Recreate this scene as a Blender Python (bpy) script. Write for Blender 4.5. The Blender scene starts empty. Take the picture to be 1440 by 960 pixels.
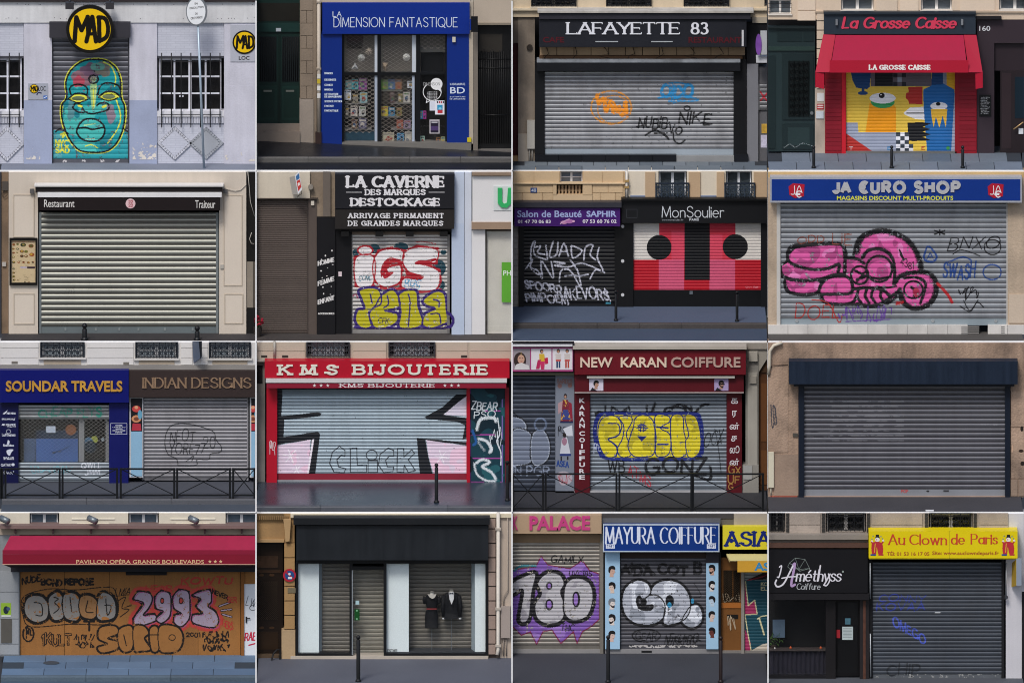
import bpy, bmesh, math, random
import numpy as np
from mathutils import Vector
random.seed(7); RNG = np.random.default_rng(11)
SC = bpy.context.scene
COL = SC.collection
# ------------------------------------------------------------------ camera, sky, sun, exposure
D = 400.0; PX = 60.0; H = 8.0 + 0.2 * D          # far, raised viewpoint with a shifted lens (facades stay parallel)
cam = bpy.data.cameras.new('camera'); camo = bpy.data.objects.new('camera', cam); COL.objects.link(camo)
camo.location = (0, -D, H); camo.rotation_euler = (math.radians(90), 0, 0)
cam.sensor_width = 36; cam.lens = 36 * D / 24.0; cam.shift_y = (8.0 - H) / 24.0
cam.clip_start = 1.0; cam.clip_end = 6000
SC.camera = camo
SUN_EL, SUN_AZ = 52, 200                          # soft high light from the street side
w = bpy.data.worlds.new('World'); SC.world = w; w.use_nodes = True
nt = w.node_tree; bg = nt.nodes['Background']
sky = nt.nodes.new('ShaderNodeTexSky'); sky.sky_type = 'NISHITA'; sky.sun_disc = False
sky.sun_elevation = math.radians(SUN_EL); sky.sun_rotation = math.radians(SUN_AZ)
sky.air_density = 1.0; sky.dust_density = 2.5; sky.ozone_density = 0.6
nt.links.new(sky.outputs[0], bg.inputs[0]); bg.inputs[1].default_value = 0.10
sl = bpy.data.lights.new('sun', 'SUN'); sl.energy = 1.5; sl.angle = math.radians(15); sl.color = (1, .975, .94)
so = bpy.data.objects.new('sun', sl); COL.objects.link(so)
_e, _a = math.radians(SUN_EL), math.radians(SUN_AZ)
so.rotation_euler = Vector((-math.sin(_a) * math.cos(_e), -math.cos(_a) * math.cos(_e), -math.sin(_e))).to_track_quat('-Z', 'Y').to_euler()
SC.cycles.pixel_filter_type = 'BLACKMAN_HARRIS'; SC.cycles.filter_width = 1.05
SC.view_settings.view_transform = 'Standard'; SC.view_settings.look = 'None'
SC.view_settings.exposure = 0.42; SC.view_settings.gamma = 1.0
# ------------------------------------------------------------------ materials
def lin(h):
    h = h.lstrip('#'); v = [int(h[i:i + 2], 16) / 255 for i in (0, 2, 4)]
    return [x / 12.92 if x <= .04045 else ((x + .055) / 1.055) ** 2.4 for x in v]
MATS = {}
def mat(hexc, rough=.65, metal=0., var=.12, sc=1.6, streak=0., grain=.06, bump=0., rnd=0., spec=.3, dirt=0., name=None):
    key = (hexc, rough, metal, var, sc, streak, grain, bump, rnd, spec, dirt)
    if key in MATS: return MATS[key]
    m = bpy.data.materials.new(name or 'm_' + hexc.lstrip('#')); m.use_nodes = True
    n = m.node_tree; L = n.links.new; b = n.nodes['Principled BSDF']
    col = [min(.86, 1.06 * c ** 1.1) for c in lin(hexc)]
    b.inputs['Roughness'].default_value = rough; b.inputs['Metallic'].default_value = metal
    b.inputs['Specular IOR Level'].default_value = spec
    g = n.nodes.new('ShaderNodeNewGeometry')
    def noise(scale, stretch=(1, 1, 1), det=4):
        mp = n.nodes.new('ShaderNodeMapping'); mp.inputs['Scale'].default_value = stretch
        L(g.outputs['Position'], mp.inputs[0])
        t = n.nodes.new('ShaderNodeTexNoise'); t.inputs['Scale'].default_value = scale; t.inputs['Detail'].default_value = det
        L(mp.outputs[0], t.inputs['Vector']); return t.outputs[0]
    def math_(op, a, bb):
        x = n.nodes.new('ShaderNodeMath'); x.operation = op
        for i, q in enumerate((a, bb)):
            if isinstance(q, (int, float)): x.inputs[i].default_value = q
            else: L(q, x.inputs[i])
        return x.outputs[0]
    val = None
    def addv(sock, amp):
        nonlocal val
        s = math_('MULTIPLY', math_('SUBTRACT', sock, .5), amp * 2.6)
        val = s if val is None else math_('ADD', val, s)
    if var: addv(noise(sc), var)
    if grain: addv(noise(38, det=2), grain)
    if streak: addv(noise(1.0, (9, 9, .55), 3), streak)
    if rnd:
        oi = n.nodes.new('ShaderNodeObjectInfo'); addv(oi.outputs['Random'], rnd)
    if val is not None:
        f = math_('ADD', val, 1.0)
        mx = n.nodes.new('ShaderNodeVectorMath'); mx.operation = 'SCALE'
        mx.inputs[0].default_value = col; L(f, mx.inputs['Scale'])
        out = mx.outputs[0]
        if dirt:
            r = n.nodes.new('ShaderNodeMapRange'); L(noise(2.3, (1, 1, .6), 8), r.inputs[0])
            r.inputs[1].default_value = .47; r.inputs[2].default_value = .7; r.inputs[4].default_value = dirt
            mm = n.nodes.new('ShaderNodeMix'); mm.data_type = 'RGBA'; L(r.outputs[0], mm.inputs[0]); L(out, mm.inputs[6])
            mm.inputs[7].default_value = (.035, .03, .027, 1); out = mm.outputs[2]
        L(out, b.inputs['Base Color'])
        rr = math_('ADD', math_('MULTIPLY', val, .5), rough); L(rr, b.inputs['Roughness'])
    else: b.inputs['Base Color'].default_value = (*col, 1)
    if bump:
        bp = n.nodes.new('ShaderNodeBump'); bp.inputs['Strength'].default_value = bump; bp.inputs['Distance'].default_value = .02
        L(noise(22, det=6), bp.inputs['Height']); L(bp.outputs[0], b.inputs['Normal'])
    MATS[key] = m; return m
def paint(h): return mat(h, rough=.55, var=.10, sc=3, grain=.07)
def glass_mat():
    m = bpy.data.materials.new('window_glass'); m.use_nodes = True; n = m.node_tree; L = n.links.new
    n.nodes.remove(n.nodes['Principled BSDF']); o = n.nodes['Material Output']
    t = n.nodes.new('ShaderNodeBsdfTransparent'); t.inputs[0].default_value = (.985, .99, .99, 1)
    gl = n.nodes.new('ShaderNodeBsdfGlossy'); gl.inputs['Roughness'].default_value = .03
    lw = n.nodes.new('ShaderNodeLayerWeight'); pw = n.nodes.new('ShaderNodeMath'); pw.operation = 'POWER'; pw.inputs[1].default_value = 4.5; L(lw.outputs['Facing'], pw.inputs[0])
    fr = n.nodes.new('ShaderNodeMath'); fr.operation = 'MULTIPLY_ADD'; fr.inputs[1].default_value = .5; fr.inputs[2].default_value = .025; L(pw.outputs[0], fr.inputs[0])
    mx = n.nodes.new('ShaderNodeMixShader'); L(fr.outputs[0], mx.inputs[0]); L(t.outputs[0], mx.inputs[1]); L(gl.outputs[0], mx.inputs[2])
    L(mx.outputs[0], o.inputs[0]); return m
GLASS = glass_mat()
def brick_mat(h1, h2, bw, bh, name):
    m = mat(h1, name=name, var=.08, grain=.05, rough=.8, sc=1.1, spec=.2); m = m.copy(); n = m.node_tree; L = n.links.new
    b = n.nodes['Principled BSDF']; src = b.inputs['Base Color'].links[0].from_socket
    g = n.nodes.new('ShaderNodeNewGeometry'); mp = n.nodes.new('ShaderNodeMapping'); mp.inputs['Rotation'].default_value = (math.radians(-90), 0, 0)
    L(g.outputs['Position'], mp.inputs[0])
    t = n.nodes.new('ShaderNodeTexBrick'); L(mp.outputs[0], t.inputs[0]); t.inputs['Scale'].default_value = 1
    t.inputs['Brick Width'].default_value = bw; t.inputs['Row Height'].default_value = bh; t.inputs['Mortar Size'].default_value = bh * .09
    t.inputs['Color1'].default_value = (1, 1, 1, 1); t.inputs['Color2'].default_value = (.93, .93, .94, 1); t.inputs['Mortar'].default_value = (.8, .8, .82, 1)
    mm = n.nodes.new('ShaderNodeMix'); mm.data_type = 'RGBA'; mm.blend_type = 'MULTIPLY'; mm.inputs[0].default_value = 1
    L(src, mm.inputs[6]); L(t.outputs[0], mm.inputs[7]); L(mm.outputs[2], b.inputs['Base Color']); return m
# ------------------------------------------------------------------ mesh + object helpers
LOC = {}
def tag(o, label=None, cat=None, group=None, kind=None):
    if label: o['label'] = label
    if cat: o['category'] = cat
    if group: o['group'] = group
    if kind: o['kind'] = kind
    return o
def thing(name, label, cat, loc, group=None):
    o = bpy.data.objects.new(name, None); COL.objects.link(o); o.location = loc; o.empty_display_size = .2
    LOC[o] = Vector(loc); return tag(o, label, cat, group)
def mk(name, verts, faces, mats, parent=None, midx=None, smooth=False, origin=None):
    V = np.asarray(verts, float).reshape(-1, 3)
    if parent is not None: org = np.array(LOC[parent])
    elif origin is not None: org = np.array(origin)
    else: org = np.array([(V[:, 0].min() + V[:, 0].max()) / 2, (V[:, 1].min() + V[:, 1].max()) / 2, V[:, 2].min()])
    me = bpy.data.meshes.new(name); me.from_pydata((V - org).tolist(), [], [tuple(int(i) for i in f) for f in faces])
    for m in (mats if isinstance(mats, (list, tuple)) else [mats]): me.materials.append(m)
    if midx is not None: me.polygons.foreach_set('material_index', np.asarray(midx, np.int32))
    if smooth: me.polygons.foreach_set('use_smooth', np.ones(len(me.polygons), bool))
    me.update(); o = bpy.data.objects.new(name, me); COL.objects.link(o)
    if parent is not None: o.parent = parent; LOC[o] = LOC[parent]
    else: o.location = org; LOC[o] = Vector(org)
    return o
def boxvf(x0, x1, y0, y1, z0, z1):
    v = [(x0, y0, z0), (x1, y0, z0), (x1, y1, z0), (x0, y1, z0), (x0, y0, z1), (x1, y0, z1), (x1, y1, z1), (x0, y1, z1)]
    return v, [(0, 3, 2, 1), (4, 5, 6, 7), (0, 1, 5, 4), (1, 2, 6, 5), (2, 3, 7, 6), (3, 0, 4, 7)]
class MB:
    def __init__(s): s.v = []; s.f = []; s.m = []
    def add(s, v, f, m=0):
        k = len(s.v); s.v += [tuple(q) for q in v]; s.f += [tuple(i + k for i in q) for q in f]; s.m += [m] * len(f)
    def box(s, *a, m=0): s.add(*boxvf(*a), m)
    def tube(s, pts, r, n=6, m=0, caps=True):
        P = [Vector(p) for p in pts]; rings = []
        for i, p in enumerate(P):
            t = (P[min(i + 1, len(P) - 1)] - P[max(i - 1, 0)]).normalized()
            a = t.cross(Vector((0, 1, 0)));
            if a.length < 1e-3: a = t.cross(Vector((1, 0, 0)))
            a.normalize(); b = t.cross(a); rr = r[i] if isinstance(r, (list, tuple)) else r
            rings.append([p + a * (rr * math.cos(2 * math.pi * j / n)) + b * (rr * math.sin(2 * math.pi * j / n)) for j in range(n)])
        v = [q for R in rings for q in R]; f = []
        for i in range(len(P) - 1):
            for j in range(n):
                f.append((i * n + j, i * n + (j + 1) % n, (i + 1) * n + (j + 1) % n, (i + 1) * n + j))
        if caps: f += [tuple(range(n))[::-1], tuple(range((len(P) - 1) * n, len(P) * n))]
        s.add(v, f, m)
    def lathe(s, c, prof, n=14, m=0):
        v = []; f = []
        for r, z in prof:
            v += [(c[0] + r * math.cos(2 * math.pi * j / n), c[1] + r * math.sin(2 * math.pi * j / n), c[2] + z) for j in range(n)]
        for i in range(len(prof) - 1):
            for j in range(n): f.append((i * n + j, i * n + (j + 1) % n, (i + 1) * n + (j + 1) % n, (i + 1) * n + j))
        f.append(tuple(range(n))[::-1]); f.append(tuple(range((len(prof) - 1) * n, len(prof) * n))); s.add(v, f, m)
    def make(s, name, mats, parent=None, smooth=False, origin=None): return mk(name, s.v, s.f, mats, parent, s.m, smooth, origin)
# ------------------------------------------------------------------ single-stroke alphabet (for lettering, tags, serif signs)
_P = "0,0 0,1|0,1 .33,1 @.33,.74,.25,.26,90,-90 0,.48"
_c = "@.26,.31,.26,.31,90,450"
GL = {'A': "0,0 .35,1|.35,1 .7,0|.13,.36 .57,.36", 'B': "0,0 0,1|0,1 .33,1 @.33,.765,.23,.235,90,-90 0,.53|.33,.53 @.36,.265,.26,.265,90,-90 0,0",
'C': "@.42,.5,.42,.5,48,312", 'D': "0,0 0,1|0,1 .25,1 @.25,.5,.42,.5,90,-90 0,0", 'E': "0,0 0,1|0,1 .5,1|0,.53 .42,.53|0,0 .52,0", 'F': "0,0 0,1|0,1 .5,1|0,.52 .42,.52",
'G': "@.42,.5,.42,.5,48,330|.5,.44 .8,.44|.8,.44 .8,.06", 'H': "0,0 0,1|.62,0 .62,1|0,.52 .62,.52", 'I': "0,0 0,1", 'J': ".4,1 .4,.25 @.2,.25,.2,.25,0,-170", 'K': "0,0 0,1|.6,1 .02,.45|.18,.6 .64,0",
'L': "0,1 0,0|0,0 .5,0", 'M': "0,0 .06,1|.06,1 .4,.08|.4,.08 .74,1|.74,1 .8,0", 'N': "0,0 0,1|0,1 .62,0|.62,0 .62,1", 'O': "@.44,.5,.44,.5,90,450", 'P': _P, 'Q': "@.44,.5,.44,.5,90,450|.5,.25 .88,-.08", 'R': _P + "|.3,.48 .64,0",
'S': "~.54,.82 .4,.98 .2,.98 .05,.82 .1,.62 .3,.52 .52,.4 .57,.2 .42,.03 .2,.02 .02,.18", 'T': "0,1 .64,1|.32,1 .32,0", 'U': "0,1 0,.3 @.3,.3,.3,.3,180,360 .6,1", 'V': "0,1 .34,0|.34,0 .68,1", 'W': "0,1 .25,0|.25,0 .5,.9|.5,.9 .75,0|.75,0 1,1",
'X': "0,1 .62,0|.62,1 0,0", 'Y': "0,1 .32,.48|.64,1 .32,.48|.32,.48 .32,0", 'Z': "0,1 .58,1|.58,1 0,0|0,0 .6,0",
'0': "@.3,.5,.3,.5,90,450", '1': "0,.8 .2,1 .2,0", '2': "~.02,.75 .1,.95 .3,1 .5,.9 .53,.7 .4,.45 .15,.2 0,0|0,0 .56,0", '3': "~.03,.88 .2,1 .42,.96 .5,.76 .38,.56 .22,.53|~.22,.53 .45,.48 .56,.27 .45,.06 .2,0 0,.13",
'4': ".45,0 .45,1 0,.3 .6,.3", '5': ".5,1 .1,1 .06,.58|~.06,.58 .3,.64 .52,.5 .54,.22 .35,.02 .15,.01 0,.12", '6': "~.48,.93 .25,.97 .06,.7 .02,.35 .12,.06 .35,0 .53,.15 .52,.42 .35,.57 .15,.5 .04,.3", '7': "0,1 .56,1|.56,1 .2,0",
'8': "@.29,.75,.23,.25,90,450|@.29,.26,.29,.26,90,450", '9': "~.08,.07 .3,.03 .5,.3 .54,.65 .44,.94 .2,1 .03,.85 .04,.58 .2,.43 .4,.5 .52,.7", '€': "@.5,.5,.38,.5,50,310|0,.6 .6,.6|0,.42 .55,.42",
'a': _c + "|.52,.62 .52,0", 'b': "0,0 0,1|" + _c, 'c': "@.27,.31,.27,.31,50,310", 'd': ".52,0 .52,1|" + _c, 'e': "0,.33 .52,.33 @.26,.31,.26,.31,5,310", 'f': "@.32,.8,.16,.18,50,180 .16,0|0,.62 .36,.62",
'g': _c + "|.52,.62 .52,-.05 @.27,-.05,.25,.22,0,-150", 'h': "0,0 0,1|0,.4 @.23,.4,.23,.23,180,0 .46,0", 'i': "0,0 0,.62|0,.82 0,.9", 'k': "0,0 0,1|.42,.62 .02,.25|.12,.33 .46,0", 'l': "0,0 0,1",
'm': "0,0 0,.62|0,.42 @.18,.42,.18,.2,180,0 .36,0|.36,.42 @.54,.42,.18,.2,180,0 .72,0", 'n': "0,0 0,.62|0,.4 @.22,.4,.22,.22,180,0 .44,0", 'o': "@.28,.31,.28,.31,90,450", 'p': "0,.62 0,-.3|" + _c, 'r': "0,0 0,.62|0,.38 @.2,.4,.2,.22,180,50",
's': "~.38,.52 .27,.63 .1,.62 .02,.5 .12,.37 .3,.29 .4,.16 .3,.02 .12,0 0,.1", 't': ".15,.88 .15,.12 @.27,.12,.12,.12,180,300|0,.62 .36,.62", 'u': "0,.62 0,.22 @.22,.22,.22,.22,180,360 .44,.62|.44,.3 .44,0", 'v': "0,.62 .24,0|.24,0 .48,.62",
'w': "0,.62 .18,0|.18,0 .36,.6|.36,.6 .54,0|.54,0 .72,.62", 'x': "0,.62 .44,0|.44,.62 0,0", 'y': "0,.62 .24,0|.5,.62 .1,-.32", 'z': "0,.62 .42,.62|.42,.62 0,0|0,0 .44,0", '.': "0,0 0,.05", '-': "0,.4 .3,.4", "'": "0,1 -.03,.78", '*': "0,.5 .4,.9|.4,.5 0,.9|.2,.45 .2,.95", '!': "0,.3 0,1|0,0 0,.05",
'é': "0,.33 .52,.33 @.26,.31,.26,.31,5,310|.2,.75 .36,.95", 'É': "0,0 0,1|0,1 .5,1|0,.53 .42,.53|0,0 .52,0|.2,1.12 .36,1.28"}
def smooth_pts(p, k=6, closed=False):
    p = [np.array(q, float) for q in p]; n = len(p); out = []
    if n < 3: return p
    for i in range(n if closed else n - 1):
        a, b, c, d = (p[(i - 1) % n] if closed or i else p[0], p[i], p[(i + 1) % n], p[(i + 2) % n] if closed or i + 2 < n else p[-1])
        for j in range(k):
            t = j / k
            out.append(.5 * (2 * b + (c - a) * t + (2 * a - 5 * b + 4 * c - d) * t * t + (3 * b - a - 3 * c + d) * t ** 3))
    out.append(p[0] if closed else p[-1]); return out
def glyph(ch):
    res = []
    for pl in GL[ch].split('|'):
        sm = pl.startswith('~'); pts = []
        for tok in pl.lstrip('~').split():
            if tok[0] == '@':
                cx, cy, rx, ry, a0, a1 = [float(q) for q in tok[1:].split(',')]
                N = max(6, int(abs(a1 - a0) / 15))
                pts += [(cx + rx * math.cos(math.radians(a0 + (a1 - a0) * i / N)), cy + ry * math.sin(math.radians(a0 + (a1 - a0) * i / N))) for i in range(N + 1)]
            else: pts.append(tuple(float(q) for q in tok.split(',')))
        res.append([tuple(q) for q in smooth_pts(pts)] if sm else pts)
    return res
def layout(text, track=.22, space=.45):
    """list of polylines in em units, total width"""
    x = 0; out = []
    for ch in text:
        if ch == ' ': x += space; continue
        g = glyph(ch); w = max(q[0] for pl in g for q in pl)
        out.append([[(q[0] + x, q[1]) for q in pl] for pl in g]); x += w + track
    return out, x - track
def serif_bars(pls, s):
    """short bars across free stroke ends"""
    out = []; ends = []
    for i, pl in enumerate(pls):
        for e, nb in ((pl[0], pl[1]), (pl[-1], pl[-2])):
            free = True
            for j, ql in enumerate(pls):
                for k in range(len(ql) - 1):
                    if j == i: continue
                    a, b, q = np.array(ql[k]), np.array(ql[k + 1]), np.array(e); dd = b - a; L2 = dd @ dd
                    t = 0 if L2 == 0 else min(1, max(0, (q - a) @ dd / L2))
                    dist = np.linalg.norm(q - a - t * dd)
                    if dist < .03 and abs((nb[0] - e[0])) > .5 * abs(nb[1] - e[1]): free = False
                    if dist < .03 and .15 < t < .85: free = False
            if not free: continue
            dx, dy = nb[0] - e[0], nb[1] - e[1]
            if abs(dy) >= .5 * abs(dx): out.append([(e[0] - s, e[1]), (e[0] + s, e[1])])
            else: out.append([(e[0], e[1] - (s * 1.1 if e[1] > .5 else 0)), (e[0], e[1] + (s * 1.1 if e[1] < .5 else 0))])
    return out
# ------------------------------------------------------------------ photo pixel -> point of a plane at depth Y
def ray(u, v, Y):
    k = (D + Y) / D
    return np.array([(u - 720) / PX * k, Y, H + (16 - v / PX - H) * k])
def floorY(v, z): return D * ((H - z) / (H - (16 - v / PX)) - 1)
NOISE = {}
def vnoise(h, w, cell, seed=0):
    r = np.random.default_rng(seed + 77); gh, gw = int(h / cell) + 3, int(w / cell) + 3
    g = r.random((gh, gw)); y = np.arange(h) / cell; x = np.arange(w) / cell
    yi, xi = y.astype(int), x.astype(int); fy, fx = (y - yi)[:, None], (x - xi)[None]
    return (g[yi][:, xi] * (1 - fy) * (1 - fx) + g[yi + 1][:, xi] * fy * (1 - fx) + g[yi][:, xi + 1] * (1 - fy) * fx + g[yi + 1][:, xi + 1] * fy * fx)
class Canvas:
    """paint laid on a surface, in the cell's own pixel grid; emitted as thin real faces"""
    def __init__(s, c, x0, y0, x1, y1, k=.5):
        s.c, s.x0, s.y0, s.x1, s.y1, s.k = c, x0, y0, x1, y1, k
        s.w, s.h = max(1, int(round((x1 - x0) * k))), max(1, int(round((y1 - y0) * k)))
        s.a = np.full((s.h, s.w), -1, np.int16); s.pal = []; s.seed = int(x0 * 7 + y0)
        s.X = (np.arange(s.w) + .5) / k + x0; s.Y = (np.arange(s.h) + .5) / k + y0
    def ix(s, m):
        if m is None: return -1
        if isinstance(m, str): m = paint(m)
        if m not in s.pal: s.pal.append(m)
        return s.pal.index(m)
    def rect(s, x0, y0, x1, y1, m): s.poly([(x0, y0), (x1, y0), (x1, y1), (x0, y1)], m)
    def poly(s, pts, m, smooth=False, over=None):
        if smooth: pts = smooth_pts(pts, 6, True)
        P = np.array(pts, float); i = s.ix(m); n = len(P)
        ys = P[:, 1]
        for r in range(max(0, int((ys.min() - s.y0) * s.k) - 1), min(s.h, int((ys.max() - s.y0) * s.k) + 2)):
            y = s.Y[r]; xs = []
            for j in range(n):
                a, b = P[j], P[(j + 1) % n]
                if (a[1] <= y) != (b[1] <= y): xs.append(a[0] + (y - a[1]) * (b[0] - a[0]) / (b[1] - a[1]))
            xs.sort()
            for q in range(0, len(xs) - 1, 2):
                lo, hi = max(0, int(round((xs[q] - s.x0) * s.k))), min(s.w, int(round((xs[q + 1] - s.x0) * s.k)))
                if hi > lo: s.a[r, lo:hi] = i
    def ell(s, cx, cy, rx, ry, m, rot=0):
        t = np.linspace(0, 2 * math.pi, 40)[:-1]; cr, sr = math.cos(rot), math.sin(rot)
        s.poly([(cx + rx * math.cos(q) * cr - ry * math.sin(q) * sr, cy + rx * math.cos(q) * sr + ry * math.sin(q) * cr) for q in t], m)
    def stroke(s, pts, wd, m, smooth=True, closed=False, fuzz=0., drop=0.):
        if smooth: pts = smooth_pts(pts, 6, closed)
        elif closed: pts = list(pts) + [pts[0]]
        i = s.ix(m); P = np.array(pts, float)
        for a, b in zip(P[:-1], P[1:]):
            R = wd / 2 + fuzz
            c0, c1 = int((min(a[0], b[0]) - R - s.x0) * s.k) - 1, int((max(a[0], b[0]) + R - s.x0) * s.k) + 2
            r0, r1 = int((min(a[1], b[1]) - R - s.y0) * s.k) - 1, int((max(a[1], b[1]) + R - s.y0) * s.k) + 2
            c0, r0, c1, r1 = max(c0, 0), max(r0, 0), min(c1, s.w), min(r1, s.h)
            if c1 <= c0 or r1 <= r0: continue
            X, Y = s.X[None, c0:c1], s.Y[r0:r1, None]; d = b - a; L2 = d @ d + 1e-9
            t = np.clip(((X - a[0]) * d[0] + (Y - a[1]) * d[1]) / L2, 0, 1)
            dist = np.hypot(X - a[0] - t * d[0], Y - a[1] - t * d[1])
            lim = wd / 2
            if fuzz: lim = lim + fuzz * (RNG.random(dist.shape) * 2 - 1)
            mk_ = dist < lim
            if drop: mk_ &= RNG.random(dist.shape) > drop
            s.a[r0:r1, c0:c1][mk_] = i
    def ring(s, cx, cy, rx, ry, wd, m, a0=0, a1=360, **k):
        N = 28; s.stroke([(cx + rx * math.cos(math.radians(a0 + (a1 - a0) * i / N)), cy + ry * math.sin(math.radians(a0 + (a1 - a0) * i / N))) for i in range(N + 1)], wd, m, smooth=False, **k)
    def text(s, t, x0, x1, yb, h, m, wd, slant=0., jit=0., rise=0., track=.22, contrast=None, serif=0., fuzz=0., drop=0.):
        """stroke lettering fitted between x0 and x1, baseline yb, cap height h"""
        G, W = layout(t, track); sx = (x1 - x0) / max(W, .01); rr = random.Random(len(t) * 13 + int(x0))
        for g in G:
            jy = (rr.random() - .5) * jit * h; js = 1 + (rr.random() - .5) * jit
            pls = list(g)
            if serif:
                sb = serif_bars(pls, serif)
            else: sb = []
            f = lambda q: (x0 + q[0] * sx + slant * q[1] * h, yb - q[1] * h * js + jy - rise * q[0] / max(W, .01))
            for pl in pls:
                if contrast:
                    for a, b in zip(pl[:-1], pl[1:]):
                        A, B = f(a), f(b); dx, dy = abs(B[0] - A[0]), abs(B[1] - A[1]); q = dy / (math.hypot(dx, dy) + 1e-6)
                        s.stroke([A, B], contrast + (wd - contrast) * q ** 1.5, m, smooth=False, fuzz=fuzz)
                else: s.stroke([f(q) for q in pl], wd, m, smooth=False, fuzz=fuzz, drop=drop)
            for pl in sb: s.stroke([f(q) for q in pl], contrast or wd * .7, m, smooth=False)
    def tagline(s, x0, y0, x1, y1, m, wd, seed, n=9, fuzz=0.):
        """an illegible hand-style tag scribbled inside a box"""
        r = random.Random(seed); w = (x1 - x0) / n; h = y1 - y0; pts = []
        for i in range(n):
            x = x0 + w * (i + .5)
            for q in range(r.randint(3, 4)): pts.append((x + r.uniform(-.65, .65) * w, y0 + h * (r.choice((.1, .9, .5)) + r.uniform(-.12, .12))))
            if r.random() < .3 and len(pts) > 2: s.stroke(pts, wd, m, fuzz=fuzz); pts = []
        if len(pts) > 2: s.stroke(pts, wd, m, fuzz=fuzz)
    def wear(s, p, cell=9, only=None):
        """paint rubbed or flaked away in spots"""
        n = .6 * vnoise(s.h, s.w, cell, s.seed) + .4 * vnoise(s.h, s.w, max(1.5, cell / 4), s.seed + 1); k = n > np.quantile(n, 1 - p)
        if only is not None: k &= np.isin(s.a, [s.ix(q) for q in only])
        s.a[k] = -1
    def speck(s, m, p, cell=3, seed=0, only=None):
        n = .5 * vnoise(s.h, s.w, cell, s.seed + seed) + .5 * vnoise(s.h, s.w, cell * 3, s.seed + seed + 5)
        k = n > np.quantile(n, 1 - p)
        if only is not None: k &= np.isin(s.a, [s.ix(q) for q in only])
        s.a[k] = s.ix(m)
    def emit(s, parent, name, f=0., prof=None, lift=.003, label=None):
        """prof(y) -> extra protrusion in m for row edges; flat when None"""
        V = []; F = []; MI = []; nv = 0; c = s.c
        rows = []; 
        for r in range(s.h):
            a = s.a[r]; cut = np.flatnonzero(np.diff(a)) + 1; st = np.r_[0, cut]; en = np.r_[cut, s.w]
            rows.append([(p, q, a[p]) for p, q in zip(st, en) if a[p] >= 0])
        r = 0
        while r < s.h:
            r2 = r + 1
            if prof is None:
                while r2 < s.h and rows[r2] == rows[r]: r2 += 1
            if rows[r]:
                ya, yb = s.y0 + r / s.k, s.y0 + r2 / s.k
                pa, pb = c.p(s.x0, ya, f), c.p(s.x0, yb, f); ex = c.p(s.x0 + 1, ya, f)[0] - pa[0]
                oa, ob = (0, 0) if prof is None else (prof(ya), prof(yb))
                for p, q, m in rows[r]:
                    xa, xb = pa[0] + p / s.k * ex, pa[0] + q / s.k * ex
                    V += [(xa, pb[1] - ob - lift, pb[2]), (xb, pb[1] - ob - lift, pb[2]), (xb, pa[1] - oa - lift, pa[2]), (xa, pa[1] - oa - lift, pa[2])]
                    F.append((nv, nv + 1, nv + 2, nv + 3)); MI.append(int(m)); nv += 4
            r = r2
        if not V: return None
        o = mk(name, V, F, s.pal, parent, MI); tag(o, label)
        if name in ('pale_patches', 'bar_scuffs', 'stars', 'print', 'bar_stickers', 'flaked_paint', 'stickers', 'bar_marks', 'stone_holes', 'menu_print'): o['kind'] = 'stuff'
        return o
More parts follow.
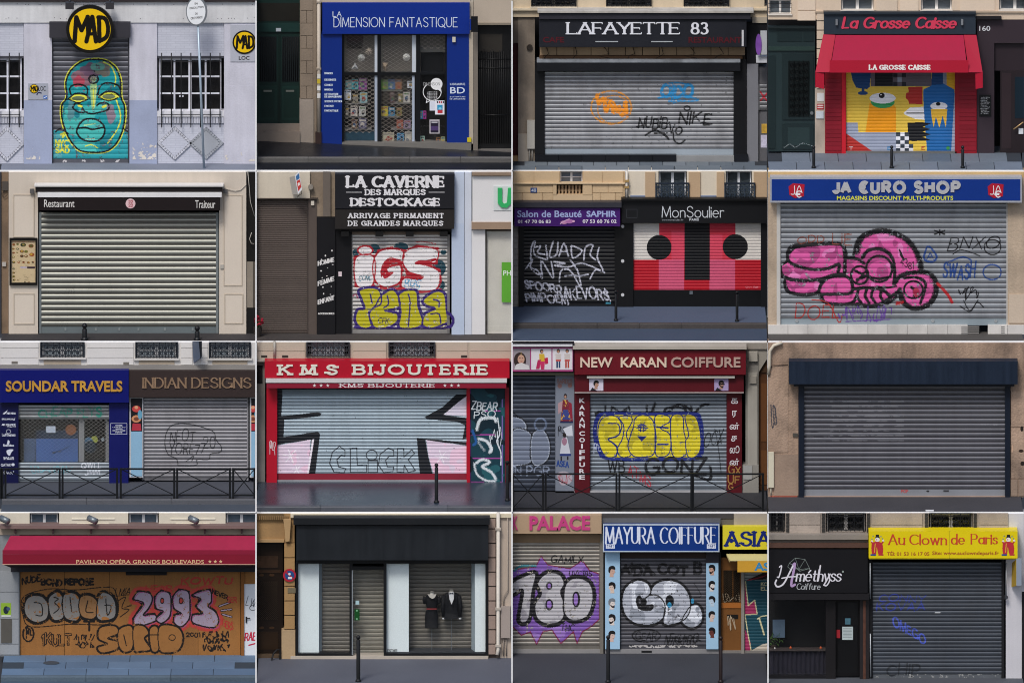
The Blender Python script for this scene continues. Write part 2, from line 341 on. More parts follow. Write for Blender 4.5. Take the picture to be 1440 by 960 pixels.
class Cell:
    def __init__(s, col, row, ox, oy, sc, wall, kerb=None):
        s.col, s.row, s.ox, s.oy, s.sc, s.wall, s.kerb = col, row, ox, oy, sc, wall, kerb
    def uv(s, x, y): return s.ox + x * s.sc, s.oy + y * s.sc
    def p(s, x, y, f=0.): u, v = s.uv(x, y); return ray(u, v, s.Yw - f)
    def px(s): return s.sc / PX                                  # metres per cell pixel
    def place(s, Yf):
        vb = 240.0 * (s.row + 1); s.Yf = Yf; s.zfront = ray(720, vb, Yf)[2]; s.zroad = None; s.zf = s.zfront
        if s.kerb:
            s.zroad = s.zfront; s.Yk = floorY(s.uv(0, s.kerb)[1], s.zroad); s.zf = s.zroad + .12
        s.Yw = floorY(s.uv(0, s.wall)[1], s.zf)
        s.ztop = ray(720, 240.0 * s.row, s.Yw)[2]
        s.xl, s.xr = ray(360 * s.col, 0, s.Yw)[0], ray(360 * (s.col + 1), 0, s.Yw)[0]
        s.L = (s.ox * 0 + 360 * s.col - s.ox) / s.sc; s.R = (360 * (s.col + 1) - s.ox) / s.sc     # cell edges in cell pixels
        s.T = (240 * s.row - s.oy) / s.sc
    def fz(s, x): return s.zf
    def base(s, x, f=0.): q = s.p(x, 0, f); return (q[0], q[1], s.fz(x))
    def onfloor(s, x, y, z=None):
        z = s.zf if z is None else z; u, v = s.uv(x, y); Y = floorY(v, z); q = ray(u, v, Y); return Vector((q[0], Y, z))
    def box(s, par, name, m, x0, y0, x1, y1, f, d, label=None, taper=0):
        if s.row:
            lim = s.T + 4.5 + max(0, min(d, f)) * .2 / s.px(); y0 = max(y0, lim if y1 is None else min(lim, y1 - 5))
        a = s.p(x0, y0, f); b = s.p(x1, 0 if y1 is None else y1, f); zb = (min(s.fz(x0), s.fz(x1)) - .01) if y1 is None else b[2]
        v, fc = boxvf(a[0], b[0], a[1], a[1] + d, zb, a[2])
        o = mk(name, v, fc, m, par); tag(o, label); return o
    def boxes(s, par, name, m, rects, f, d, label=None):
        mb = MB()
        for (x0, y0, x1, y1) in rects:
            a = s.p(x0, y0, f); b = s.p(x1, 0 if y1 is None else y1, f); zb = (min(s.fz(x0), s.fz(x1)) - .01) if y1 is None else b[2]
            mb.box(a[0], b[0], a[1], a[1] + d, zb, a[2])
        o = mb.make(name, m, par); tag(o, label); return o
    def prism(s, par, name, m, pts, f, d, label=None):
        n = len(pts); A = [s.p(x, y, f) for x, y in pts]; v = A + [q + np.array([0, d, 0]) for q in A]
        fc = [tuple(range(n))[::-1], tuple(range(n, 2 * n))] + [(i, (i + 1) % n, n + (i + 1) % n, n + i) for i in range(n)]
        o = mk(name, v, fc, m, par); tag(o, label)
        bm = bmesh.new(); bm.from_mesh(o.data); bmesh.ops.recalc_face_normals(bm, faces=bm.faces); bm.to_mesh(o.data); bm.free(); return o
    def disc(s, par, name, m, cx, cy, r, f, d, n=40, ry=None, label=None):
        return s.prism(par, name, m, [(cx + r * math.cos(2 * math.pi * i / n), cy + (ry or r) * math.sin(2 * math.pi * i / n)) for i in range(n)], f, d, label)
    def sheet(s, par, name, m, pts, thick=.012, label=None):
        """thin solid panel through points (x, y, f)"""
        A = [s.p(*q) for q in pts]; n = len(A); nr = np.cross(A[1] - A[0], A[2] - A[0]); nr = nr / np.linalg.norm(nr)
        if nr[1] > 0: nr = -nr
        v = A + [q - nr * thick for q in A]
        fc = [tuple(range(n)), tuple(range(n, 2 * n))[::-1]] + [(i, n + i, n + (i + 1) % n, (i + 1) % n) for i in range(n)]
        o = mk(name, v, fc, m, par); tag(o, label)
        bm = bmesh.new(); bm.from_mesh(o.data); bmesh.ops.recalc_face_normals(bm, faces=bm.faces); bm.to_mesh(o.data); bm.free(); return o
    def tube(s, par, name, m, pts, r, n=7, label=None):
        mb = MB(); mb.tube([s.p(*q) for q in pts], r, n); o = mb.make(name, m, par, smooth=True); tag(o, label); return o
    def wallholes(s, par, name, m, x0, y0, x1, y1, holes, f, d, label=None):
        """wall slab with rectangular openings, one mesh, with reveals"""
        if s.row: y0 = max(y0, s.T + 4.5)
        xs = sorted({x0, x1, *[q for h in holes for q in (h[0], h[2])]}); ys = sorted({y0, y1, *[q for h in holes for q in (h[1], h[3])]})
        xs = [q for q in xs if x0 <= q <= x1]; ys = [q for q in ys if y0 <= q <= y1]; mb = MB()
        P = lambda x, y, b: tuple(s.p(x, y, f) + np.array([0, d * b, 0]))
        hole = lambda x, y: any(h[0] < x < h[2] and h[1] < y < h[3] for h in holes)
        for i in range(len(xs) - 1):
            for j in range(len(ys) - 1):
                if hole((xs[i] + xs[i + 1]) / 2, (ys[j] + ys[j + 1]) / 2): continue
                a, b, c_, e = xs[i], xs[i + 1], ys[j], ys[j + 1]
                mb.add([P(a, e, 0), P(b, e, 0), P(b, c_, 0), P(a, c_, 0)], [(0, 1, 2, 3)])
        rects = [(max(h[0], x0), max(h[1], y0), min(h[2], x1), min(h[3], y1)) for h in holes]
        for (a, c_, b, e) in rects:
            for q in (((a, c_), (a, e)), ((a, e), (b, e)), ((b, e), (b, c_)), ((b, c_), (a, c_))):
                mb.add([P(*q[0], 0), P(*q[1], 0), P(*q[1], 1), P(*q[0], 1)], [(0, 1, 2, 3)])
        for q in (((x0, y0), (x1, y0)), ((x1, y0), (x1, y1)), ((x1, y1), (x0, y1)), ((x0, y1), (x0, y0))):
            mb.add([P(*q[0], 0), P(*q[1], 0), P(*q[1], 1), P(*q[0], 1)], [(0, 1, 2, 3)])
        o = mb.make(name, m, par); tag(o, label); return o
    def btext(s, par, t, x0, x1, y0, y1, f, m, ext=0., bold=0., shear=0., name='lettering', vert=False, rise=0., label=None):
        """built-in sans lettering; its ink box is fitted to the given rectangle"""
        cu = bpy.data.curves.new('t', 'FONT'); cu.body = t; cu.offset = bold; cu.shear = shear; cu.resolution_u = 3
        ob = bpy.data.objects.new('t', cu); me0 = bpy.data.meshes.new_from_object(ob)
        V = np.array([tuple(v.co) for v in me0.vertices]); F = [tuple(p.vertices) for p in me0.polygons]
        bpy.data.objects.remove(ob); bpy.data.curves.remove(cu); bpy.data.meshes.remove(me0)
        mn, mx = V.min(0), V.max(0); tx = (V[:, 0] - mn[0]) / (mx[0] - mn[0]); ty = (V[:, 1] - mn[1]) / max(mx[1] - mn[1], 1e-6)
        A = s.p(x0, y1, f); B = s.p(x1, y0, f); px = s.px()
        W = np.stack([A[0] + tx * (B[0] - A[0]), np.full(len(V), A[1]), A[2] + ty * (B[2] - A[2]) + rise * px * tx], 1)
        fc = list(F)
        if ext:
            n = len(W); W2 = W.copy(); W2[:, 1] += ext; W = np.r_[W, W2]
            ec = {}
            for q in F:
                for i in range(len(q)):
                    e = (q[i], q[(i + 1) % len(q)]); k = tuple(sorted(e)); ec[k] = None if k in ec else e
            fc = list(F) + [(e[0], e[0] + n, e[1] + n, e[1]) for e in ec.values() if e]
        o = mk(name, W, fc, m, par); tag(o, label); return o
    def raised(s, par, t, x0, x1, yb, h, f, m, wd, thin=None, serif=.0, depth=.025, track=.22, slant=0., name='letter', space=.45):
        """raised stroke letters, each letter an object"""
        G, W = layout(t, track, space); sx = (x1 - x0) / W
        for g in G:
            mb = MB(); st = list(g); sb = serif_bars(st, serif) if serif else []
            k = 0
            for pl, isb in [(q, 0) for q in st] + [(q, 1) for q in sb]:
                P = np.array([(x0 + q[0] * sx + slant * q[1] * h, yb - q[1] * h) for q in pl]); n = len(P); k += 1
                t_ = np.gradient(P, axis=0); t_ /= np.linalg.norm(t_, axis=1)[:, None] + 1e-9; nr = np.stack([-t_[:, 1], t_[:, 0]], 1)
                ww = (thin if isb else ((thin + (wd - thin) * np.abs(t_[:, 1]) ** 1.4)[:, None])) if thin else wd
                a, b = P + nr * ww / 2, P - nr * ww / 2
                closed = n > 8 and np.linalg.norm(P[0] - P[-1]) < .02 * h
                if not closed and n > 2 or n == 2:
                    e0, e1 = t_[0] * (0 if thin else wd * .0), 0
                ff = f + k * .0007
                va = [s.p(*q, ff) for q in a]; vb = [s.p(*q, ff) for q in b]
                v = va + vb + [q + np.array([0, depth, 0]) for q in va + vb]; fc = []
                for i in range(n - 1):
                    fc += [(i, i + 1, n + i + 1, n + i), (i, 2 * n + i, 2 * n + i + 1, i + 1), (n + i, n + i + 1, 3 * n + i + 1, 3 * n + i)]
                fc += [(0, n, 3 * n, 2 * n), (n - 1, 3 * n - 1, 4 * n - 1, 2 * n - 1)]; mb.add(v, fc)
            mb.make(name, m, par)
    def shutter(s, par, x0, y0, x1, y1, pitch, f, m, dep=.018, rail=None, bar=None, barh=16, name='shutter', shape=.45, rw=8, label=None):
        """roller shutter: rails + bottom bar as the part, every slat a sub-part; returns (part, profile)"""
        y1r = y1
        n = max(1, round((y1 - barh - y0) / pitch)); pitch = (y1 - barh - y0) / n
        def prof(y):
            t = (y - y0) / pitch
            if t > n: return dep * .55
            return dep * abs(math.sin(math.pi * (t % 1))) ** shape
        mb = MB(); a = s.p(x0, y0, f); b = s.p(x1, y1 - barh, f); e = s.p(x1, y1, f); wdt = rw * s.px()
        mb.box(a[0] - wdt, a[0], a[1] - .03, a[1] + .03, e[2], a[2], m=0); mb.box(b[0], b[0] + wdt, a[1] - .03, a[1] + .03, e[2], a[2], m=0)
        mb.box(a[0] + .002, b[0] - .002, a[1] - dep * .55, a[1] + .015, e[2], b[2] - .002, m=1)
        mb.box(a[0], b[0], a[1] + .03, a[1] + .05, e[2], a[2], m=2)
        o = mb.make(name, [rail or m, bar or m, mat('#101012')], par); tag(o, label)
        T = [0, .03, .08, .16, .28, .42, .58, .72, .84, .92, .97, 1]; hz = (a[2] - b[2]) / n; wx = b[0] - a[0]
        V = []
        for t in T:
            V += [(-wx / 2, -dep * abs(math.sin(math.pi * t)) ** shape, hz / 2 - t * hz), (wx / 2, -dep * abs(math.sin(math.pi * t)) ** shape, hz / 2 - t * hz)]
        F = [(2 * i, 2 * i + 2, 2 * i + 3, 2 * i + 1) for i in range(len(T) - 1)]
        me = bpy.data.meshes.new('slat'); me.from_pydata(V, [], F); me.materials.append(m); me.update()
        me.polygons.foreach_set('use_smooth', np.ones(len(F), bool))
        lo = LOC[par]
        for i in range(n):
            so_ = bpy.data.objects.new('slat', me); COL.objects.link(so_); so_.parent = o
            so_.location = ((a[0] + b[0]) / 2 - lo[0], a[1] - lo[1] + (i % 3) * .0004, a[2] - hz * (i + .5) - lo[2])
        return o, prof
    def canvas(s, x0, y0, x1, y1, k=.5): return Canvas(s, x0, y0, x1, y1, k)
# ------------------------------------------------------------------ the sixteen bays (column, row, pixel origin, pixel scale, foot of wall, foot of kerb)
A_, B_ = 364 / 1440, 362 / 1436
CELLS = {}
for (r, c, ox, oy, sc, wl, kb) in [
    (0, 0, 0, 0, B_, 908, None), (0, 1, 358, 0, A_, 800, 905), (0, 2, 718, 0, A_, 893, None), (0, 3, 1078, 0, B_, 852, None),
    (1, 0, 0, 238, 362 / 1424, 905, None), (1, 1, 358, 238, 364 / 1432, 908, None), (1, 2, 718, 238, 364 / 1432, 757, 882), (1, 3, 1078, 238, 362 / 1424, 905, None),
    (2, 0, 0, 478, 362 / 1424, 783, 908), (2, 1, 358, 478, 364 / 1432, 782, 948), (2, 2, 718, 478, 364 / 1432, 838, None), (2, 3, 1078, 478, 362 / 1424, 862, None),
    (3, 0, 0, 718, B_, 803, 951), (3, 1, 358, 718, A_, 815, None), (3, 2, 718, 718, A_, 788, None), (3, 3, 1078, 718, B_, 930, None)]:
    CELLS[r, c] = Cell(c, r, ox, oy, sc, wl, kb)
for c in range(4):
    Yf = 0.0
    for r in (3, 2, 1, 0): CELLS[r, c].place(Yf); Yf = CELLS[r, c].Yw
# slope of the street in the second bay of the top row
_c = CELLS[0, 1]; _c.fz = lambda x, c=_c: c.zf + (800 - (770 + (x / 1430) * 75)) * c.px()
# ------------------------------------------------------------------ ground, pavements, kerbs, roads
M_ASPH = mat('#4a4c52', rough=.75, var=.14, grain=.22, bump=.35, sc=.9)
gm = mat('#3b3d41', rough=.9, var=.12, grain=.12)
tag(mk('ground', [(-900, -900, -.06), (900, -900, -.06), (900, 900, -.06), (-900, 900, -.06)], [(0, 1, 2, 3)], gm), kind='structure')
def floors(c, m, road=None, slabs=None, kerbm=None, slabm=None, wet=0, stone=1.25):
    xl, xr = ray(360 * c.col, 0, c.Yf)[0] + .016, ray(360 * (c.col + 1), 0, c.Yf)[0] - .016
    yk = c.Yk + .15 if c.kerb else c.Yf
    mb = MB(); N = 8; zl = lambda x: c.fz((c.ox * 0 + (x / ((D + c.Yw) / D) * PX + 720) - c.ox) / c.sc)
    for i in range(N):
        a, b = xl + (xr - xl) * i / N, xl + (xr - xl) * (i + 1) / N
        ka, kb_ = (c.zf, c.zf)
        lo = -.012 if slabs else 0
        v = [(a, yk, ka + lo), (b, yk, kb_ + lo), (b, c.Yw + .02, zl(b) + lo), (a, c.Yw + .02, zl(a) + lo), (b, c.Yw + 1.2, zl(b) + lo), (a, c.Yw + 1.2, zl(a) + lo)]
        mb.add(v, [(0, 1, 2, 3), (3, 2, 4, 5)])
        mb.add([(a, yk, ka + lo), (b, yk, kb_ + lo), (b, yk, ka - .03), (a, yk, ka - .03)], [(0, 3, 2, 1)])
    for x in (xl, xr):
        mb.add([(x, yk, c.zf - .05), (x, c.Yw + .02, c.zf - .05), (x, c.Yw + .02, zl(x) - .01), (x, yk, c.zf - .01)], [(0, 1, 2, 3)])
    pv = tag(mb.make('pavement', m), kind='structure')
    if slabs:
        nx, rows = slabs; d = (c.Yw - .0 - yk) / rows; rr = random.Random(c.col + 5 * c.row); w_ = (xr - xl) / nx
        variants = []
        for q in range(4):
            me = bpy.data.meshes.new('paving_slab'); g = .004; x1, y1 = w_ / 2 - g, d / 2 - g; e = .006
            V = [(-x1, -y1, -.015), (x1, -y1, -.015), (x1, y1, -.015), (-x1, y1, -.015), (-x1 + e, -y1 + e, 0), (x1 - e, -y1 + e, 0), (x1 - e, y1 - e, 0), (-x1 + e, y1 - e, 0)]
            me.from_pydata(V, [], [(4, 5, 6, 7), (0, 1, 5, 4), (1, 2, 6, 5), (2, 3, 7, 6), (3, 0, 4, 7)]); me.materials.append(slabm[q % len(slabm)]); me.update(); variants.append(me)
        for j in range(rows):
            for i in range(-1, nx):
                cx = xl + w_ * (i + .5 + (.5 if j % 2 else 0))
                if cx - w_ / 2 < xl - .01 or cx + w_ / 2 > xr + .01: continue
                o = bpy.data.objects.new('paving_slab', rr.choice(variants)); COL.objects.link(o); o.parent = pv
                o.location = Vector((cx, yk + d * (j + .5), c.zf + rr.uniform(-.002, .002))) - LOC[pv]
    if c.kerb:
        rm = road or M_ASPH
        mb = MB(); mb.box(xl, xr, c.Yf, c.Yk + .05, c.zroad - .03, c.zroad); tag(mb.make('road', rm), kind='structure')
        km = kerbm or mat('#77767a', rough=.7, var=.2, grain=.14, bump=.3, rnd=.08)
        mb = MB(); mb.box(xl, xr, c.Yk + .02, c.Yk + .15, c.zroad - .2, c.zf - .02); kb = tag(mb.make('kerb', km), kind='structure')
        n = max(2, round((xr - xl) / stone)); ln = (xr - xl) / n; g = .006; x1 = ln / 2 - g; hh = c.zf - c.zroad
        me = bpy.data.meshes.new('kerb_stone'); e = .02
        V = []; F = []
        prof = [(0, 0), (0, hh - e), (e * .4, hh - e * .3), (e * 1.3, hh + .002), (.15, hh + .002)]
        for x in (-x1, x1): V += [(x, y, z) for y, z in prof]
        F = [(i, i + 5, i + 6, i + 1) for i in range(4)] + [(0, 1, 2, 3, 4), (9, 8, 7, 6, 5)]
        me.from_pydata(V, [], F); me.materials.append(km); me.update()
        for i in range(n):
            o = bpy.data.objects.new('kerb_stone', me); COL.objects.link(o); o.parent = kb
            o.location = Vector((xl + ln * (i + .5), c.Yk + random.uniform(-.004, .004), c.zroad)) - LOC[kb]
    return pv
# white dividing bars between the bays
WHITE = mat('#f6f5f3', rough=.6, var=.03, grain=.02)
FR = thing('divider_frame', 'thin white dividing bars separating the sixteen shopfront bays', 'frame', (0, 0, 0))
for (r, c), q in CELLS.items():
    xl, xr = ray(360 * c, 0, q.Yf)[0], ray(360 * (c + 1), 0, q.Yf)[0]
    if r < 3: mb = MB(); mb.box(xl, xr, q.Yf - .03, q.Yf + .01, q.zfront - .024, q.zfront + .014); mb.make('horizontal_bar', WHITE, FR)
    if c < 3:
        zt = ray(720, 240 * r, q.Yf)[2] + .3 * 0; mb = MB(); mb.box(xr - .016, xr + .016, q.Yf - .012, q.Yf + .02, q.zfront + .014, zt - .03); mb.make('vertical_bar', WHITE, FR)
# dark core of each building, closing the bay behind its front
def core(c, par, f=-.9, m=None):
    zt = c.ztop - .05; mb = MB(); mb.box(c.xl + .02, c.xr - .02, c.Yw - f, c.Yw - f + 2.2, c.zf - .4, zt); mb.make('core', m or mat('#17171a', rough=.9), par)
def bollard(c, x, ytop, ybase, label, group, kind='ball', r=.045, m=None, z=None):
    b = c.onfloor(x, ybase, z); top = ray(*c.uv(x, ytop), b[1])[2]; h = top - b[2]
    t = thing('bollard', label, 'bollard', b, group); m = m or mat('#1c1d20', rough=.4, var=.1)
    mb = MB(); mb.lathe(b, [(r * 1.5, -.005), (r * 1.5, .03), (r * 1.05, .05), (r, .07), (r, h - r * 2.6), (r * .8, h - r * 2.3)]); mb.make('post', m, t, smooth=True)
    mb = MB()
    if kind == 'ball': mb.lathe(b, [(r * .8, h - r * 2.35)] + [(r * 1.12 * math.cos(a), h - r * 1.1 + r * 1.1 * math.sin(a)) for a in [-1.1, -.7, -.3, 0, .3, .7, 1.1, 1.45]])
    else: mb.lathe(b, [(r * .8, h - r * 2.35), (r * .8, h - r * 1.8), (r * 1.15, h - r * 1.6), (r * 1.15, h - .3 * r), (r * .9, h)])
    mb.make('cap', m, t, smooth=True); return t
def barrier(c, x0, x1, yt, yb, ybase, label, group, zf=None):
    """one pedestrian guard rail: two posts, rails and a cross"""
    A = c.onfloor(x0, ybase, zf); B = c.onfloor(x1, ybase, zf); Y = A[1]; f = c.Yw - Y
    t = thing('guard_rail', label, 'railing', ((A[0] + B[0]) / 2, Y, A[2]), group); m = mat('#15171b', rough=.45, var=.08)
    for x in (x0, x1):
        mb = MB(); q = c.p(x, yt, f); mb.box(q[0] - .025, q[0] + .025, Y - .025, Y + .025, A[2] - .005, q[2] + .02); mb.make('post', m, t)
    for nm, y in (('top_rail', yt), ('bottom_rail', yb)):
        mb = MB(); a = c.p(x0, y, f); b = c.p(x1, y, f); mb.box(a[0] + .026, b[0] - .026, Y - .02, Y + .02, a[2] - .018, a[2] + .018); mb.make(nm, m, t)
    for k, (ya, yb2) in enumerate(((yt, yb), (yb, yt))):
        mb = MB(); a = c.p(x0, ya, f + (.012 if k else -.012)); b = c.p(x1, yb2, f + (.012 if k else -.012)); d = Vector(b) - Vector(a); d.normalize()
        mb.tube([Vector(a) + d * .04, Vector(b) - d * .04], .011, 6); mb.make('cross_bar', m, t)
    return t
def upper_window(c, par, x0, y0, x1, y1, f, frame='#e2e0da', pane='#2a3038', leaves=2, rows=1, curtain=None):
    """casement in an opening of the upper wall: frame part > panes"""
    if c.row: y0 = max(y0, c.T + 3)
    fm = mat(frame, rough=.5, var=.05); rects = []; w_ = (x1 - x0) / leaves; t = max(4, w_ * .1)
    mb = MB(); 
    def bx(a, b, e, g, ff, d):
        p, q = c.p(a, b, ff), c.p(e, g, ff); mb.box(p[0], q[0], p[1], p[1] + d, q[2], p[2])
    for i in range(leaves):
        a, b = x0 + i * w_, x0 + (i + 1) * w_
        bx(a, y0, a + t, y1, f, .05); bx(b - t, y0, b, y1, f, .05); bx(a + t, y1 - t, b - t, y1, f, .05); bx(a + t, y0, b - t, y0 + t, f, .05)
        for j in range(1, rows): y = y0 + (y1 - y0) * j / rows; bx(a + t, y - t * .4, b - t, y + t * .4, f, .045)
    wf = mb.make('window', fm, par)
    for i in range(leaves):
        for j in range(rows):
            a, b = x0 + i * w_ + t, x0 + (i + 1) * w_ - t; h = (y1 - y0) / rows
            c.box(wf, 'pane', GLASS, a, y0 + j * h + (t if j == 0 else t * .4), b, y0 + (j + 1) * h - (t if j == rows - 1 else t * .4), f - .02, .006)
    c.box(wf, 'curtain', mat(curtain or pane, rough=.9, var=.25, sc=4), x0, y0, x1, y1, f - .04, .02)
    return wf
def scroll_rail(c, par, x0, y0, x1, y1, f, m, n=6, name='balcony_railing'):
    """cast-iron window railing: bars, rails and rings"""
    if c.row: y0 = max(y0, c.T + 6)
    mb = MB(); q = lambda x, y: Vector(c.p(x, y, f))
    for y in (y0, y0 + (y1 - y0) * .16, y1 - (y1 - y0) * .08): mb.tube([q(x0, y), q(x1, y)], .013, 5)
    w_ = (x1 - x0) / n; r_ = min(w_ * .38, (y1 - y0) * .2)
    for i in range(n + 1): mb.tube([q(x0 + i * w_, y0), q(x0 + i * w_, y1)], .011 if i % n else .02, 5)
    for i in range(n):
        cx = x0 + (i + .5) * w_
        for cy in (y0 + (y1 - y0) * .36, y0 + (y1 - y0) * .7):
            mb.tube([q(cx + r_ * math.cos(a), cy + r_ * math.sin(a)) for a in [k * math.pi / 5 for k in range(11)]], .009, 4, caps=False)
        mb.tube([q(cx, y0 + (y1 - y0) * .16), q(cx, y1)], .007, 4)
    return mb.make(name, m, par)
def stones(c, par, m, xs, ys, f, d=.05, gap=2.5, name='stone_block', skip=(), stagger=True):
    """dressed blocks laid in courses, each its own piece"""
    for j in range(len(ys) - 1):
        cols = list(xs)
        if stagger and j % 2: cols = [xs[0]] + [(a + b) / 2 for a, b in zip(xs[:-1], xs[1:])] + [xs[-1]]
        for a, b in zip(cols[:-1], cols[1:]):
            cx, cy = (a + b) / 2, (ys[j] + ys[j + 1]) / 2
            if any(s_[0] < cx < s_[2] and s_[1] < cy < s_[3] for s_ in skip): continue
            c.box(par, name, m, a + gap / 2, ys[j] + gap / 2, b - gap / 2, ys[j + 1] - gap / 2, f, d)
def lattice(c, par, x0, y0, x1, y1, f, pitch, m, r=.005, asp=.62, name='grille'):
    """diamond roller grille"""
    mb = MB(); W, Hh = x1 - x0, y1 - y0; sl = asp
    for fam in (1, -1):
        k = -Hh / sl
        while k < W + Hh / sl:
            # line x = k + (y-y0)/sl*fam
            pts = []
            for y in (y0, y1): pts.append([k + (y - y0) / sl if fam > 0 else k + (y1 - y) / sl, y])
            (xa, ya), (xb, yb) = pts; lo, hi = 0, 1
            dx = xb - xa
            t0, t1 = sorted(((0 - xa) / dx, (W - xa) / dx)); t0, t1 = max(0, t0), min(1, t1)
            if t1 > t0: mb.tube([c.p(x0 + xa + dx * t0, ya + (yb - ya) * t0, f + fam * .004), c.p(x0 + xa + dx * t1, ya + (yb - ya) * t1, f + fam * .004)], r, 4, caps=False)
            k += pitch
    return mb.make(name, m, par)
SLAT = lambda h, **k: mat(h, rough=.38, metal=.55, var=.10, streak=.10, rnd=.06, sc=.8, **k)
# ================================================================== row 1, bay 1: rental yard with painted face
def bay00():
    c = CELLS[0, 0]; L, R = c.L, c.R
    wallm = mat('#c9c8d2', rough=.85, var=.09, streak=.09, bump=.3, dirt=.1); blue = mat('#a3abc2', rough=.8, var=.10, sc=1.2, bump=.15, dirt=.12)
    br = brick_mat('#c6c8d2', '#fff', .22, .055, 'white_brick')
    floors(c, mat('#7f8490', rough=.85, var=.15, grain=.2, bump=.3))
    b = thing('building', 'pale lilac painted workshop front with barred windows and brick diamonds', 'building', c.base(700))
    core(c, b); L = -64
    c.box(b, 'beam', mat('#d3d3d4', rough=.85, var=.08, streak=.12, bump=.2, dirt=.12), L, 12, R, 128, .16, .5)
    c.box(b, 'cornice', mat('#3a3233', rough=.8), L, 2, R, 11, .24, .5)
    mb = MB(); rr = random.Random(3)
    for i in range(34):
        q = c.p(rr.uniform(5, 1420), rr.choice((24, 26, 102, 105)) + rr.uniform(-3, 3), .163); mb.box(q[0] - .008, q[0] + .008, q[1], q[1] + .01, q[2] - .009, q[2] + .009)
    tag(mb.make('rivets', mat('#55535a'), b), kind='stuff')
    for x0, x1, nm in ((133, 290, 'pillar'), (722, 876, 'pillar'), (1250, R, 'pillar')):
        c.box(b, nm, wallm, x0, 129, x1, 560 if x0 < 1000 else 480, .13, .5); c.box(b, 'pillar_lower', blue if x0 < 1000 else wallm, x0, 560 if x0 < 1000 else 480, x1, None, .132, .5)
    for (x0, x1) in ((L, 132), (877, 1249)):
        c.box(b, 'brick_infill', br, x0, 129, x1, 314, .08, .4); c.box(b, 'brick_infill', br, x0, 690, x1, None, .08, .4)
        c.box(b, 'lintel', mat('#4a4a52', rough=.7), x0, 314, x1, 326, .085, .1)
        c.box(b, 'sill', mat('#d5d5da', rough=.7), x0 - 1, 622, x1 + 1, 652, .12, .4)
        n = int((x1 - x0) / 15)
        for i in range(n): c.box(b, 'brick', mat('#c2c3cd', rough=.85, rnd=.1), x0 + i * (x1 - x0) / n + 1.2, 656, x0 + (i + 1) * (x1 - x0) / n - 1.2, 688, .12, .12)
    def diamond(cx, cy, rx, ry, fill):
        w1 = .8
        c.prism(b, 'diamond_bed', mat('#7d7f88', rough=.9), [(cx - rx, cy), (cx, cy - ry), (cx + rx, cy), (cx, cy + ry)], .10, .03)
        c.prism(b, 'diamond_panel', fill, [(cx - rx * .78, cy), (cx, cy - ry * .78), (cx + rx * .78, cy), (cx, cy + ry * .78)], .112, .03)
        for k, (sx, sy) in enumerate(((1, -1), (1, 1), (-1, 1), (-1, -1))):
            for i in range(8):
                t0, t1 = i / 8 + .014, (i + 1) / 8 - .014
                P = lambda t, q: (cx + sx * rx * q * (1 - t), cy + sy * ry * q * t)
                c.prism(b, 'brick', mat('#c9cad2' if fill is br else '#a9acb2', rough=.85, rnd=.12), [P(t0, .98), P(t1, .98), P(t1, w1), P(t0, w1)], .118, .03)
    diamond(975, 800, 100, 95, br); diamond(1150, 800, 98, 92, mat('#a7aab0', rough=.85, var=.1)); diamond(38, 805, 98, 98, br)
    for (x0, x1, nl, first) in ((886, 1234, 2, 0), (-38, 122, 1, 1)):
        wf = MB(); fm = mat('#dcdce4', rough=.5, var=.05)
        def bx(a, y0, e, y1, ff=-.02, d=.05):
            p, q = c.p(a, y0, ff), c.p(e, y1, ff); wf.box(p[0], q[0], p[1], p[1] + d, q[2], p[2])
        mids = [(x0, x1)] if nl == 1 else [(x0, (x0 + x1) / 2), ((x0 + x1) / 2, x1)]
        panes = []
        for (a, e) in mids:
            bx(a, 327, a + 9, 622); bx(e - 9, 327, e, 622); bx(a + 9, 327, e - 9, 337); bx(a + 9, 612, e - 9, 622)
            mx_ = (a + e) / 2; bx(mx_ - 5, 337, mx_ + 5, 612, -.022, .045)
            ys = [337, 428, 522, 612]
            for y in ys[1:3]: bx(a + 9, y - 4, e - 9, y + 4, -.024, .04)
            for (u0, u1) in ((a + 9, mx_ - 5), (mx_ + 5, e - 9)):
                for j in range(3): panes.append((u0, ys[j] + 4, u1, ys[j + 1] - 4))
        w_ = wf.make('window', fm, b)
        for q in panes: c.box(w_, 'pane', GLASS, *q, -.045, .006)
        c.box(w_, 'dark_blind', mat('#191617', rough=.9), x0, 327, x1, 622, -.2, .02)
        if nl == 2:
            for x in (1004, 1020): c.disc(w_, 'handle', fm, x, 538, 5, 0, .03, 10)
    for x in [902 + i * 54.2 for i in range(7)] + [-2, 52, 107]:
        o = MB(); o.tube([c.p(x, 296, .2), c.p(x, 712, .2)], .013, 6); o.make('window_bar', mat('#18181b', rough=.5), b, smooth=True)
    for (x0, x1) in ((896, 1232), (L, 112)):
        for y in (346, 640): c.tube(b, 'bar_rail', mat('#18181b', rough=.5), [(x0, y, .185), (x1, y, .185)], .009, 5)
    # peeling paint at the foot
    for (x0, x1, y0, y1, s) in ((740, 872, 790, 890, 1), (140, 225, 820, 890, 2), (1255, 1428, 850, 900, 3)):
        cv = c.canvas(x0, y0, x1, y1); n = .5 * vnoise(cv.h, cv.w, 12, s) + .5 * vnoise(cv.h, cv.w, 4, s + 9); fall = np.linspace(-.12, .12, cv.h)[:, None]
        cv.a[(n + fall) > .63] = cv.ix(mat('#d9d2c8', rough=.9, var=.2)); cv.emit(b, 'flaked_paint', .134)
    # shutter
    s = thing('shutter_front', 'roller shutter painted with a turquoise face under a round yellow sign', 'shopfront', c.base(505))
    c.box(s, 'shutter_box', mat('#3d3c42', rough=.6, var=.2, streak=.1), 275, 126, 727, 212, .3, .45)
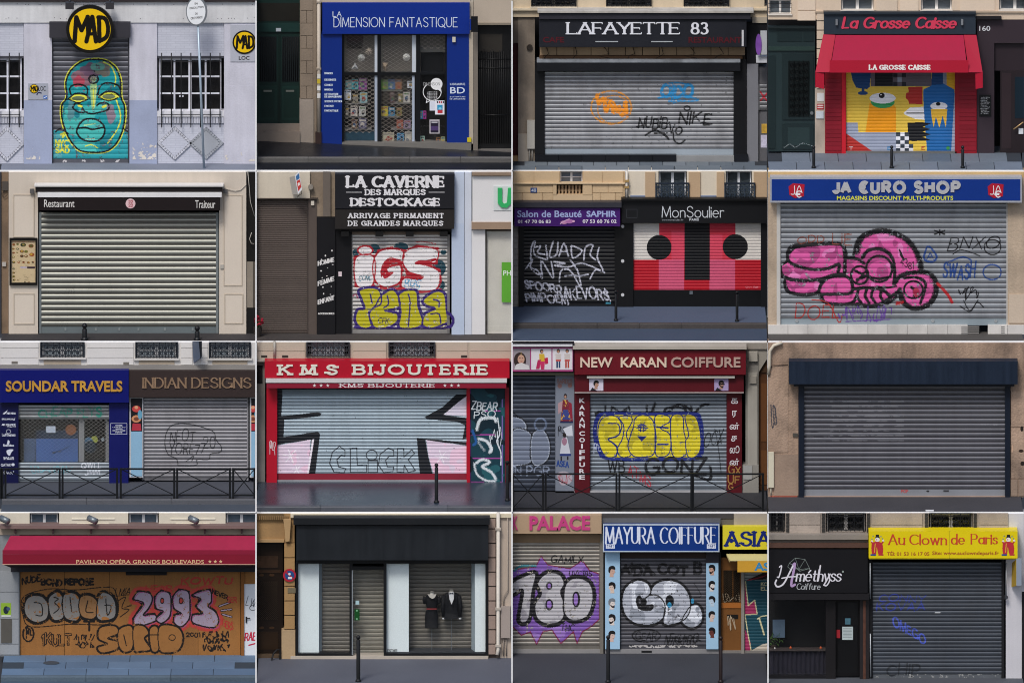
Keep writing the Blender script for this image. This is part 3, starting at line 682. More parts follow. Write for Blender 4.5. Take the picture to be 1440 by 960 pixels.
    sh, pf = c.shutter(s, 297, 206, 714, 912, 27, .0, SLAT('#6f7077', dirt=.25), rail=mat('#45464c', rough=.5), barh=26)
    cv = c.canvas(297, 206, 714, 886)
    teal, tq, gr, yl, bk, rd, mv = '#189aa0', '#4cb7b0', '#6aa294', '#d9d94a', '#14161a', '#b04a5c', '#7b5f74'
    cv.poly([(300, 725), (360, 735), (700, 735), (714, 740), (714, 886), (297, 886)], '#2f9ea6')
    cv.poly([(340, 745), (348, 880), (300, 880), (300, 740)], '#58a8ad')
    face = [(525, 332), (455, 345), (395, 395), (368, 460), (372, 545), (345, 590), (350, 680), (385, 770), (440, 835), (520, 850), (600, 840), (655, 790), (690, 700), (695, 600), (675, 540), (672, 450), (645, 380), (590, 340)]
    cv.poly([(x + (x - 520) * .06, y + (y - 600) * .035) for x, y in face], yl, True); cv.poly(face, teal, True)
    cv.speck(tq, .28, 22, 2, [paint(teal)]); cv.speck('#0f7f8a', .2, 26, 7, [paint(teal)])
    for (x, y, rx, ry, m_) in ((470, 440, 70, 55, '#8d6a75'), (520, 390, 85, 42, mv), (440, 455, 32, 38, rd), (570, 385, 60, 40, '#7e7a70'), (545, 370, 40, 25, gr), (620, 640, 30, 60, '#8f7f8c'), (395, 620, 20, 60, '#5d8f96')):
        n = vnoise(cv.h, cv.w, 10, int(x)); d2 = ((cv.X[None] - x) / rx) ** 2 + ((cv.Y[:, None] - y) / ry) ** 2
        k = (d2 < .35 + n) & (cv.a >= 0) & (d2 < 1.3); cv.a[k] = cv.ix(m_)
    cv.poly([(505, 470), (540, 470), (530, 590), (512, 605)], '#9fc08a', True)
    st = lambda p, w=9, m_=bk, cl=False, fz=1.5: cv.stroke(p, w, m_, closed=cl, fuzz=fz)
    for o_, w_ in ((yl, 7), ): st([(575, 345), (620, 370), (645, 430), (640, 480)], w_, o_); st([(650, 560), (672, 640), (660, 710), (600, 800)], w_, o_); st([(350, 590), (345, 660), (365, 720)], 6, o_)
    st(face, 9, bk, True)
    st([(395, 525), (390, 490), (430, 470), (480, 485), (485, 525), (440, 565), (400, 550)], 9); st([(545, 530), (560, 480), (600, 462), (655, 475), (672, 500)], 9)
    for cx, cy in ((437, 548), (607, 538)):
        cv.ell(cx, cy, 50 if cx < 500 else 58, 22, yl); cv.ell(cx, cy + 1, 36, 13, '#6f7b5a'); st([(cx - 58, cy + 6), (cx - 20, cy - 24), (cx + 30, cy - 24), (cx + 62, cy)], 9); st([(cx - 50, cy + 8), (cx, cy + 25), (cx + 50, cy + 8)], 7)
    st([(405, 600), (425, 575), (455, 590), (470, 620), (510, 635), (560, 625), (605, 610), (600, 578), (560, 575), (540, 590)], 9); st([(405, 600), (430, 622), (470, 630)], 8)
    st([(455, 595), (440, 590)], 12, yl); st([(575, 597), (590, 590)], 14, yl); st([(520, 500), (522, 590)], 7, yl); st([(535, 480), (525, 600)], 4, '#cdd98a')
    cv.poly([(430, 720), (470, 668), (540, 668), (580, 705), (580, 750), (545, 785), (480, 785), (440, 760)], tq, True); st([(430, 720), (470, 668), (540, 668), (580, 705), (580, 750), (545, 785), (480, 785), (440, 760)], 10, bk, True)
    st([(435, 715), (480, 712), (515, 722), (575, 710)], 9); st([(470, 700), (530, 690)], 6, '#b8d9a0'); st([(480, 775), (530, 775)], 5, '#d5e0c0')
    cv.ring(522, 442, 26, 22, 10, bk, fuzz=1); cv.ell(522, 442, 17, 14, '#9aa37e'); cv.ell(527, 398, 5, 5, bk)
    st([(475, 815), (510, 808), (545, 825)], 5, yl); st([(310, 735), (340, 720), (380, 745)], 8); st([(690, 720), (714, 735)], 8)
    cv.text('NYC', 310, 380, 815, 34, yl, 8, jit=.2); cv.text('SAD', 312, 385, 850, 30, yl, 8, jit=.2); st([(340, 750), (360, 745), (350, 765)], 12, yl)
    cv.wear(.06, 8); cv.emit(sh, 'graffiti', 0, pf, label='turquoise face mural with yellow outline')
    cv = c.canvas(340, 890, 700, 908, 1)
    for x in (350, 455, 560, 645): cv.tagline(x, 892, x + 22, 904, '#c9c6c6', 4, x, 4)
    cv.emit(sh, 'bar_marks', 0, lambda y: .012)
    # round sign + lamps
    def madsign(par, cx, cy, r, f, d, nm='sign'):
        sg = c.disc(par, nm, mat('#16140f', rough=.4), cx, cy, r, f, d, 56)
        c.disc(sg, 'yellow_disc', mat('#f3c311', rough=.4, var=.03), cx, cy, r * .865, f + .006, .02, 56)
        k = r / 133; cv = Canvas(c, cx - r, cy - r, cx + r, cy + r, max(.5, 1.0 / k if k < 1 else .8)); bk_ = mat('#14120c', rough=.4)
        S = lambda p, w: cv.stroke([(cx + (x - 502) * k, cy + (y - 165) * k) for x, y in p], w * k, bk_, smooth=False)
        S([(416, 230), (426, 98)], 25); S([(426, 98), (455, 170), (490, 95)], 24); S([(488, 95), (492, 185)], 24)
        S([(482, 232), (515, 95), (535, 232)], 24); S([(495, 190), (530, 190)], 18); S([(552, 98), (555, 230)], 24); cv.stroke([(cx + (x - 502) * k, cy + (y - 165) * k) for x, y in [(548, 98), (585, 105), (602, 150), (595, 205), (555, 230)]], 23 * k, bk_)
        cv.emit(sg, 'lettering', f + .008); return sg
    madsign(s, 502, 165, 133, .5, .12)
    for x in (388, 612):
        lp = MB(); p = c.p(x, 32, .55); w_ = .1
        lp.box(p[0] - w_, p[0] + w_, p[1], p[1] + .12, p[2] - .09, p[2] + .07); lp.box(p[0] - .015, p[0] + .015, p[1] + .05, p[1] + .4, p[2] + .07, p[2] + .1); lp.make('flood_lamp', mat('#3c3b3f', rough=.5), s)
    c.tube(s, 'lamp_bar', mat('#77777c'), [(400, 22, .42), (600, 22, .42)], .012)
    # small plates
    g = c.box(b, 'sign_plate', mat('#a9acb6', rough=.5, var=.05), 157, 466, 267, 556, .15, .02, label='small grey plate with yellow round emblem')
    madsign(g, 190, 496, 25, .16, .008, 'emblem'); c.btext(g, 'LOC', 215, 255, 482, 508, .153, mat('#1b1b22'), bold=.01)
    cv = c.canvas(157, 466, 267, 556, 1); cv.stroke([(206, 528), (215, 517), (230, 520)], 6, '#2a2f55'); cv.rect(242, 534, 264, 552, '#3f6fb8'); cv.stroke([(246, 546), (260, 540)], 4, '#dfe6f0'); cv.emit(g, 'print', .152)
    g = c.box(b, 'sign_plate', mat('#b4b6bf', rough=.5, var=.05), 1285, 140, R - 6, 345, .15, .02, label='larger grey plate with yellow round emblem')
    madsign(g, 1363, 237, 66, .165, .012, 'emblem'); c.btext(g, 'LOC', 1332, 1392, 314, 335, .153, mat('#1b1b22'), bold=.02)
    # leaning signpost
    p0 = c.onfloor(1138, 940); f = c.Yw - p0[1]
    t = thing('street_sign', 'round white message sign on a leaning galvanised pole', 'sign', p0)
    mb = MB(); mb.tube([p0 - Vector((0, 0, .01)), Vector(c.p(1104, 120, f))], .028, 8); mb.make('pole', mat('#a8b6c2', rough=.4, metal=.3), t, smooth=True)
    d_ = c.disc(t, 'sign_disc', mat('#8c9096', rough=.4, metal=.5), 1097, 66, 60, f + .05, .035, 40, 80)
    c.disc(d_, 'sign_face', mat('#e6e8ea', rough=.4, var=.02), 1094, 66, 52, f + .053, .01, 40, 72)
    for t_, x0, x1, y0, y1 in (('EN', 1086, 1102, 16, 27), ('DISSOLUTION', 1058, 1135, 42, 53), ('DE', 1088, 1102, 72, 83), ('CROYANCE', 1064, 1130, 98, 111)):
        c.btext(d_, t_, x0, x1, y0, y1, f + .056, mat('#33343a'), bold=.015, rise=8 if len(t_) > 3 else 0)
bay00()
# ================================================================== row 1, bay 2: blue bookshop
def bay01():
    c = CELLS[0, 1]; L, R = c.L, c.R
    floors(c, mat('#24262b', rough=.35, var=.2, grain=.18, bump=.25), road=mat('#1c1f26', rough=.5, var=.2, grain=.2, bump=.25), kerbm=mat('#5d5b59', rough=.5, var=.25, grain=.2, bump=.3, rnd=.1))
    stone = mat('#8d7f70', rough=.85, var=.14, streak=.08, bump=.3, dirt=.2)
    b = thing('building', 'beige stone building with dark green double door beside the bookshop', 'building', c.base(200))
    core(c, b); c.box(b, 'wall', stone, 252, 0, 345, None, .1, .6); stones(c, b, stone, [254, 325], [0, 60, 130, 200, 270, 340, 410, 480, 550], .125, .03, 3)
    c.box(b, 'plinth', mat('#9c9186', rough=.9, var=.2, bump=.3), 250, 552, 328, None, .14, .6)
    c.box(b, 'wall_top', mat('#b9ab99', rough=.85, var=.1), 345, 0, 1200, 15, .1, .6)
    dg = mat('#18302c', rough=.4, var=.1); dk = mat('#0c1211', rough=.3)
    dr = c.box(b, 'door', dg, L, 0, 252, 690, -.05, .1, label='dark green double door with iron grilles')
    c.box(dr, 'fanlight', mat('#2b2a26', rough=.2, var=.3), 18, 18, 248, 118, -.04, .02); c.box(dr, 'transom', mat('#1e3a36', rough=.4), L, 132, 252, 178, 0, .06)
    c.box(dr, 'number_plate', mat('#aeb4ba'), 119, 158, 147, 176, .012, .02)
    for x0, x1 in ((28, 122), (152, 248)):
        c.box(dr, 'glazing', mat('#23282a', rough=.15, var=.3), x0, 205, x1, 455, -.042, .02)
        for i in range(8): c.tube(dr, 'grille_bar', mat('#0d0f0f'), [(x0 + 6 + i * 11.5, 208, -.02), (x0 + 6 + i * 11.5, 452, -.02)], .008, 5)
        c.box(dr, 'panel', mat('#1b3631', rough=.4), x0 - 2, 480, x1 + 2, 672, -.035, .03); c.box(dr, 'panel_inset', mat('#17302b', rough=.4), x0 + 10, 495, x1 - 10, 655, -.03, .03)
        c.box(dr, 'letter_slot', mat('#8a8d86', rough=.3, metal=.6), x0 + 22, 502, x0 + 68, 512, -.02, .02)
    c.box(dr, 'meeting_stile', mat('#132622', rough=.4), 132, 195, 144, 688, -.03, .05)
    sm = mat('#8b7f74', rough=.85, var=.18, bump=.2)
    c.box(b, 'door_step', sm, L, 692, 252, 730, .08, .5); c.box(b, 'door_step', sm, L, 732, 252, None, .2, .6)
    c.tube(b, 'drain_pipe', mat('#bfb4a6', rough=.6, var=.1), [(357, 0, .16), (357, 760, .16)], .045, 10)
    for y in (10, 380): c.box(b, 'pipe_collar', mat('#9d9285'), 344, y, 370, y + 9, .215, .1)
    c.box(b, 'pipe_shoe', mat('#3b2b28', rough=.8, var=.3), 338, 738, 372, None, .21, .11)
    cv = c.canvas(346, 410, 368, 550, 1)
    for i, (y, m_) in enumerate(((412, '#d8d5cc'), (440, '#c7b23c'), (478, '#e4e2de'), (520, '#dcdad6'))): cv.rect(348, y, 366, y + 26, m_)
    cv.emit(b, 'stickers', .208)
    # bookshop
    s = thing('bookshop_front', 'bright blue comic bookshop front with glazed window behind a diamond grille', 'shopfront', c.base(780))
    bl = mat('#0e3180', rough=.4, var=.05, sc=.6); bl2 = mat('#10338a', rough=.4, var=.05, sc=.6); blk = mat('#15171b', rough=.4)
    sg = c.box(s, 'sign_board', bl2, 377, 18, 1196, 190, .22, .3)
    cv = Canvas(c, 400, 50, 1170, 165, 1); wh = mat('#d5def2', rough=.4, var=.02)
    cv.text('LA', 436, 482, 93, 27, wh, 3.5); G = 'DIMENSION FANTASTIQUE'; cv.text(G, 441, 1128, 151, 52, wh, 3.8, track=.2)
    cv.emit(sg, 'lettering', .222)
    c.box(s, 'side_panel', bl, 372, 191, 486, None, .14, .4); rp = c.box(s, 'side_panel', bl, 1070, 191, 1192, None, .14, .4)
    c.box(s, 'end_cap', mat('#b3a898'), 1192, 10, 1216, 800, .12, .3)
    cv = Canvas(c, 380, 395, 486, 640, 1)
    for t_, y in (('BANDES', 413), ('DESSINEES', 449), ('COMICS', 478), ('MANGAS', 504), ('LITTERATURE', 529), ('DE LIMAGINAIRE', 543), ('SCIENCE FICTION', 569), ('FANTASY', 595), ('FANTASTIQUE', 621)):
        cv.text(t_, 390, 390 + len(t_) * 6.3 + 6, y, 9, wh, 2.2)
    cv.emit(s, 'lettering', .142)
    for t_, x0, x1, y0, y1 in (('LIBRAIRIE', 1087, 1172, 463, 475), ('BD', 1088, 1170, 486, 521), ('& LITTERATURES', 1086, 1172, 536, 543), ('DE LIMAGINAIRE', 1086, 1172, 548, 555)): c.btext(rp, t_, x0, x1, y0, y1, .143, wh, bold=.01)
    c.box(s, 'alarm_box', mat('#c9c4b4'), 1100, 208, 1118, 236, .2, .06)
    # joinery
    def fr(*q): return c.box(s, 'window_frame', blk, *q, .02, .09)
    fr(486, 191, 499, 795); fr(683, 196, 703, 795); fr(898, 196, 921, 800); fr(1061, 191, 1070, 803); fr(499, 191, 1061, 196); fr(499, 404, 683, 421); fr(703, 404, 898, 421); fr(921, 404, 1061, 416)
    c.box(s, 'threshold', mat('#77746f', rough=.7), 486, 795, 1205, None, .16, .4); 
    for x0, x1 in ((668, 683), (876, 898)): c.box(s, 'white_post', mat('#c4cbd4', rough=.5), x0, 197, x1, 403, -.02, .05); 
    for x0, x1 in ((668, 683), (876, 890)): c.box(s, 'white_post', mat('#aab4c2', rough=.5), x0, 422, x1, 794, -.02, .05)
    for q in ((499, 197, 668, 403), (703, 197, 876, 403), (921, 197, 1061, 403), (499, 422, 668, 794), (703, 422, 876, 794), (921, 417, 1061, 800)): c.box(s, 'pane', GLASS, *q, -.03, .006)
    gm_ = mat('#b5aca2', rough=.4, metal=.4)
    for q in ((499, 197, 668, 403), (703, 197, 876, 403), (921, 197, 1061, 275), (499, 422, 668, 740), (703, 422, 876, 790)): lattice(c, s, *q, -.07, 36, gm_, .0042)
    c.box(s, 'window_backdrop', mat('#8a847b', rough=.9, var=.35, sc=.8), 486, 191, 1070, 405, -.5, .02); c.box(s, 'window_backdrop', mat('#2a2826', rough=.9, var=.4, sc=1.2), 486, 405, 1070, None, -.5, .02)
    c.box(s, 'dark_poster', mat('#3c1422', rough=.7), 512, 198, 605, 232, -.3, .01); c.box(s, 'dark_poster', mat('#141214', rough=.7), 516, 232, 600, 272, -.3, .01)
    c.box(s, 'interior_arch', mat('#191817'), 705, 275, 780, 405, -.6, .02); c.box(s, 'blind', mat('#7b7974', rough=.9), 921, 262, 1061, 290, -.2, .02); c.box(s, 'dark_cabinet', mat('#131417', rough=.5), 925, 296, 1050, 403, -.3, .05)
    for x0, x1, y in ((503, 625, 500), (503, 640, 577), (503, 610, 650), (503, 650, 718), (705, 820, 503), (760, 876, 575), (705, 800, 650), (760, 876, 718)):
        c.box(s, 'shelf', mat('#8d8b88', rough=.5), x0, y, x1, y + 5, -.16, .3)
    c.box(s, 'display_box', mat('#274656', rough=.4, var=.4, sc=6), 500, 735, 672, 793, -.12, .3)
    # window ornaments: paper stars and masks
    for i, (x, y, r_, m_, lab) in enumerate(((635, 286, 24, '#cdbfae', 'folded beige paper star hanging in the left window'), (594, 323, 21, '#bfbfba', 'round white mask hanging in the left window'), (558, 370, 20, '#d0d0d0', 'white paper pyramid hanging in the left window'), (845, 320, 22, '#d8d6d0', 'round white mask hanging in the middle window'), (726, 372, 20, '#b59f88', 'tan paper cone hanging in the middle window'))):
        pts = [(x + (r_ if k % 2 == 0 else r_ * (.62 if i == 0 else .93)) * math.cos(k * math.pi / 7), y + (r_ if k % 2 == 0 else r_ * (.62 if i == 0 else .93)) * math.sin(k * math.pi / 7)) for k in range(14)]
        if i == 2: pts = [(x - r_, y + 16), (x, y - 20), (x + r_, y + 16)]
        if i == 4: pts = [(x - 18, y - 22), (x + 18, y - 22), (x + 2, y + 24), (x - 2, y + 24)]
        v = [c.p(px_, py_, -.16) for px_, py_ in pts]; n = len(v); v += [c.p(x, y, -.09), c.p(x, y, -.2)]
        fcs = [(k, (k + 1) % n, n) for k in range(n)] + [((k + 1) % n, k, n + 1) for k in range(n)]
        tag(mk('hanging_ornament', v, fcs, mat(m_, rough=.8, var=.15, sc=9)), lab, 'ornament', 'ornaments hanging in the bookshop window')
    # books, each a thing
    bk = [(505, 447, 540, 498, '#6d9a9c'), (541, 442, 577, 498, '#4fa3ac'), (580, 436, 624, 499, '#8f4d8e'), (585, 516, 627, 574, '#8fb0b4'), (546, 525, 575, 574, '#8a8474'), (500, 502, 537, 556, '#d6dbe2'), (534, 590, 572, 646, '#c8bfb6'), (582, 594, 618, 646, '#cfcdca'), (505, 600, 526, 646, '#6a6560'), (540, 665, 570, 716, '#7c6250'), (580, 662, 622, 716, '#6d6a86'),
          (705, 446, 741, 498, '#6d9c3c'), (745, 444, 782, 498, '#39699a'), (784, 444, 818, 498, '#9a6a42'), (850, 452, 886, 490, '#dfe3e8'), (798, 520, 826, 572, '#77735a'), (828, 514, 864, 572, '#c9c4bd'), (752, 515, 778, 572, '#56303a'), (703, 594, 742, 646, '#c8b83c'), (746, 600, 780, 646, '#2f86b0'), (790, 600, 820, 646, '#8b8348'), (790, 668, 826, 716, '#a8604a'), (830, 670, 868, 716, '#8d7f96'), (792, 742, 832, 792, '#4a94bd'), (712, 738, 776, 792, '#b9b39a'), (836, 734, 874, 792, '#b5b2a8'),
          (918, 618, 936, 662, '#3e9ac4'), (938, 618, 955, 662, '#a63e8e'), (922, 758, 946, 802, '#9fb9ac'), (1010, 764, 1034, 802, '#a5764f'), (1036, 762, 1060, 802, '#9ba37c')]
    cn = ['teal', 'turquoise', 'purple', 'pale blue', 'olive grey', 'white', 'cream', 'pale grey', 'dark grey', 'brown', 'slate violet', 'green', 'blue', 'tan', 'white square', 'khaki', 'ivory', 'maroon', 'yellow', 'azure', 'mustard', 'rust', 'mauve', 'sky blue', 'beige wide', 'stone grey', 'cyan', 'magenta', 'mint', 'caramel', 'sage']
    for i, (x0, y0, x1, y1, h) in enumerate(bk):
        f = -.105 - .01 * (i % 3); a, e = c.p(x0, y0, f), c.p(x1, y1, f); mb = MB(); mb.box(a[0], e[0], a[1], a[1] + .03, e[2], a[2])
        sh = 'top' if y1 < 505 else 'second' if y1 < 580 else 'third' if y1 < 655 else 'fourth' if y1 < 720 else 'bottom'
        bay = 'left' if x1 < 690 else 'middle' if x1 < 900 else 'door'
        col_ = cn[i]; o = tag(mb.make('book', mat(h, rough=.5, var=.25, sc=8)), f'{col_} book facing out on the {sh} row of the {bay} bookshop window', 'book', 'books in the bookshop window')
        cv = Canvas(c, x0, y0, x1, y1, 1); r = random.Random(i); w_, h_ = x1 - x0, y1 - y0
        hs = ['#c9c2b6', '#24222b', '#9c4a40', '#b89a4c', '#3a5878', '#5f8058', '#8f8a86', '#4a4450']
        cv.rect(x0 + 3, y0 + 4, x1 - 3, y0 + 4 + h_ * .16, r.choice(hs)); cv.ell(x0 + w_ * r.uniform(.35, .65), y0 + h_ * .58, w_ * .27, h_ * .24, r.choice(hs)); cv.ell(x0 + w_ * r.uniform(.3, .7), y0 + h_ * .75, w_ * .2, h_ * .12, r.choice(hs)); cv.wear(.15, 4)
        cv.emit(o, 'cover_print', f, lift=.002)
    # door notices
    def notice(nm, lab, x0, y0, x1, y1, h, f=-.02):
        a, e = c.p(x0, y0, f), c.p(x1, y1, f); mb = MB(); mb.box(a[0], e[0], a[1], a[1] + .004, e[2], a[2]); return tag(mb.make(nm, mat(h, rough=.6, var=.05)), lab, 'poster', 'notices on the bookshop door')
    notice('notice', 'plain white sheet taped inside the bookshop door', 974, 563, 1014, 616, '#d5d8e2')
    o = notice('notice', 'white poster with blue and red print on the bookshop door', 1004, 560, 1056, 638, '#e3e4ea', -.016); cv = Canvas(c, 1004, 560, 1056, 638, 1); cv.rect(1016, 584, 1046, 612, '#3a9cc4'); cv.rect(1018, 612, 1046, 630, '#c23a44'); cv.ell(1032, 604, 9, 6, '#8fd0e2'); [cv.rect(1014 + i * 11, 564, 1020 + i * 11, 574, h) for i, h in enumerate(('#222', '#b33', '#b33', '#222'))] if False else None
    for i, h in enumerate(('#222226', '#b33340', '#b33340', '#222226')): cv.rect(1014 + i * 11, 564, 1021 + i * 11, 574, h)
    cv.emit(o, 'print', -.016)
    o = notice('notice', 'dark violet poster with white border on the bookshop door', 973, 666, 1029, 744, '#b9b4b8'); cv = Canvas(c, 973, 666, 1029, 744, 1); cv.rect(979, 674, 1023, 738, '#2a2338'); cv.rect(979, 702, 1023, 726, '#54406e'); cv.rect(984, 678, 1018, 684, '#c8c4cc'); cv.emit(o, 'print', -.02)
    t = c.p(985, 520, -.02); cv = Canvas(c, 930, 430, 1050, 580, 1); wv = mat('#e4e4e4', rough=.5, var=.02)
    cv.ell(1012, 468, 33, 33, wv); cv.poly([(1015, 495), (1034, 490), (1036, 512)], wv); cv.ring(988, 512, 50, 48, 4, wv, -40, 235); cv.stroke([(960, 552), (955, 572), (976, 560)], 4, wv, smooth=False); cv.text('DIMENSION', 940, 1030, 476, 16, mat('#9a9a9a'), 2)
    for i in range(6): cv.text('LIBRAIRIE', 960, 1016, 515 + i * 8, 4, mat('#a9a9a9'), 1.4)
    cv.emit(s, 'window_decal', -.028)
    # dark neighbour on the right
    n_ = thing('neighbour_front', 'dark closed iron gate next to the blue bookshop', 'shopfront', c.base(1320))
    c.box(n_, 'upper_wall', mat('#b7aa9a', rough=.85, var=.12), 1218, 0, R, 128, .1, .6); c.box(n_, 'lintel', mat('#8a8072'), 1216, 128, R, 140, .12, .5)
    c.box(n_, 'hanging_sign', mat('#16181d', rough=.4), 1204, 94, 1242, 180, .5, .08); c.box(n_, 'sign_edge', bl2, 1197, 110, 1205, 170, .5, .07)
    c.box(n_, 'jamb', mat('#7d756c', rough=.7, var=.2), 1216, 141, 1242, None, .1, .5)
    dk_ = mat('#1b1b1c', rough=.4, var=.3); c.box(n_, 'gate_panel', dk_, 1243, 141, R, None, -.1, .1)
    c.box(n_, 'glazing', mat('#3a3733', rough=.12, var=.4, sc=1.2), 1250, 190, 1378, 290, -.09, .02)
    for i in range(15):
        x = 1252 + i * 12.2; c.tube(n_, 'gate_bar', mat('#0e0e0f', rough=.4), [(x, 300 - 24 * abs(math.sin(i * .8)), -.05), (x, 800, -.05)], .009, 5)
    for y in (330, 380, 640): c.tube(n_, 'gate_rail', mat('#0e0e0f', rough=.4), [(1243, y, -.045), (R, y, -.045)], .012, 5)
    c.box(n_, 'yellow_tag', mat('#c9b920'), 1183, 766, 1206, 790, .17, .02); c.box(n_, 'gate_step', mat('#6e6a66', rough=.8), 1216, 838, R, None, .16, .6)
bay01()
# ================================================================== row 1, bay 3: LAFAYETTE 83
def bay02():
    c = CELLS[0, 2]; L, R = c.L, c.R
    sl = [mat(h, rough=.7, var=.12, grain=.1, bump=.2) for h in ('#6f7880', '#7a828a', '#68717a', '#747c83')]
    floors(c, mat('#3c4046', rough=.9), slabs=(11, 2), slabm=sl)
    st = mat('#c9b9a0', rough=.85, var=.1, streak=.06, bump=.2)
    b = thing('building', 'cream stone upper floor with iron window railings above the black cafe sign', 'building', c.base(60))
    core(c, b)
    c.wallholes(b, 'upper_wall', st, L, -4, R, 96, [(118, -10, 362, 38), (535, -10, 780, 38), (966, -10, 1212, 38), (1412, -10, 1440, 38)], .12, .4)
    for x0, x1 in ((118, 362), (535, 780), (966, 1212)):
        upper_window(c, b, x0 + 20, -30, x1 - 20, 40, -.1, '#9c9890', '#20242a'); scroll_rail(c, b, x0, -22, x1, 36, .2, mat('#101318', rough=.5), 9)
        c.box(b, 'sill', mat('#d5c8b2', rough=.8), x0 - 8, 39, x1 + 8, 46, .2, .3)
    c.box(b, 'string_course', mat('#d3c5ac', rough=.85, var=.1), L, 48, R, 60, .2, .3)
    gry = mat('#8a7f73', rough=.9, var=.25, streak=.2, bump=.3, dirt=.4)
    c.box(b, 'side_wall', gry, 42, 97, 135, None, .06, .5); c.box(b, 'side_plinth', mat('#a39a8f', rough=.9, var=.3), 42, 745, 100, None, .09, .5); c.box(b, 'red_door', mat('#4a0f1c', rough=.4, var=.1), L, 240, 42, 870, -.1, .1); c.box(b, 'side_wall', mat('#6d6258', rough=.9, var=.2), L, 97, 42, 240, .05, .4)
    c.box(b, 'door_step', mat('#a98a66', rough=.8), L, 870, 42, None, .05, .4)
    c.box(b, 'meter_box', mat('#b0aca4', rough=.6, var=.1), 92, 672, 134, 828, .16, .1)
    for x in (105, 120): c.tube(b, 'conduit', mat('#8e8a84'), [(x, 828, .1), (x, 905, .1)], .018)
    c.disc(b, 'bell', mat('#3a332e'), 106, 266, 17, .1, .05, 14)
    s = thing('cafe_front', 'cafe front with black fascia, white serif name and grey tagged shutter', 'shopfront', c.base(720))
    nv = mat('#23252d', rough=.55, var=.12, streak=.06)
    c.box(s, 'gutter', mat('#b9b4ac', rough=.7, var=.25, streak=.2), 150, 62, 1352, 73, .62, .5); c.sheet(s, 'roof_edge', mat('#3a3436', rough=.6), [(148, 74, .62), (1356, 50, .62), (1312, 110, .5), (160, 110, .5)], .02) if False else None
    c.box(s, 'cornice', mat('#33323a', rough=.6, var=.2), 158, 74, 1335, 108, .56, .45)
    sg = c.box(s, 'sign_board', nv, 158, 110, 1312, 262, .5, .3)
    c.raised(sg, 'LAFAYETTE', 318, 940, 190, 62, .525, mat('#dfe0e6', rough=.4, var=.03), 14, 5, .12, track=.1); c.raised(sg, '83', 1008, 1095, 190, 60, .525, mat('#dfe0e6', rough=.4, var=.03), 14, 6, 0, track=.22)
    rd = mat('#5a1520', rough=.5); c.btext(sg, 'CAFE', 180, 298, 207, 238, .504, rd, .01, bold=.02); c.btext(sg, 'RESTAURANT', 990, 1285, 207, 240, .504, rd, .01, bold=.02)
    for x0, x1 in ((472, 598), (782, 902)): c.box(sg, 'light_strip', mat('#a9adb2'), x0, 231, x1, 236, .52, .02)
    c.box(sg, 'end_plate', mat('#c9c9cc'), 1286, 168, 1297, 258, .505, .01)
    tl = mat('#a08a70', rough=.8, var=.15, rnd=.1, streak=.1)
    c.box(s, 'band_backing', mat('#3b3028', rough=.9), 160, 262, 1305, 335, .1, .1)
    for i in range(12): c.box(s, 'tile', tl, 162 + i * 95.3 + 2, 264, 162 + (i + 1) * 95.3 - 2, 308, .125, .02)
    rr = random.Random(4)
    for i in range(7): x = 200 + i * 160; c.tube(s, 'cable', mat('#1a1719'), [(x, 262, .16), (x + rr.uniform(5, 30), 300, .18), (x - rr.uniform(0, 40), 312, .2), (x + rr.uniform(-60, 60), 326, .2)], .008, 5)
    c.box(s, 'old_rail', mat('#5b4430', rough=.8, var=.3), 160, 312, 1290, 330, .2, .1)
    c.box(s, 'shutter_box', mat('#1b1d23', rough=.45, var=.15), 146, 350, 1278, 396, .36, .4); c.box(s, 'box_top', mat('#8b9096', rough=.6, var=.4, sc=5, dirt=.5), 146, 334, 1278, 349, .355, .35)
    dk = mat('#17181c', rough=.5, var=.15)
    c.box(s, 'side_post', dk, 136, 340, 188, None, .14, .4); c.box(s, 'side_post', dk, 1243, 330, 1312, None, .14, .4)
    pl = mat('#1c1e24', rough=.35, var=.1, rnd=.1)
    for i in range(6): c.box(s, 'plinth_tile', pl, 136 + i * 131 + 1, 862, 136 + (i + 1) * 131 - 1, None, .2, .35)
    c.box(s, 'plinth_patch', mat('#8e8f90', rough=.8, var=.3), 922, 868, 1243, None, .17, .3); c.box(s, 'plinth_tile', pl, 1246, 860, 1320, None, .2, .35)
    sh, pf = c.shutter(s, 190, 398, 1240, 862, 23.2, .05, SLAT('#9a9b9f', dirt=.3), rail=dk, bar=mat('#9fa9b2', rough=.5, var=.15), barh=34)
    cv = c.canvas(190, 398, 1240, 828); og = '#d9963c'; bl = '#2f8fc4'; bk = '#1a1a1d'
    cv.ring(560, 598, 112, 92, 9, og, 20, 375, fuzz=2, drop=.2); cv.ring(575, 610, 90, 78, 7, og, 60, 330, fuzz=2, drop=.35)
    cv.stroke([(480, 530), (495, 580), (520, 545), (530, 620), (555, 570), (575, 625), (600, 590), (620, 640), (640, 570), (645, 640)], 20, '#e8962a', fuzz=4, drop=.12); cv.stroke([(490, 560), (560, 560), (600, 625)], 14, '#e8962a', fuzz=4, drop=.2)
    cv.text('OIDO', 838, 1010, 545, 70, bl, 15, slant=.1, jit=.2, fuzz=3, drop=.1); cv.stroke([(820, 545), (900, 535), (1020, 545), (1030, 560), (880, 562)], 9, bl, fuzz=3, drop=.15); cv.stroke([(905, 575), (940, 560)], 8, bl); cv.stroke([(850, 470), (930, 460), (1010, 480)], 8, bl, fuzz=2, drop=.2)
    cv.text('NUBIB', 710, 868, 712, 60, bk, 8, slant=.15, jit=.2, fuzz=1); cv.text('VO', 880, 950, 745, 44, bk, 8, slant=.15, jit=.2, fuzz=1); cv.text('NIKE', 935, 1110, 690, 65, bk, 9, slant=.15, jit=.2, fuzz=1); cv.ring(982, 602, 16, 12, 7, bk)
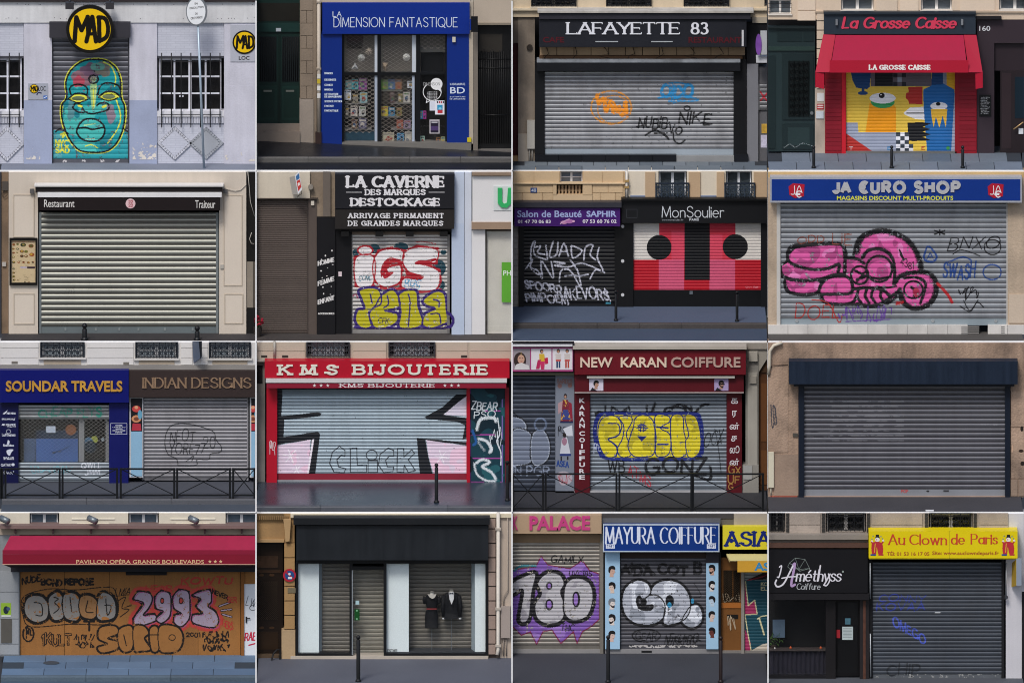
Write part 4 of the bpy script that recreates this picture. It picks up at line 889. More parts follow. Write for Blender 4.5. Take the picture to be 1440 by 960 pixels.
    cv.stroke([(750, 752), (800, 725), (840, 740), (880, 775), (855, 745)], 9, bk, fuzz=1); cv.stroke([(905, 740), (910, 780), (940, 800), (970, 780)], 8, bk, fuzz=1); cv.stroke([(800, 742), (870, 740)], 7, bk); cv.stroke([(700, 705), (730, 700)], 7, bk); cv.stroke([(1060, 680), (1120, 690)], 8, bk); cv.stroke([(865, 700), (885, 680)], 7, bk)
    cv.speck('#6c6c70', .012, 3, 3); cv.wear(.1, 5); cv.emit(sh, 'graffiti', .05, pf, label='orange, blue and black tags')
    n_ = thing('neighbour_front', 'grey framed neighbour shop with projecting round sign right of the cafe', 'shopfront', c.base(1380))
    c.box(n_, 'fascia', mat('#191a1f', rough=.5), 1314, 130, R, 355, .1, .5); c.box(n_, 'upper_trim', mat('#b5ab9b'), 1345, 97, R, 129, .14, .4)
    c.box(n_, 'post', mat('#84858b', rough=.6, var=.1), 1314, 356, 1378, None, .1, .5); c.box(n_, 'panel', mat('#6a6a6e', rough=.6, var=.2), 1380, 372, R, None, .02, .3)
    c.disc(n_, 'round_sign', mat('#8456a8', rough=.4, var=.3, sc=5), 1380, 250, 17, .62, .06, 24, 58); c.box(n_, 'sign_box', mat('#b9bcc0', rough=.4), 1390, 175, R - 4, 305, .6, .08); c.box(n_, 'sign_base', mat('#c9cbd0', rough=.5), 1366, 315, R - 4, 350, .5, .2)
    sh, pf = c.shutter(n_, 1385, 470, R - 4, 612, 24, .05, SLAT('#88898c'), barh=2); cv = c.canvas(1385, 480, 1428, 600); cv.stroke([(1388, 510), (1425, 560)], 9, '#b03a48'); cv.stroke([(1390, 560), (1425, 520)], 8, '#b03a48'); cv.emit(sh, 'graffiti', .05, pf)
    c.box(n_, 'sticker', mat('#c9c5d8', var=.4, sc=12), 1392, 752, R - 4, 822, .03, .008); c.box(n_, 'sticker', mat('#caa54a', var=.4, sc=12), 1396, 690, R - 4, 742, .03, .008)
bay02()
# ================================================================== row 1, bay 4: La Grosse Caisse
def bay03():
    c = CELLS[0, 3]; L, R = c.L, c.R
    sl = [mat(h, rough=.6, var=.12, grain=.1, bump=.2) for h in ('#6d7683', '#77808c', '#65707c', '#727b85')]
    floors(c, mat('#3b4047', rough=.9), slabs=(9, 2), slabm=sl)
    st = mat('#d3c0ab', rough=.85, var=.08, streak=.05, bump=.2)
    b = thing('building', 'pink beige stone house with sash windows and dark green carriage door', 'building', c.base(150))
    core(c, b)
    c.wallholes(b, 'upper_wall', st, L, -4, R, 110, [(14, -10, 137, 82), (415, -10, 597, 62), (862, -10, 1034, 62), (1297, -10, R + 9, 60)], .06, .4)
    stones(c, b, mat('#d6c4b0', rough=.85, var=.08, bump=.2, rnd=.05), [277, 322], [60, 118, 170, 222, 274, 330, 386, 440, 494], .085, .03, 6, stagger=False)
    for x0, x1 in ((170, 275), (610, 732), (740, 850), (1075, 1275)): stones(c, b, mat('#d8c6b2', rough=.85, var=.08, bump=.2, rnd=.04), [x0, x1], [-2, 64] if x0 > 300 else [-2, 60, 118], .085, .03, 5, stagger=False)
    for x0, x1, y1 in ((14, 137, 80), (418, 595, 60), (864, 1032, 60), (1300, 1470, 58)):
        upper_window(c, b, x0, -70, x1, y1, -.08, '#e3e0dc', '#4a5058', 2, 2, '#6c7278'); c.box(b, 'sill', mat('#d8d0c6', rough=.8), x0 - 6, y1, x1 + 6, y1 + 7, .1, .3)
    c.box(b, 'string_course', mat('#b9a793', rough=.85), 270, 64, R, 72, .11, .4)
    for i in range(6): c.tube(b, 'balcony_bar', mat('#25272b'), [(8, 20 + i * 11, .1), (140, 20 + i * 11, .1)], .008, 5) if i in (0, 2, 4) else None
    gd = mat('#2b3a3c', rough=.4, var=.08, streak=.05); gd2 = mat('#223032', rough=.4, var=.08)
    dr = c.box(b, 'door', gd, L, 150, 270, 845, .02, .2, label='dark green carriage door with iron grille')
    c.box(dr, 'door_cornice', mat('#1f292b', rough=.5), L, 150, 270, 160, .1, .2); c.box(dr, 'transom_panel', gd2, 60, 170, 196, 232, .035, .03); c.box(dr, 'transom_panel', gd2, 205, 170, 262, 232, .035, .03); c.box(dr, 'transom_rail', mat('#31433f', rough=.4), L, 262, 270, 284, .06, .1)
    c.box(dr, 'leaf', gd2, 88, 300, 262, 668, .05, .05); c.box(dr, 'leaf_inset', mat('#151d1e', rough=.3), 122, 340, 238, 652, .056, .02)
    mb = MB(); q = lambda x, y: Vector(c.p(x, y, .075))
    for i in range(4):
        for j in range(8):
            cx, cy = 140 + i * 27, 362 + j * 38
            mb.tube([q(cx + (11 - k * .7) * math.cos(k * .8 + i), cy + (15 - k) * math.sin(k * .8 + i)) for k in range(12)], .006, 4, caps=False)
    for x in (124, 153, 180, 207, 236): mb.tube([q(x, 342), q(x, 650)], .008, 4)
    mb.make('iron_grille', mat('#0b0d0e', rough=.4), dr)
    c.box(dr, 'lower_panel', gd2, 88, 690, 262, 832, .05, .05); c.box(dr, 'kick_inset', mat('#2d3d3e', rough=.4), 118, 712, 240, 812, .056, .02); c.box(dr, 'side_leaf', gd2, L, 310, 48, 830, .04, .04); c.disc(dr, 'knob', mat('#9aa0a2', rough=.3, metal=.7), 252, 632, 9, .1, .06, 14)
    cv = c.canvas(90, 790, 262, 835); cv.stroke([(95, 825), (130, 805), (160, 822), (200, 800), (255, 815)], 3, '#9aa3a4', fuzz=2, drop=.5); cv.emit(dr, 'scuffs', .057)
    c.box(b, 'pier', mat('#b8aa9c', rough=.85, var=.15, dirt=.3), 270, 494, 326, None, .05, .4); c.box(b, 'intercom', mat('#c3c8cc', rough=.4), 276, 622, 318, 662, .08, .03); cv = c.canvas(278, 575, 322, 615, 1); cv.rect(280, 580, 320, 612, '#a83a40'); cv.rect(284, 586, 316, 592, '#e0d0cc'); cv.rect(284, 598, 316, 603, '#e0d0cc'); cv.emit(b, 'notice', .052)
    c.box(b, 'white_plate', mat('#d5d3d2'), 282, 520, 320, 565, .06, .02)
    s = thing('bar_front', 'bar front with red awning and shutter painted with cartoon bird and bottle', 'shopfront', c.base(740))
    c.box(s, 'sign_top', mat('#2c353e', rough=.5), 318, 70, 1168, 82, .3, .3)
    sg = c.box(s, 'sign_board', mat('#2e3944', rough=.5, var=.08), 320, 83, 1166, 192, .24, .25)
    pk = mat('#cf4560', rough=.4, var=.05); dk0 = mat('#2a1a22')
    cv = Canvas(c, 400, 85, 1090, 185, 1)
    for m_, dx, w_ in ((dk0, 3, 17), (pk, 0, 14)):
        cv.text('La Grosse Caisse', 424 + dx, 1050 + dx, 156 + dx * .7, 57, m_, w_, slant=.22, contrast=w_ * .62, track=.17)
    cv.emit(sg, 'lettering', .243)
    for x in (391, 1091): c.box(sg, 'spot_lamp', mat('#a3a8ad', rough=.3, metal=.6), x - 6, 110, x + 6, 142, .31, .06)
    rd = mat('#a0143e', rough=.7, var=.09, sc=.9, streak=.07); rd2 = mat('#ad1534', rough=.7, var=.05)
    aw = c.sheet(s, 'awning', rd, [(386, 197, .3), (1098, 197, .3), (1114, 338, .85), (364, 338, .85)], .015)
    c.sheet(aw, 'awning_side', mat('#a8203c', rough=.7, var=.08), [(316, 193, .26), (384, 196, .3), (350, 404, .87), (272, 404, .8)], .015); c.sheet(aw, 'awning_side', mat('#a8203c', rough=.7, var=.08), [(1100, 196, .3), (1170, 196, .26), (1205, 404, .8), (1128, 404, .87)], .015)
    vl = c.box(aw, 'valance', rd2, 352, 338, 1126, 406, .86, .012)
    c.prism(aw, 'side_drop', rd2, [(272, 405), (322, 405), (322, 498), (272, 486)], .8, .012); c.prism(aw, 'side_drop', rd2, [(1164, 405), (1206, 405), (1206, 490), (1166, 498)], .8, .012)
    cv = Canvas(c, 560, 355, 925, 400, 1); cv.text('LA GROSSE CAISSE', 574, 912, 388, 23, mat('#efe6e2', rough=.5), 7.5, contrast=4.5, serif=.13, track=.34); cv.emit(vl, 'lettering', .862)
    wr = mat('#8c1626', rough=.6, var=.1, bump=.1)
    c.box(s, 'side_wall', wr, 326, 404, 440, None, .1, .5); c.box(s, 'side_wall', wr, 1052, 404, 1172, None, .1, .5); c.box(s, 'inner_jamb', mat('#c01f30', rough=.5), 420, 404, 442, None, .105, .3)
    for x0, x1 in ((330, 416), (1076, 1168)):
        for j in range(17): c.box(s, 'cladding_board', mat('#86182a', rough=.6, rnd=.1), x0, 440 + j * 23.5 + 1, x1, 440 + (j + 1) * 23.5 - 1, .112, .02)
    yel, ora, blu, dbl, red, gry, wht, bk = '#dfbe4e', '#e59a16', '#2368a4', '#1f4878', '#b3352f', '#9ba2b4', '#e2e0e2', '#17181d'
    sh, pf = c.shutter(s, 444, 404, 1050, 845, 18.5, .0, SLAT('#b9b9bc'), dep=.012, rail=mat('#b01c2c'), barh=4)
    cv = c.canvas(444, 404, 1050, 842)
    cv.rect(444, 404, 1050, 842, yel); cv.rect(580, 404, 920, 482, '#6a6168'); cv.rect(605, 404, 705, 480, '#1b1b22'); cv.rect(1000, 404, 1050, 500, '#d9a92c'); cv.rect(985, 404, 1005, 500, '#8d93a5')
    for i in range(3):
        for j in range(3):
            if (i + j) % 2 == 0: cv.rect(706 + i * 24, 408 + j * 25, 730 + i * 24, 433 + j * 25, '#2b2b33' if j != 1 else '#9aa0ad')
    cv.poly([(470, 404), (582, 404), (575, 485), (560, 498), (500, 490), (480, 450)], dbl); cv.ell(537, 520, 28, 11, dbl); cv.rect(530, 495, 546, 515, dbl)
    cv.poly([(790, 486), (870, 484), (870, 582), (795, 580), (790, 560), (775, 548), (778, 520), (792, 515)], red)
    cv.poly([(575, 575), (700, 572), (722, 600), (722, 740), (552, 738)], ora); cv.poly([(444, 684), (508, 684), (512, 738), (770, 738), (770, 842), (444, 842)], gry); cv.poly([(444, 745), (470, 762), (588, 842), (444, 842)], red)
    cv.ell(648, 570, 66, 34, '#3f9a5c'); cv.ell(647, 548, 73, 30, wht); cv.ell(642, 533, 17, 15, bk); cv.ell(638, 529, 5, 4, wht)
    cv.poly([(764, 630), (800, 600), (880, 596), (882, 668), (830, 664), (770, 640)], wht); cv.stroke([(782, 631), (885, 631)], 6, bk, smooth=False)
    bot = [(922, 404), (984, 404), (984, 465), (1048, 500), (1048, 560), (1030, 842), (895, 842), (876, 600), (873, 500), (920, 478)]
    cv.poly(bot, blu); cv.poly([(922, 404), (984, 404), (984, 470), (920, 475)], dbl)
    cv.poly([(1048, 520), (1050, 520), (1050, 842), (1030, 842)], gry)
    cv.ell(961, 592, 48, 22, wht); cv.ell(957, 580, 13, 11, bk); cv.poly([(916, 608), (1008, 608), (1000, 712), (982, 645), (964, 714), (944, 650), (932, 712), (920, 650)], '#e0b440')
    cv.poly([(786, 684), (870, 682), (918, 690), (870, 708), (916, 720), (872, 735), (918, 750), (870, 765), (916, 780), (860, 790), (790, 786)], bk); cv.poly([(795, 788), (880, 786), (892, 842), (800, 842)], yel)
    for i in range(4):
        for j in range(5):
            x, y = 722 + i * 24, 738 + j * 22
            if i < 3 or j > 2: cv.rect(x, y, x + 24, y + 22, '#dfe0e6' if (i + j) % 2 else '#3c4652')
    cv.text('T', 462, 480, 838, 18, wht, 4); cv.text('E', 866, 882, 836, 18, '#b3352f', 4); cv.text('B', 676, 700, 836, 18, '#2f80b0', 4); cv.ell(1012, 826, 10, 11, '#3c8a50')
    cv.emit(sh, 'mural', 0, pf, label='cartoon mural of a yellow bird and a blue bottle'); c.box(s, 'threshold', mat('#70706f', rough=.8, var=.3), 430, 846, 1060, None, .1, .4)
    n_ = thing('neighbour_front', 'plum brown painted shop with number 160 beside the bar', 'shopfront', c.base(1310))
    pm = mat('#3c3138', rough=.55, var=.08); c.box(n_, 'wall', pm, 1174, 112, 1270, None, .06, .5); c.box(n_, 'fascia', pm, 1270, 112, R, 242, .06, .5); c.box(n_, 'recess', mat('#32282e', rough=.5), 1271, 243, R, 395, -.05, .3); c.box(n_, 'door_frame', mat('#2b2226', rough=.5), 1304, 396, R, None, -.03, .3)
    c.box(n_, 'door_glass', mat('#22303a', rough=.15, var=.2), 1385, 430, R, 660, -.02, .02); c.box(n_, 'door_panel', mat('#35292d', rough=.5), 1312, 410, 1366, 830, -.02, .03)
    c.btext(n_, '160', 1186, 1248, 146, 174, .075, mat('#cfcfd2'), .012, bold=.01); c.box(n_, 'gutter', mat('#1d1b1e'), 1168, 95, 1310, 110, .2, .2)
    mn = c.box(n_, 'menu_board', mat('#17181a', rough=.4), 1186, 530, 1252, 650, .085, .02); cv = Canvas(c, 1186, 530, 1252, 650, 1)
    for i in range(11): cv.tagline(1194, 542 + i * 9, 1245 - (i % 3) * 8, 546 + i * 9, '#a9a9aa', 1.6, i, 8)
    cv.emit(mn, 'writing', .086); c.tube(n_, 'door_pull', mat('#c9a87a', rough=.4, metal=.4), [(1378, 722, .06), (R - 4, 682, .06)], .014); c.box(n_, 'door_sticker', mat('#d5d8dc'), 1406, 716, R - 4, 748, -.012, .006)
    for i, (x, lab) in enumerate(((263, 'black ball top bollard before the green carriage door'), (698, 'black ball top bollard before the painted bird shutter'), (1094, 'black ball top bollard before the red side wall of the bar'))): bollard(c, x, 812, 938, lab, 'bollards outside the bar', r=.036)
bay03()
# ================================================================== row 2, bay 1: restaurant / traiteur
def bay10():
    c = CELLS[1, 0]; L, R = c.L, c.R
    floors(c, mat('#3f3c3d', rough=.8, var=.2, grain=.2, bump=.3))
    cream = mat('#cbc0b2', rough=.8, var=.06, sc=.7, streak=.06, bump=.15); b = thing('restaurant_front', 'cream panelled restaurant front with wide bare steel shutter', 'shopfront', c.base(710))
    core(c, b)
    c.box(b, 'upper_wall', cream, 48, 8, 1362, 128, .1, .5); c.box(b, 'side_wall', cream, 48, 128, 210, None, .1, .5); c.box(b, 'side_wall', cream, 1212, 128, 1362, None, .1, .5)
    pm = mat('#d1c6b8', rough=.75, var=.03)
    for (x0, y0, x1, y1) in ((78, 145, 185, 372), (80, 692, 186, 852), (1242, 148, 1336, 640), (1246, 694, 1340, 850)):
        g = c.box(b, 'wall_panel', pm, x0, y0, x1, y1, .108, .02); t = 5
        mo = mat('#b9ad9d', rough=.75)
        for q in ((x0 - t, y0 - t, x1 + t, y0), (x0 - t, y1, x1 + t, y1 + t), (x0 - t, y0, x0, y1), (x1, y0, x1 + t, y1)): c.box(g, 'moulding', mo, *q, .116, .02)
    aw = thing('awning_cassette', 'black folded awning with white rails reading Restaurant and Traiteur', 'awning', c.p(715, 228, .2)); LOC[aw] = Vector(aw.location)
    c.box(aw, 'top_rail', mat('#d8d5d2', rough=.4), 190, 88, 1236, 97, .42, .3); c.box(aw, 'cover', mat('#1a1213', rough=.6), 196, 98, 1230, 130, .36, .25); c.box(aw, 'front_bar', mat('#dcdada', rough=.35), 208, 130, 1226, 155, .44, .12)
    v = c.box(aw, 'valance', mat('#1c1112', rough=.75, var=.08), 217, 156, 1218, 228, .43, .012)
    wt = mat('#d9d5d0', rough=.6); c.btext(v, 'Restaurant', 244, 412, 168, 210, .434, wt, bold=.004); c.btext(v, 'Traiteur', 1080, 1191, 172, 215, .434, wt, bold=.004)
    c.disc(v, 'emblem', mat('#d9b9bb', rough=.6), 722, 190, 27, .436, .006); cv = Canvas(c, 695, 163, 750, 217, 1); cv.text('22', 712, 734, 188, 15, '#b0505c', 3); cv.text('22', 712, 734, 208, 15, '#b0505c', 3); cv.emit(v, 'emblem_print', .437)
    for x in (176, 1246): c.box(aw, 'bracket', mat('#6e6c6c', rough=.5, metal=.4), x - 11, 112, x + 11, 133, .2, .1)
    gal = mat('#8c8c85', rough=.33, metal=.6, var=.08, streak=.06, rnd=.05, sc=.7)
    sh, pf = c.shutter(b, 229, 238, 1195, 908, 29.8, .0, gal, dep=.03, rail=mat('#7f8688', rough=.5, metal=.3), bar=mat('#7d8688', rough=.45, metal=.5), barh=38, shape=.75, rw=14, label='bare galvanised shutter')
    for i, x in enumerate((362, 530, 660, 766, 912, 1066)): c.box(sh, 'bar_bolt', mat('#a9b0b0', rough=.3, metal=.6), x - 5, 878, x + 5, 892, .03, .02)
    c.box(b, 'keyswitch', mat('#b0aba2', rough=.5), 1218, 528, 1238, 550, .13, .03)
    m_ = thing('menu_case', 'black framed menu case with small food pictures beside steel shutter', 'menu board', c.p(128, 640, .12)); LOC[m_] = Vector(m_.location)
    fr = mat('#151211', rough=.4)
    for q in ((52, 382, 206, 394), (52, 628, 206, 641), (52, 394, 63, 628), (196, 394, 206, 628)): c.box(m_, 'frame_bar', fr, *q, .17, .07)
    c.box(m_, 'menu_sheet', mat('#d3bd98', rough=.6, var=.06), 63, 394, 196, 628, .12, .02)
    cv = Canvas(c, 63, 394, 196, 628, 1); r = random.Random(2)
    for i in range(10): cv.stroke([(70 + i * 12, 401), (78 + i * 12, 401)], 3, '#b0463a')
    food = ['#5d6b34', '#4a3a22', '#7b4f2a', '#39321f', '#8b7a3a', '#2f3a24', '#a5582c']
    for (x, y, s_) in ((76, 416, 8), (97, 414, 7), (128, 418, 15), (172, 424, 14), (74, 440, 7), (96, 440, 8), (121, 454, 11), (144, 455, 11), (176, 472, 14), (75, 462, 7), (95, 460, 5), (121, 480, 10), (144, 480, 10), (74, 485, 8), (76, 514, 8), (103, 514, 7), (130, 514, 7), (157, 516, 8), (182, 514, 7), (76, 550, 7), (76, 572, 7), (76, 593, 8), (78, 612, 7), (100, 612, 6), (138, 622, 4), (160, 624, 4)):
        cv.ell(x, y, s_, s_ * .7, r.choice(food)); cv.ell(x + r.uniform(-3, 3), y - 1, s_ * .5, s_ * .35, r.choice(food + ['#c9a13c', '#d9c9a0']))
    cv.rect(150, 538, 193, 549, '#4a3440'); cv.rect(113, 538, 148, 548, '#c2b5c0')
    for i in range(22): y = 398 + r.random() * 226; x = 66 + r.random() * 110; cv.stroke([(x, y), (x + r.uniform(6, 18), y)], 1.6, '#9c8a6c')
    cv.emit(m_, 'menu_print', .12); c.box(m_, 'pane', GLASS, 63, 394, 196, 628, .15, .004)
    e = thing('building', 'worn brown stone strip with cables left of the cream restaurant', 'building', c.base(20))
    c.box(e, 'stone_strip', mat('#84705c', rough=.9, var=.25, bump=.4, dirt=.35), 8, 8, 47, None, .05, .5); c.box(e, 'dark_edge', mat('#3d4046', rough=.8), L, 8, 7, None, .08, .5); c.box(e, 'junction_box', mat('#57504a'), 12, 70, 44, 118, .12, .08); c.box(e, 'keypad', mat('#b0aaa2'), 12, 515, 33, 537, .1, .05)
    c.tube(e, 'cable', mat('#3b332e'), [(26, 118, .1), (10, 138, .1), (22, 158, .1), (42, 140, .1)], .008, 5)
    e2 = thing('building', 'dark decayed wall strip with loose white cables right of the restaurant', 'building', c.base(1390))
    c.box(e2, 'dark_wall', mat('#1b1917', rough=.9, var=.4, bump=.4), 1364, 8, R, 510, .03, .5); c.box(e2, 'lower_wall', mat('#8c8377', rough=.9, var=.3, bump=.3), 1364, 512, 1400, 765, .06, .5); c.box(e2, 'base_wall', mat('#1d1c1b', rough=.9, var=.3), 1366, 767, 1412, None, .05, .5); c.box(e2, 'side_strip', mat('#5d564e', rough=.9, var=.3), 1400, 512, R, 765, .04, .5)
    for p_ in ([(1370, 10, .08), (1378, 90, .1), (1385, 180, .1), (1408, 260, .1)], [(1240, 105, .13), (1300, 120, .13), (1330, 115, .12), (1362, 85, .12)], [(1392, 350, .1), (1380, 385, .1), (1390, 410, .12), (1405, 412, .1)]): c.tube(e2, 'cable', mat('#b9b2a8'), p_, .009, 5)
    c.box(b, 'floor_vent', mat('#121212'), 345, 915, 562, 932, .16, .02) if False else None
    bollard(c, 468, 850, 943, 'short black bollard with pointed ball near the menu side of steel shutter', 'bollards before the restaurant', r=.058); bollard(c, 1091, 864, 943, 'short black bollard below the right end of the bare steel shutter', 'bollards before the restaurant', r=.058)
bay10()
# ================================================================== row 2, bay 2: La Caverne
def bay11():
    c = CELLS[1, 1]; L, R = c.L, c.R
    floors(c, mat('#4b4644', rough=.8, var=.2, grain=.2, bump=.3))
    b = thing('building', 'brown roller shutter front under a cream wall left of the outlet store', 'building', c.base(150))
    core(c, b)
    c.box(b, 'upper_wall', mat('#c9bfae', rough=.85, var=.1, streak=.08), L, 8, 306, 160, .12, .5); c.box(b, 'ledge', mat('#4b433c', rough=.7), L, 161, 350, 166, .16, .4)
    c.box(b, 'stone_strip', mat('#8a7c6c', rough=.9, var=.3, streak=.15, bump=.4, dirt=.4), 306, 8, 445, 264, .06, .5); c.box(b, 'drain_pipe', mat('#6e655d', rough=.7, var=.2), 378, 8, 420, 262, .14, .08)
    c.disc(b, 'vent_cap', mat('#8c857c'), 310, 100, 14, .2, .1, 16)
    br = mat('#5a504a', rough=.5, metal=.2, var=.08, rnd=.05)
    c.shutter(b, 14, 168, 290, 905, 10.5, .0, br, dep=.01, rail=mat('#4c4440', rough=.5), barh=14, label='narrow slatted brown shutter')
    c.box(b, 'shutter_post', mat('#5d534d', rough=.5, var=.06), 298, 167, 344, None, .08, .3)
    c.box(b, 'alarm', mat('#c9c1b4'), 312, 176, 330, 200, .13, .06)
    sg = thing('projecting_sign', 'white projecting box sign with blue and red print on cream wall', 'sign', c.p(230, 140, .3)); LOC[sg] = Vector(sg.location)
    c.sheet(sg, 'side_face', mat('#b9b5ae', rough=.5), [(193, 44, .2), (222, 38, .55), (240, 140, .55), (208, 138, .2)], .02); g = c.prism(sg, 'front_face', mat('#d6d6d8', rough=.4), [(223, 36), (246, 14), (262, 112), (241, 140)], .55, .05)
    cv = Canvas(c, 222, 14, 264, 140, 1); cv.poly([(228, 40), (245, 22), (249, 50), (232, 62)], '#3f6f9e'); cv.poly([(232, 66), (250, 56), (258, 98), (242, 122)], '#c0443f'); cv.poly([(238, 78), (248, 72), (251, 86), (241, 94)], '#e8dcd6'); cv.emit(g, 'print', .552)
    c.tube(sg, 'bracket_cable', mat('#8a8580'), [(255, 115, .4), (262, 135, .3), (235, 152, .15)], .008, 5)
    s = thing('outlet_front', 'black outlet store front with white slab serif sign and tagged shutter', 'shopfront', c.base(780))
    bk = mat('#17161a', rough=.5, var=.12)
    c.box(s, 'side_panel', bk, 346, 264, 446, None, .12, .4); c.box(s, 'side_panel', mat('#141317', rough=.5), 447, 330, 537, None, .06, .4)
    cv = Canvas(c, 346, 430, 446, 815, 1); wt = mat('#d6d3d0', rough=.5)
    for t_, y, rs, h in (('HOMME', 532, 22, 22), ('FEMME', 643, 28, 22), ('ENFANT', 746, 26, 22)): cv.text(t_, 352, 439, y, h, wt, 5.5, contrast=3.5, serif=.1, rise=rs)
    cv.text('ACCESSOIRES', 352, 440, 802, 9, wt, 2.5)
    cv.emit(s, 'lettering', .122); cv = Canvas(c, 346, 430, 446, 815, 1)
    r = random.Random(5)
    for (x, y) in ((370, 500), (392, 478), (428, 450), (404, 545), (368, 562), (432, 527), (374, 600), (378, 652), (424, 648), (382, 688), (420, 692), (400, 590)): cv.ell(x, y, r.uniform(2, 5), r.uniform(2, 5), wt)
    cv.emit(s, 'print', .122)
    g = c.box(s, 'sign_board', mat('#212126', rough=.5, var=.06), 446, 28, 1105, 218, .36, .4); g2 = c.box(s, 'lower_sign', mat('#2b2725', rough=.5, var=.1), 446, 222, 1104, 330, .34, .38)
    w2 = mat('#dcdadb', rough=.45, var=.02)
    cv = Canvas(c, 480, 34, 1070, 210, 1)
    cv.text('LA CAVERNE', 514, 1046, 96, 54, w2, 19, contrast=9, serif=.15, track=.26); cv.text('DES MARQUES', 614, 942, 141, 28, w2, 9, contrast=5, serif=.15, track=.28); cv.text('DESTOCKAGE', 536, 1022, 200, 37, w2, 15, contrast=7, serif=.15, track=.26)
    cv.rect(506, 126, 594, 129, w2); cv.rect(963, 126, 1052, 129, w2); cv.emit(g, 'lettering', .363)
    cv = Canvas(c, 500, 236, 1060, 316, 1); cv.text('ARRIVAGE PERMANENT', 520, 1044, 269, 24, w2, 6.5, contrast=4.5, serif=.14, track=.42); cv.text('DE GRANDES MARQUES', 520, 1040, 311, 24, w2, 6.5, contrast=4.5, serif=.14, track=.42); cv.emit(g2, 'lettering', .343)
    c.box(s, 'housing', mat('#1e1b1a', rough=.7), 455, 331, 1090, 346, .2, .3)
    for x in (500, 690, 858, 1046): c.box(s, 'lamp', mat('#151414', rough=.5), x - 22, 342, x + 22, 372, .28, .15)
    c.box(s, 'shutter_roll', mat('#7d6f62', rough=.6, var=.2), 540, 346, 1068, 362, .06, .1)
    c.box(s, 'sticker', mat('#d9c9cc', var=.3, sc=14), 464, 566, 482, 592, .065, .006)
    sh, pf = c.shutter(s, 542, 360, 1066, 906, 21, .0, SLAT('#b4b1ae'), rail=mat('#8f8c8a', rough=.5, metal=.4), barh=22, rw=14)
    cv = c.canvas(542, 360, 1066, 884); rd, wh, ye, pu, tl, dk = '#a81f2e', '#dcd8d8', '#b5ae1e', '#3d2a72', '#1d4450', '#1a1c22'
    for (x, y, a_, b_) in ((660, 438, 34, 26), (810, 430, 40, 26), (1020, 545, 38, 45), (560, 460, 18, 20), (1045, 458, 16, 14), (560, 560, 15, 40), (1035, 640, 18, 25)): cv.ell(x, y, a_, b_, tl)
    igs = [[(560, 490), (660, 486), (652, 640), (565, 640)], [(760, 440), (690, 455), (655, 520), (665, 610), (720, 650), (800, 625), (812, 560), (800, 530), (735, 545), (740, 570), (765, 570), (720, 600), (705, 540), (750, 490), (815, 510), (822, 455)], [(1010, 445), (900, 430), (830, 460), (822, 520), (860, 570), (930, 590), (905, 610), (830, 600), (815, 650), (900, 672), (1000, 665), (1025, 610), (1015, 560), (950, 530), (890, 520), (925, 505), (1000, 515)]]
    for P in igs: cv.stroke(P, 26, rd, closed=True, smooth=False, fuzz=2)
    cv.stroke([(560, 640), (700, 655), (830, 660), (1030, 665)], 14, rd)
    for P in igs: cv.poly(P, wh, True)
    cv.ell(612, 447, 46, 30, rd); cv.ell(612, 449, 36, 21, wh)
    for P in igs: cv.stroke(P, 7, rd, closed=True, fuzz=1)
    cv.poly([(695, 560), (770, 490), (815, 500), (745, 530), (700, 600)], rd); cv.poly([(895, 515), (1000, 490), (1015, 500), (930, 530), (960, 540)], rd); cv.poly([(830, 560), (890, 575), (910, 605), (840, 585)], rd)
    cv.text('CONC', 575, 645, 615, 26, '#2d6f80', 3.5, jit=.2, slant=.2); cv.text('RUC', 830, 915, 645, 38, '#4f90b5', 4, jit=.2, slant=.2); cv.tagline(820, 610, 915, 665, '#6fa5c4', 2.5, 3, 5)
    yv = [[(580, 670), (640, 655), (690, 670), (700, 740), (650, 770), (630, 800), (650, 860), (600, 880), (560, 840), (570, 780), (610, 770), (595, 720)], [(700, 700), (760, 665), (795, 700), (800, 760), (720, 780), (790, 800), (780, 850), (700, 880), (650, 860), (635, 800), (670, 750)], [(800, 690), (890, 670), (905, 760), (930, 850), (870, 880), (800, 870), (810, 790)], [(935, 720), (1000, 675), (1050, 690), (1060, 770), (1066, 860), (1000, 880), (930, 860), (945, 800), (1000, 770), (950, 750)]]
    for P in yv: cv.stroke(P, 22, pu, closed=True, fuzz=2)
    for P in yv: cv.poly(P, ye, True)
    for P in yv: cv.stroke(P, 8, pu, closed=True, fuzz=1)
    for P in ([(640, 690), (650, 740)], [(735, 700), (740, 745), (715, 765)], [(850, 690), (860, 740), (850, 870)], [(910, 750), (930, 800)], [(990, 720), (1020, 730), (1020, 760)], [(975, 800), (1020, 800), (1030, 850)]): cv.stroke(P, 8, pu, fuzz=1)
    cv.stroke([(555, 870), (640, 885), (780, 880), (960, 885), (1066, 850)], 14, pu, fuzz=2); cv.text('CFK', 682, 740, 850, 28, '#2a2550', 4, slant=.2, jit=.15)
    cv.stroke([(545, 700), (560, 690), (570, 710)], 6, '#a0406a'); cv.stroke([(890, 405), (930, 400), (1000, 412)], 5, rd, fuzz=2, drop=.3)
    cv.wear(.05, 6); cv.emit(sh, 'graffiti', 0, pf, label='white and red letters over yellow and violet letters')
    pw = c.box(s, 'right_pilaster', mat('#b9c4d6', rough=.6, var=.06), 1090, 300, 1160, None, .14, .5, label='pale blue pilaster'); c.box(s, 'pilaster_top', mat('#c0c9d8', rough=.6, var=.05), 1106, 8, 1160, 300, .14, .5)
    cv = c.canvas(1062, 780, 1105, 884); cv.stroke([(1062, 790), (1090, 810), (1100, 840), (1085, 868), (1062, 872)], 14, pu, fuzz=2); cv.emit(pw, 'paint_overrun', .142)
    n_ = thing('pharmacy_front', 'white pharmacy front with green illuminated letter and green poster', 'shopfront', c.base(1300))
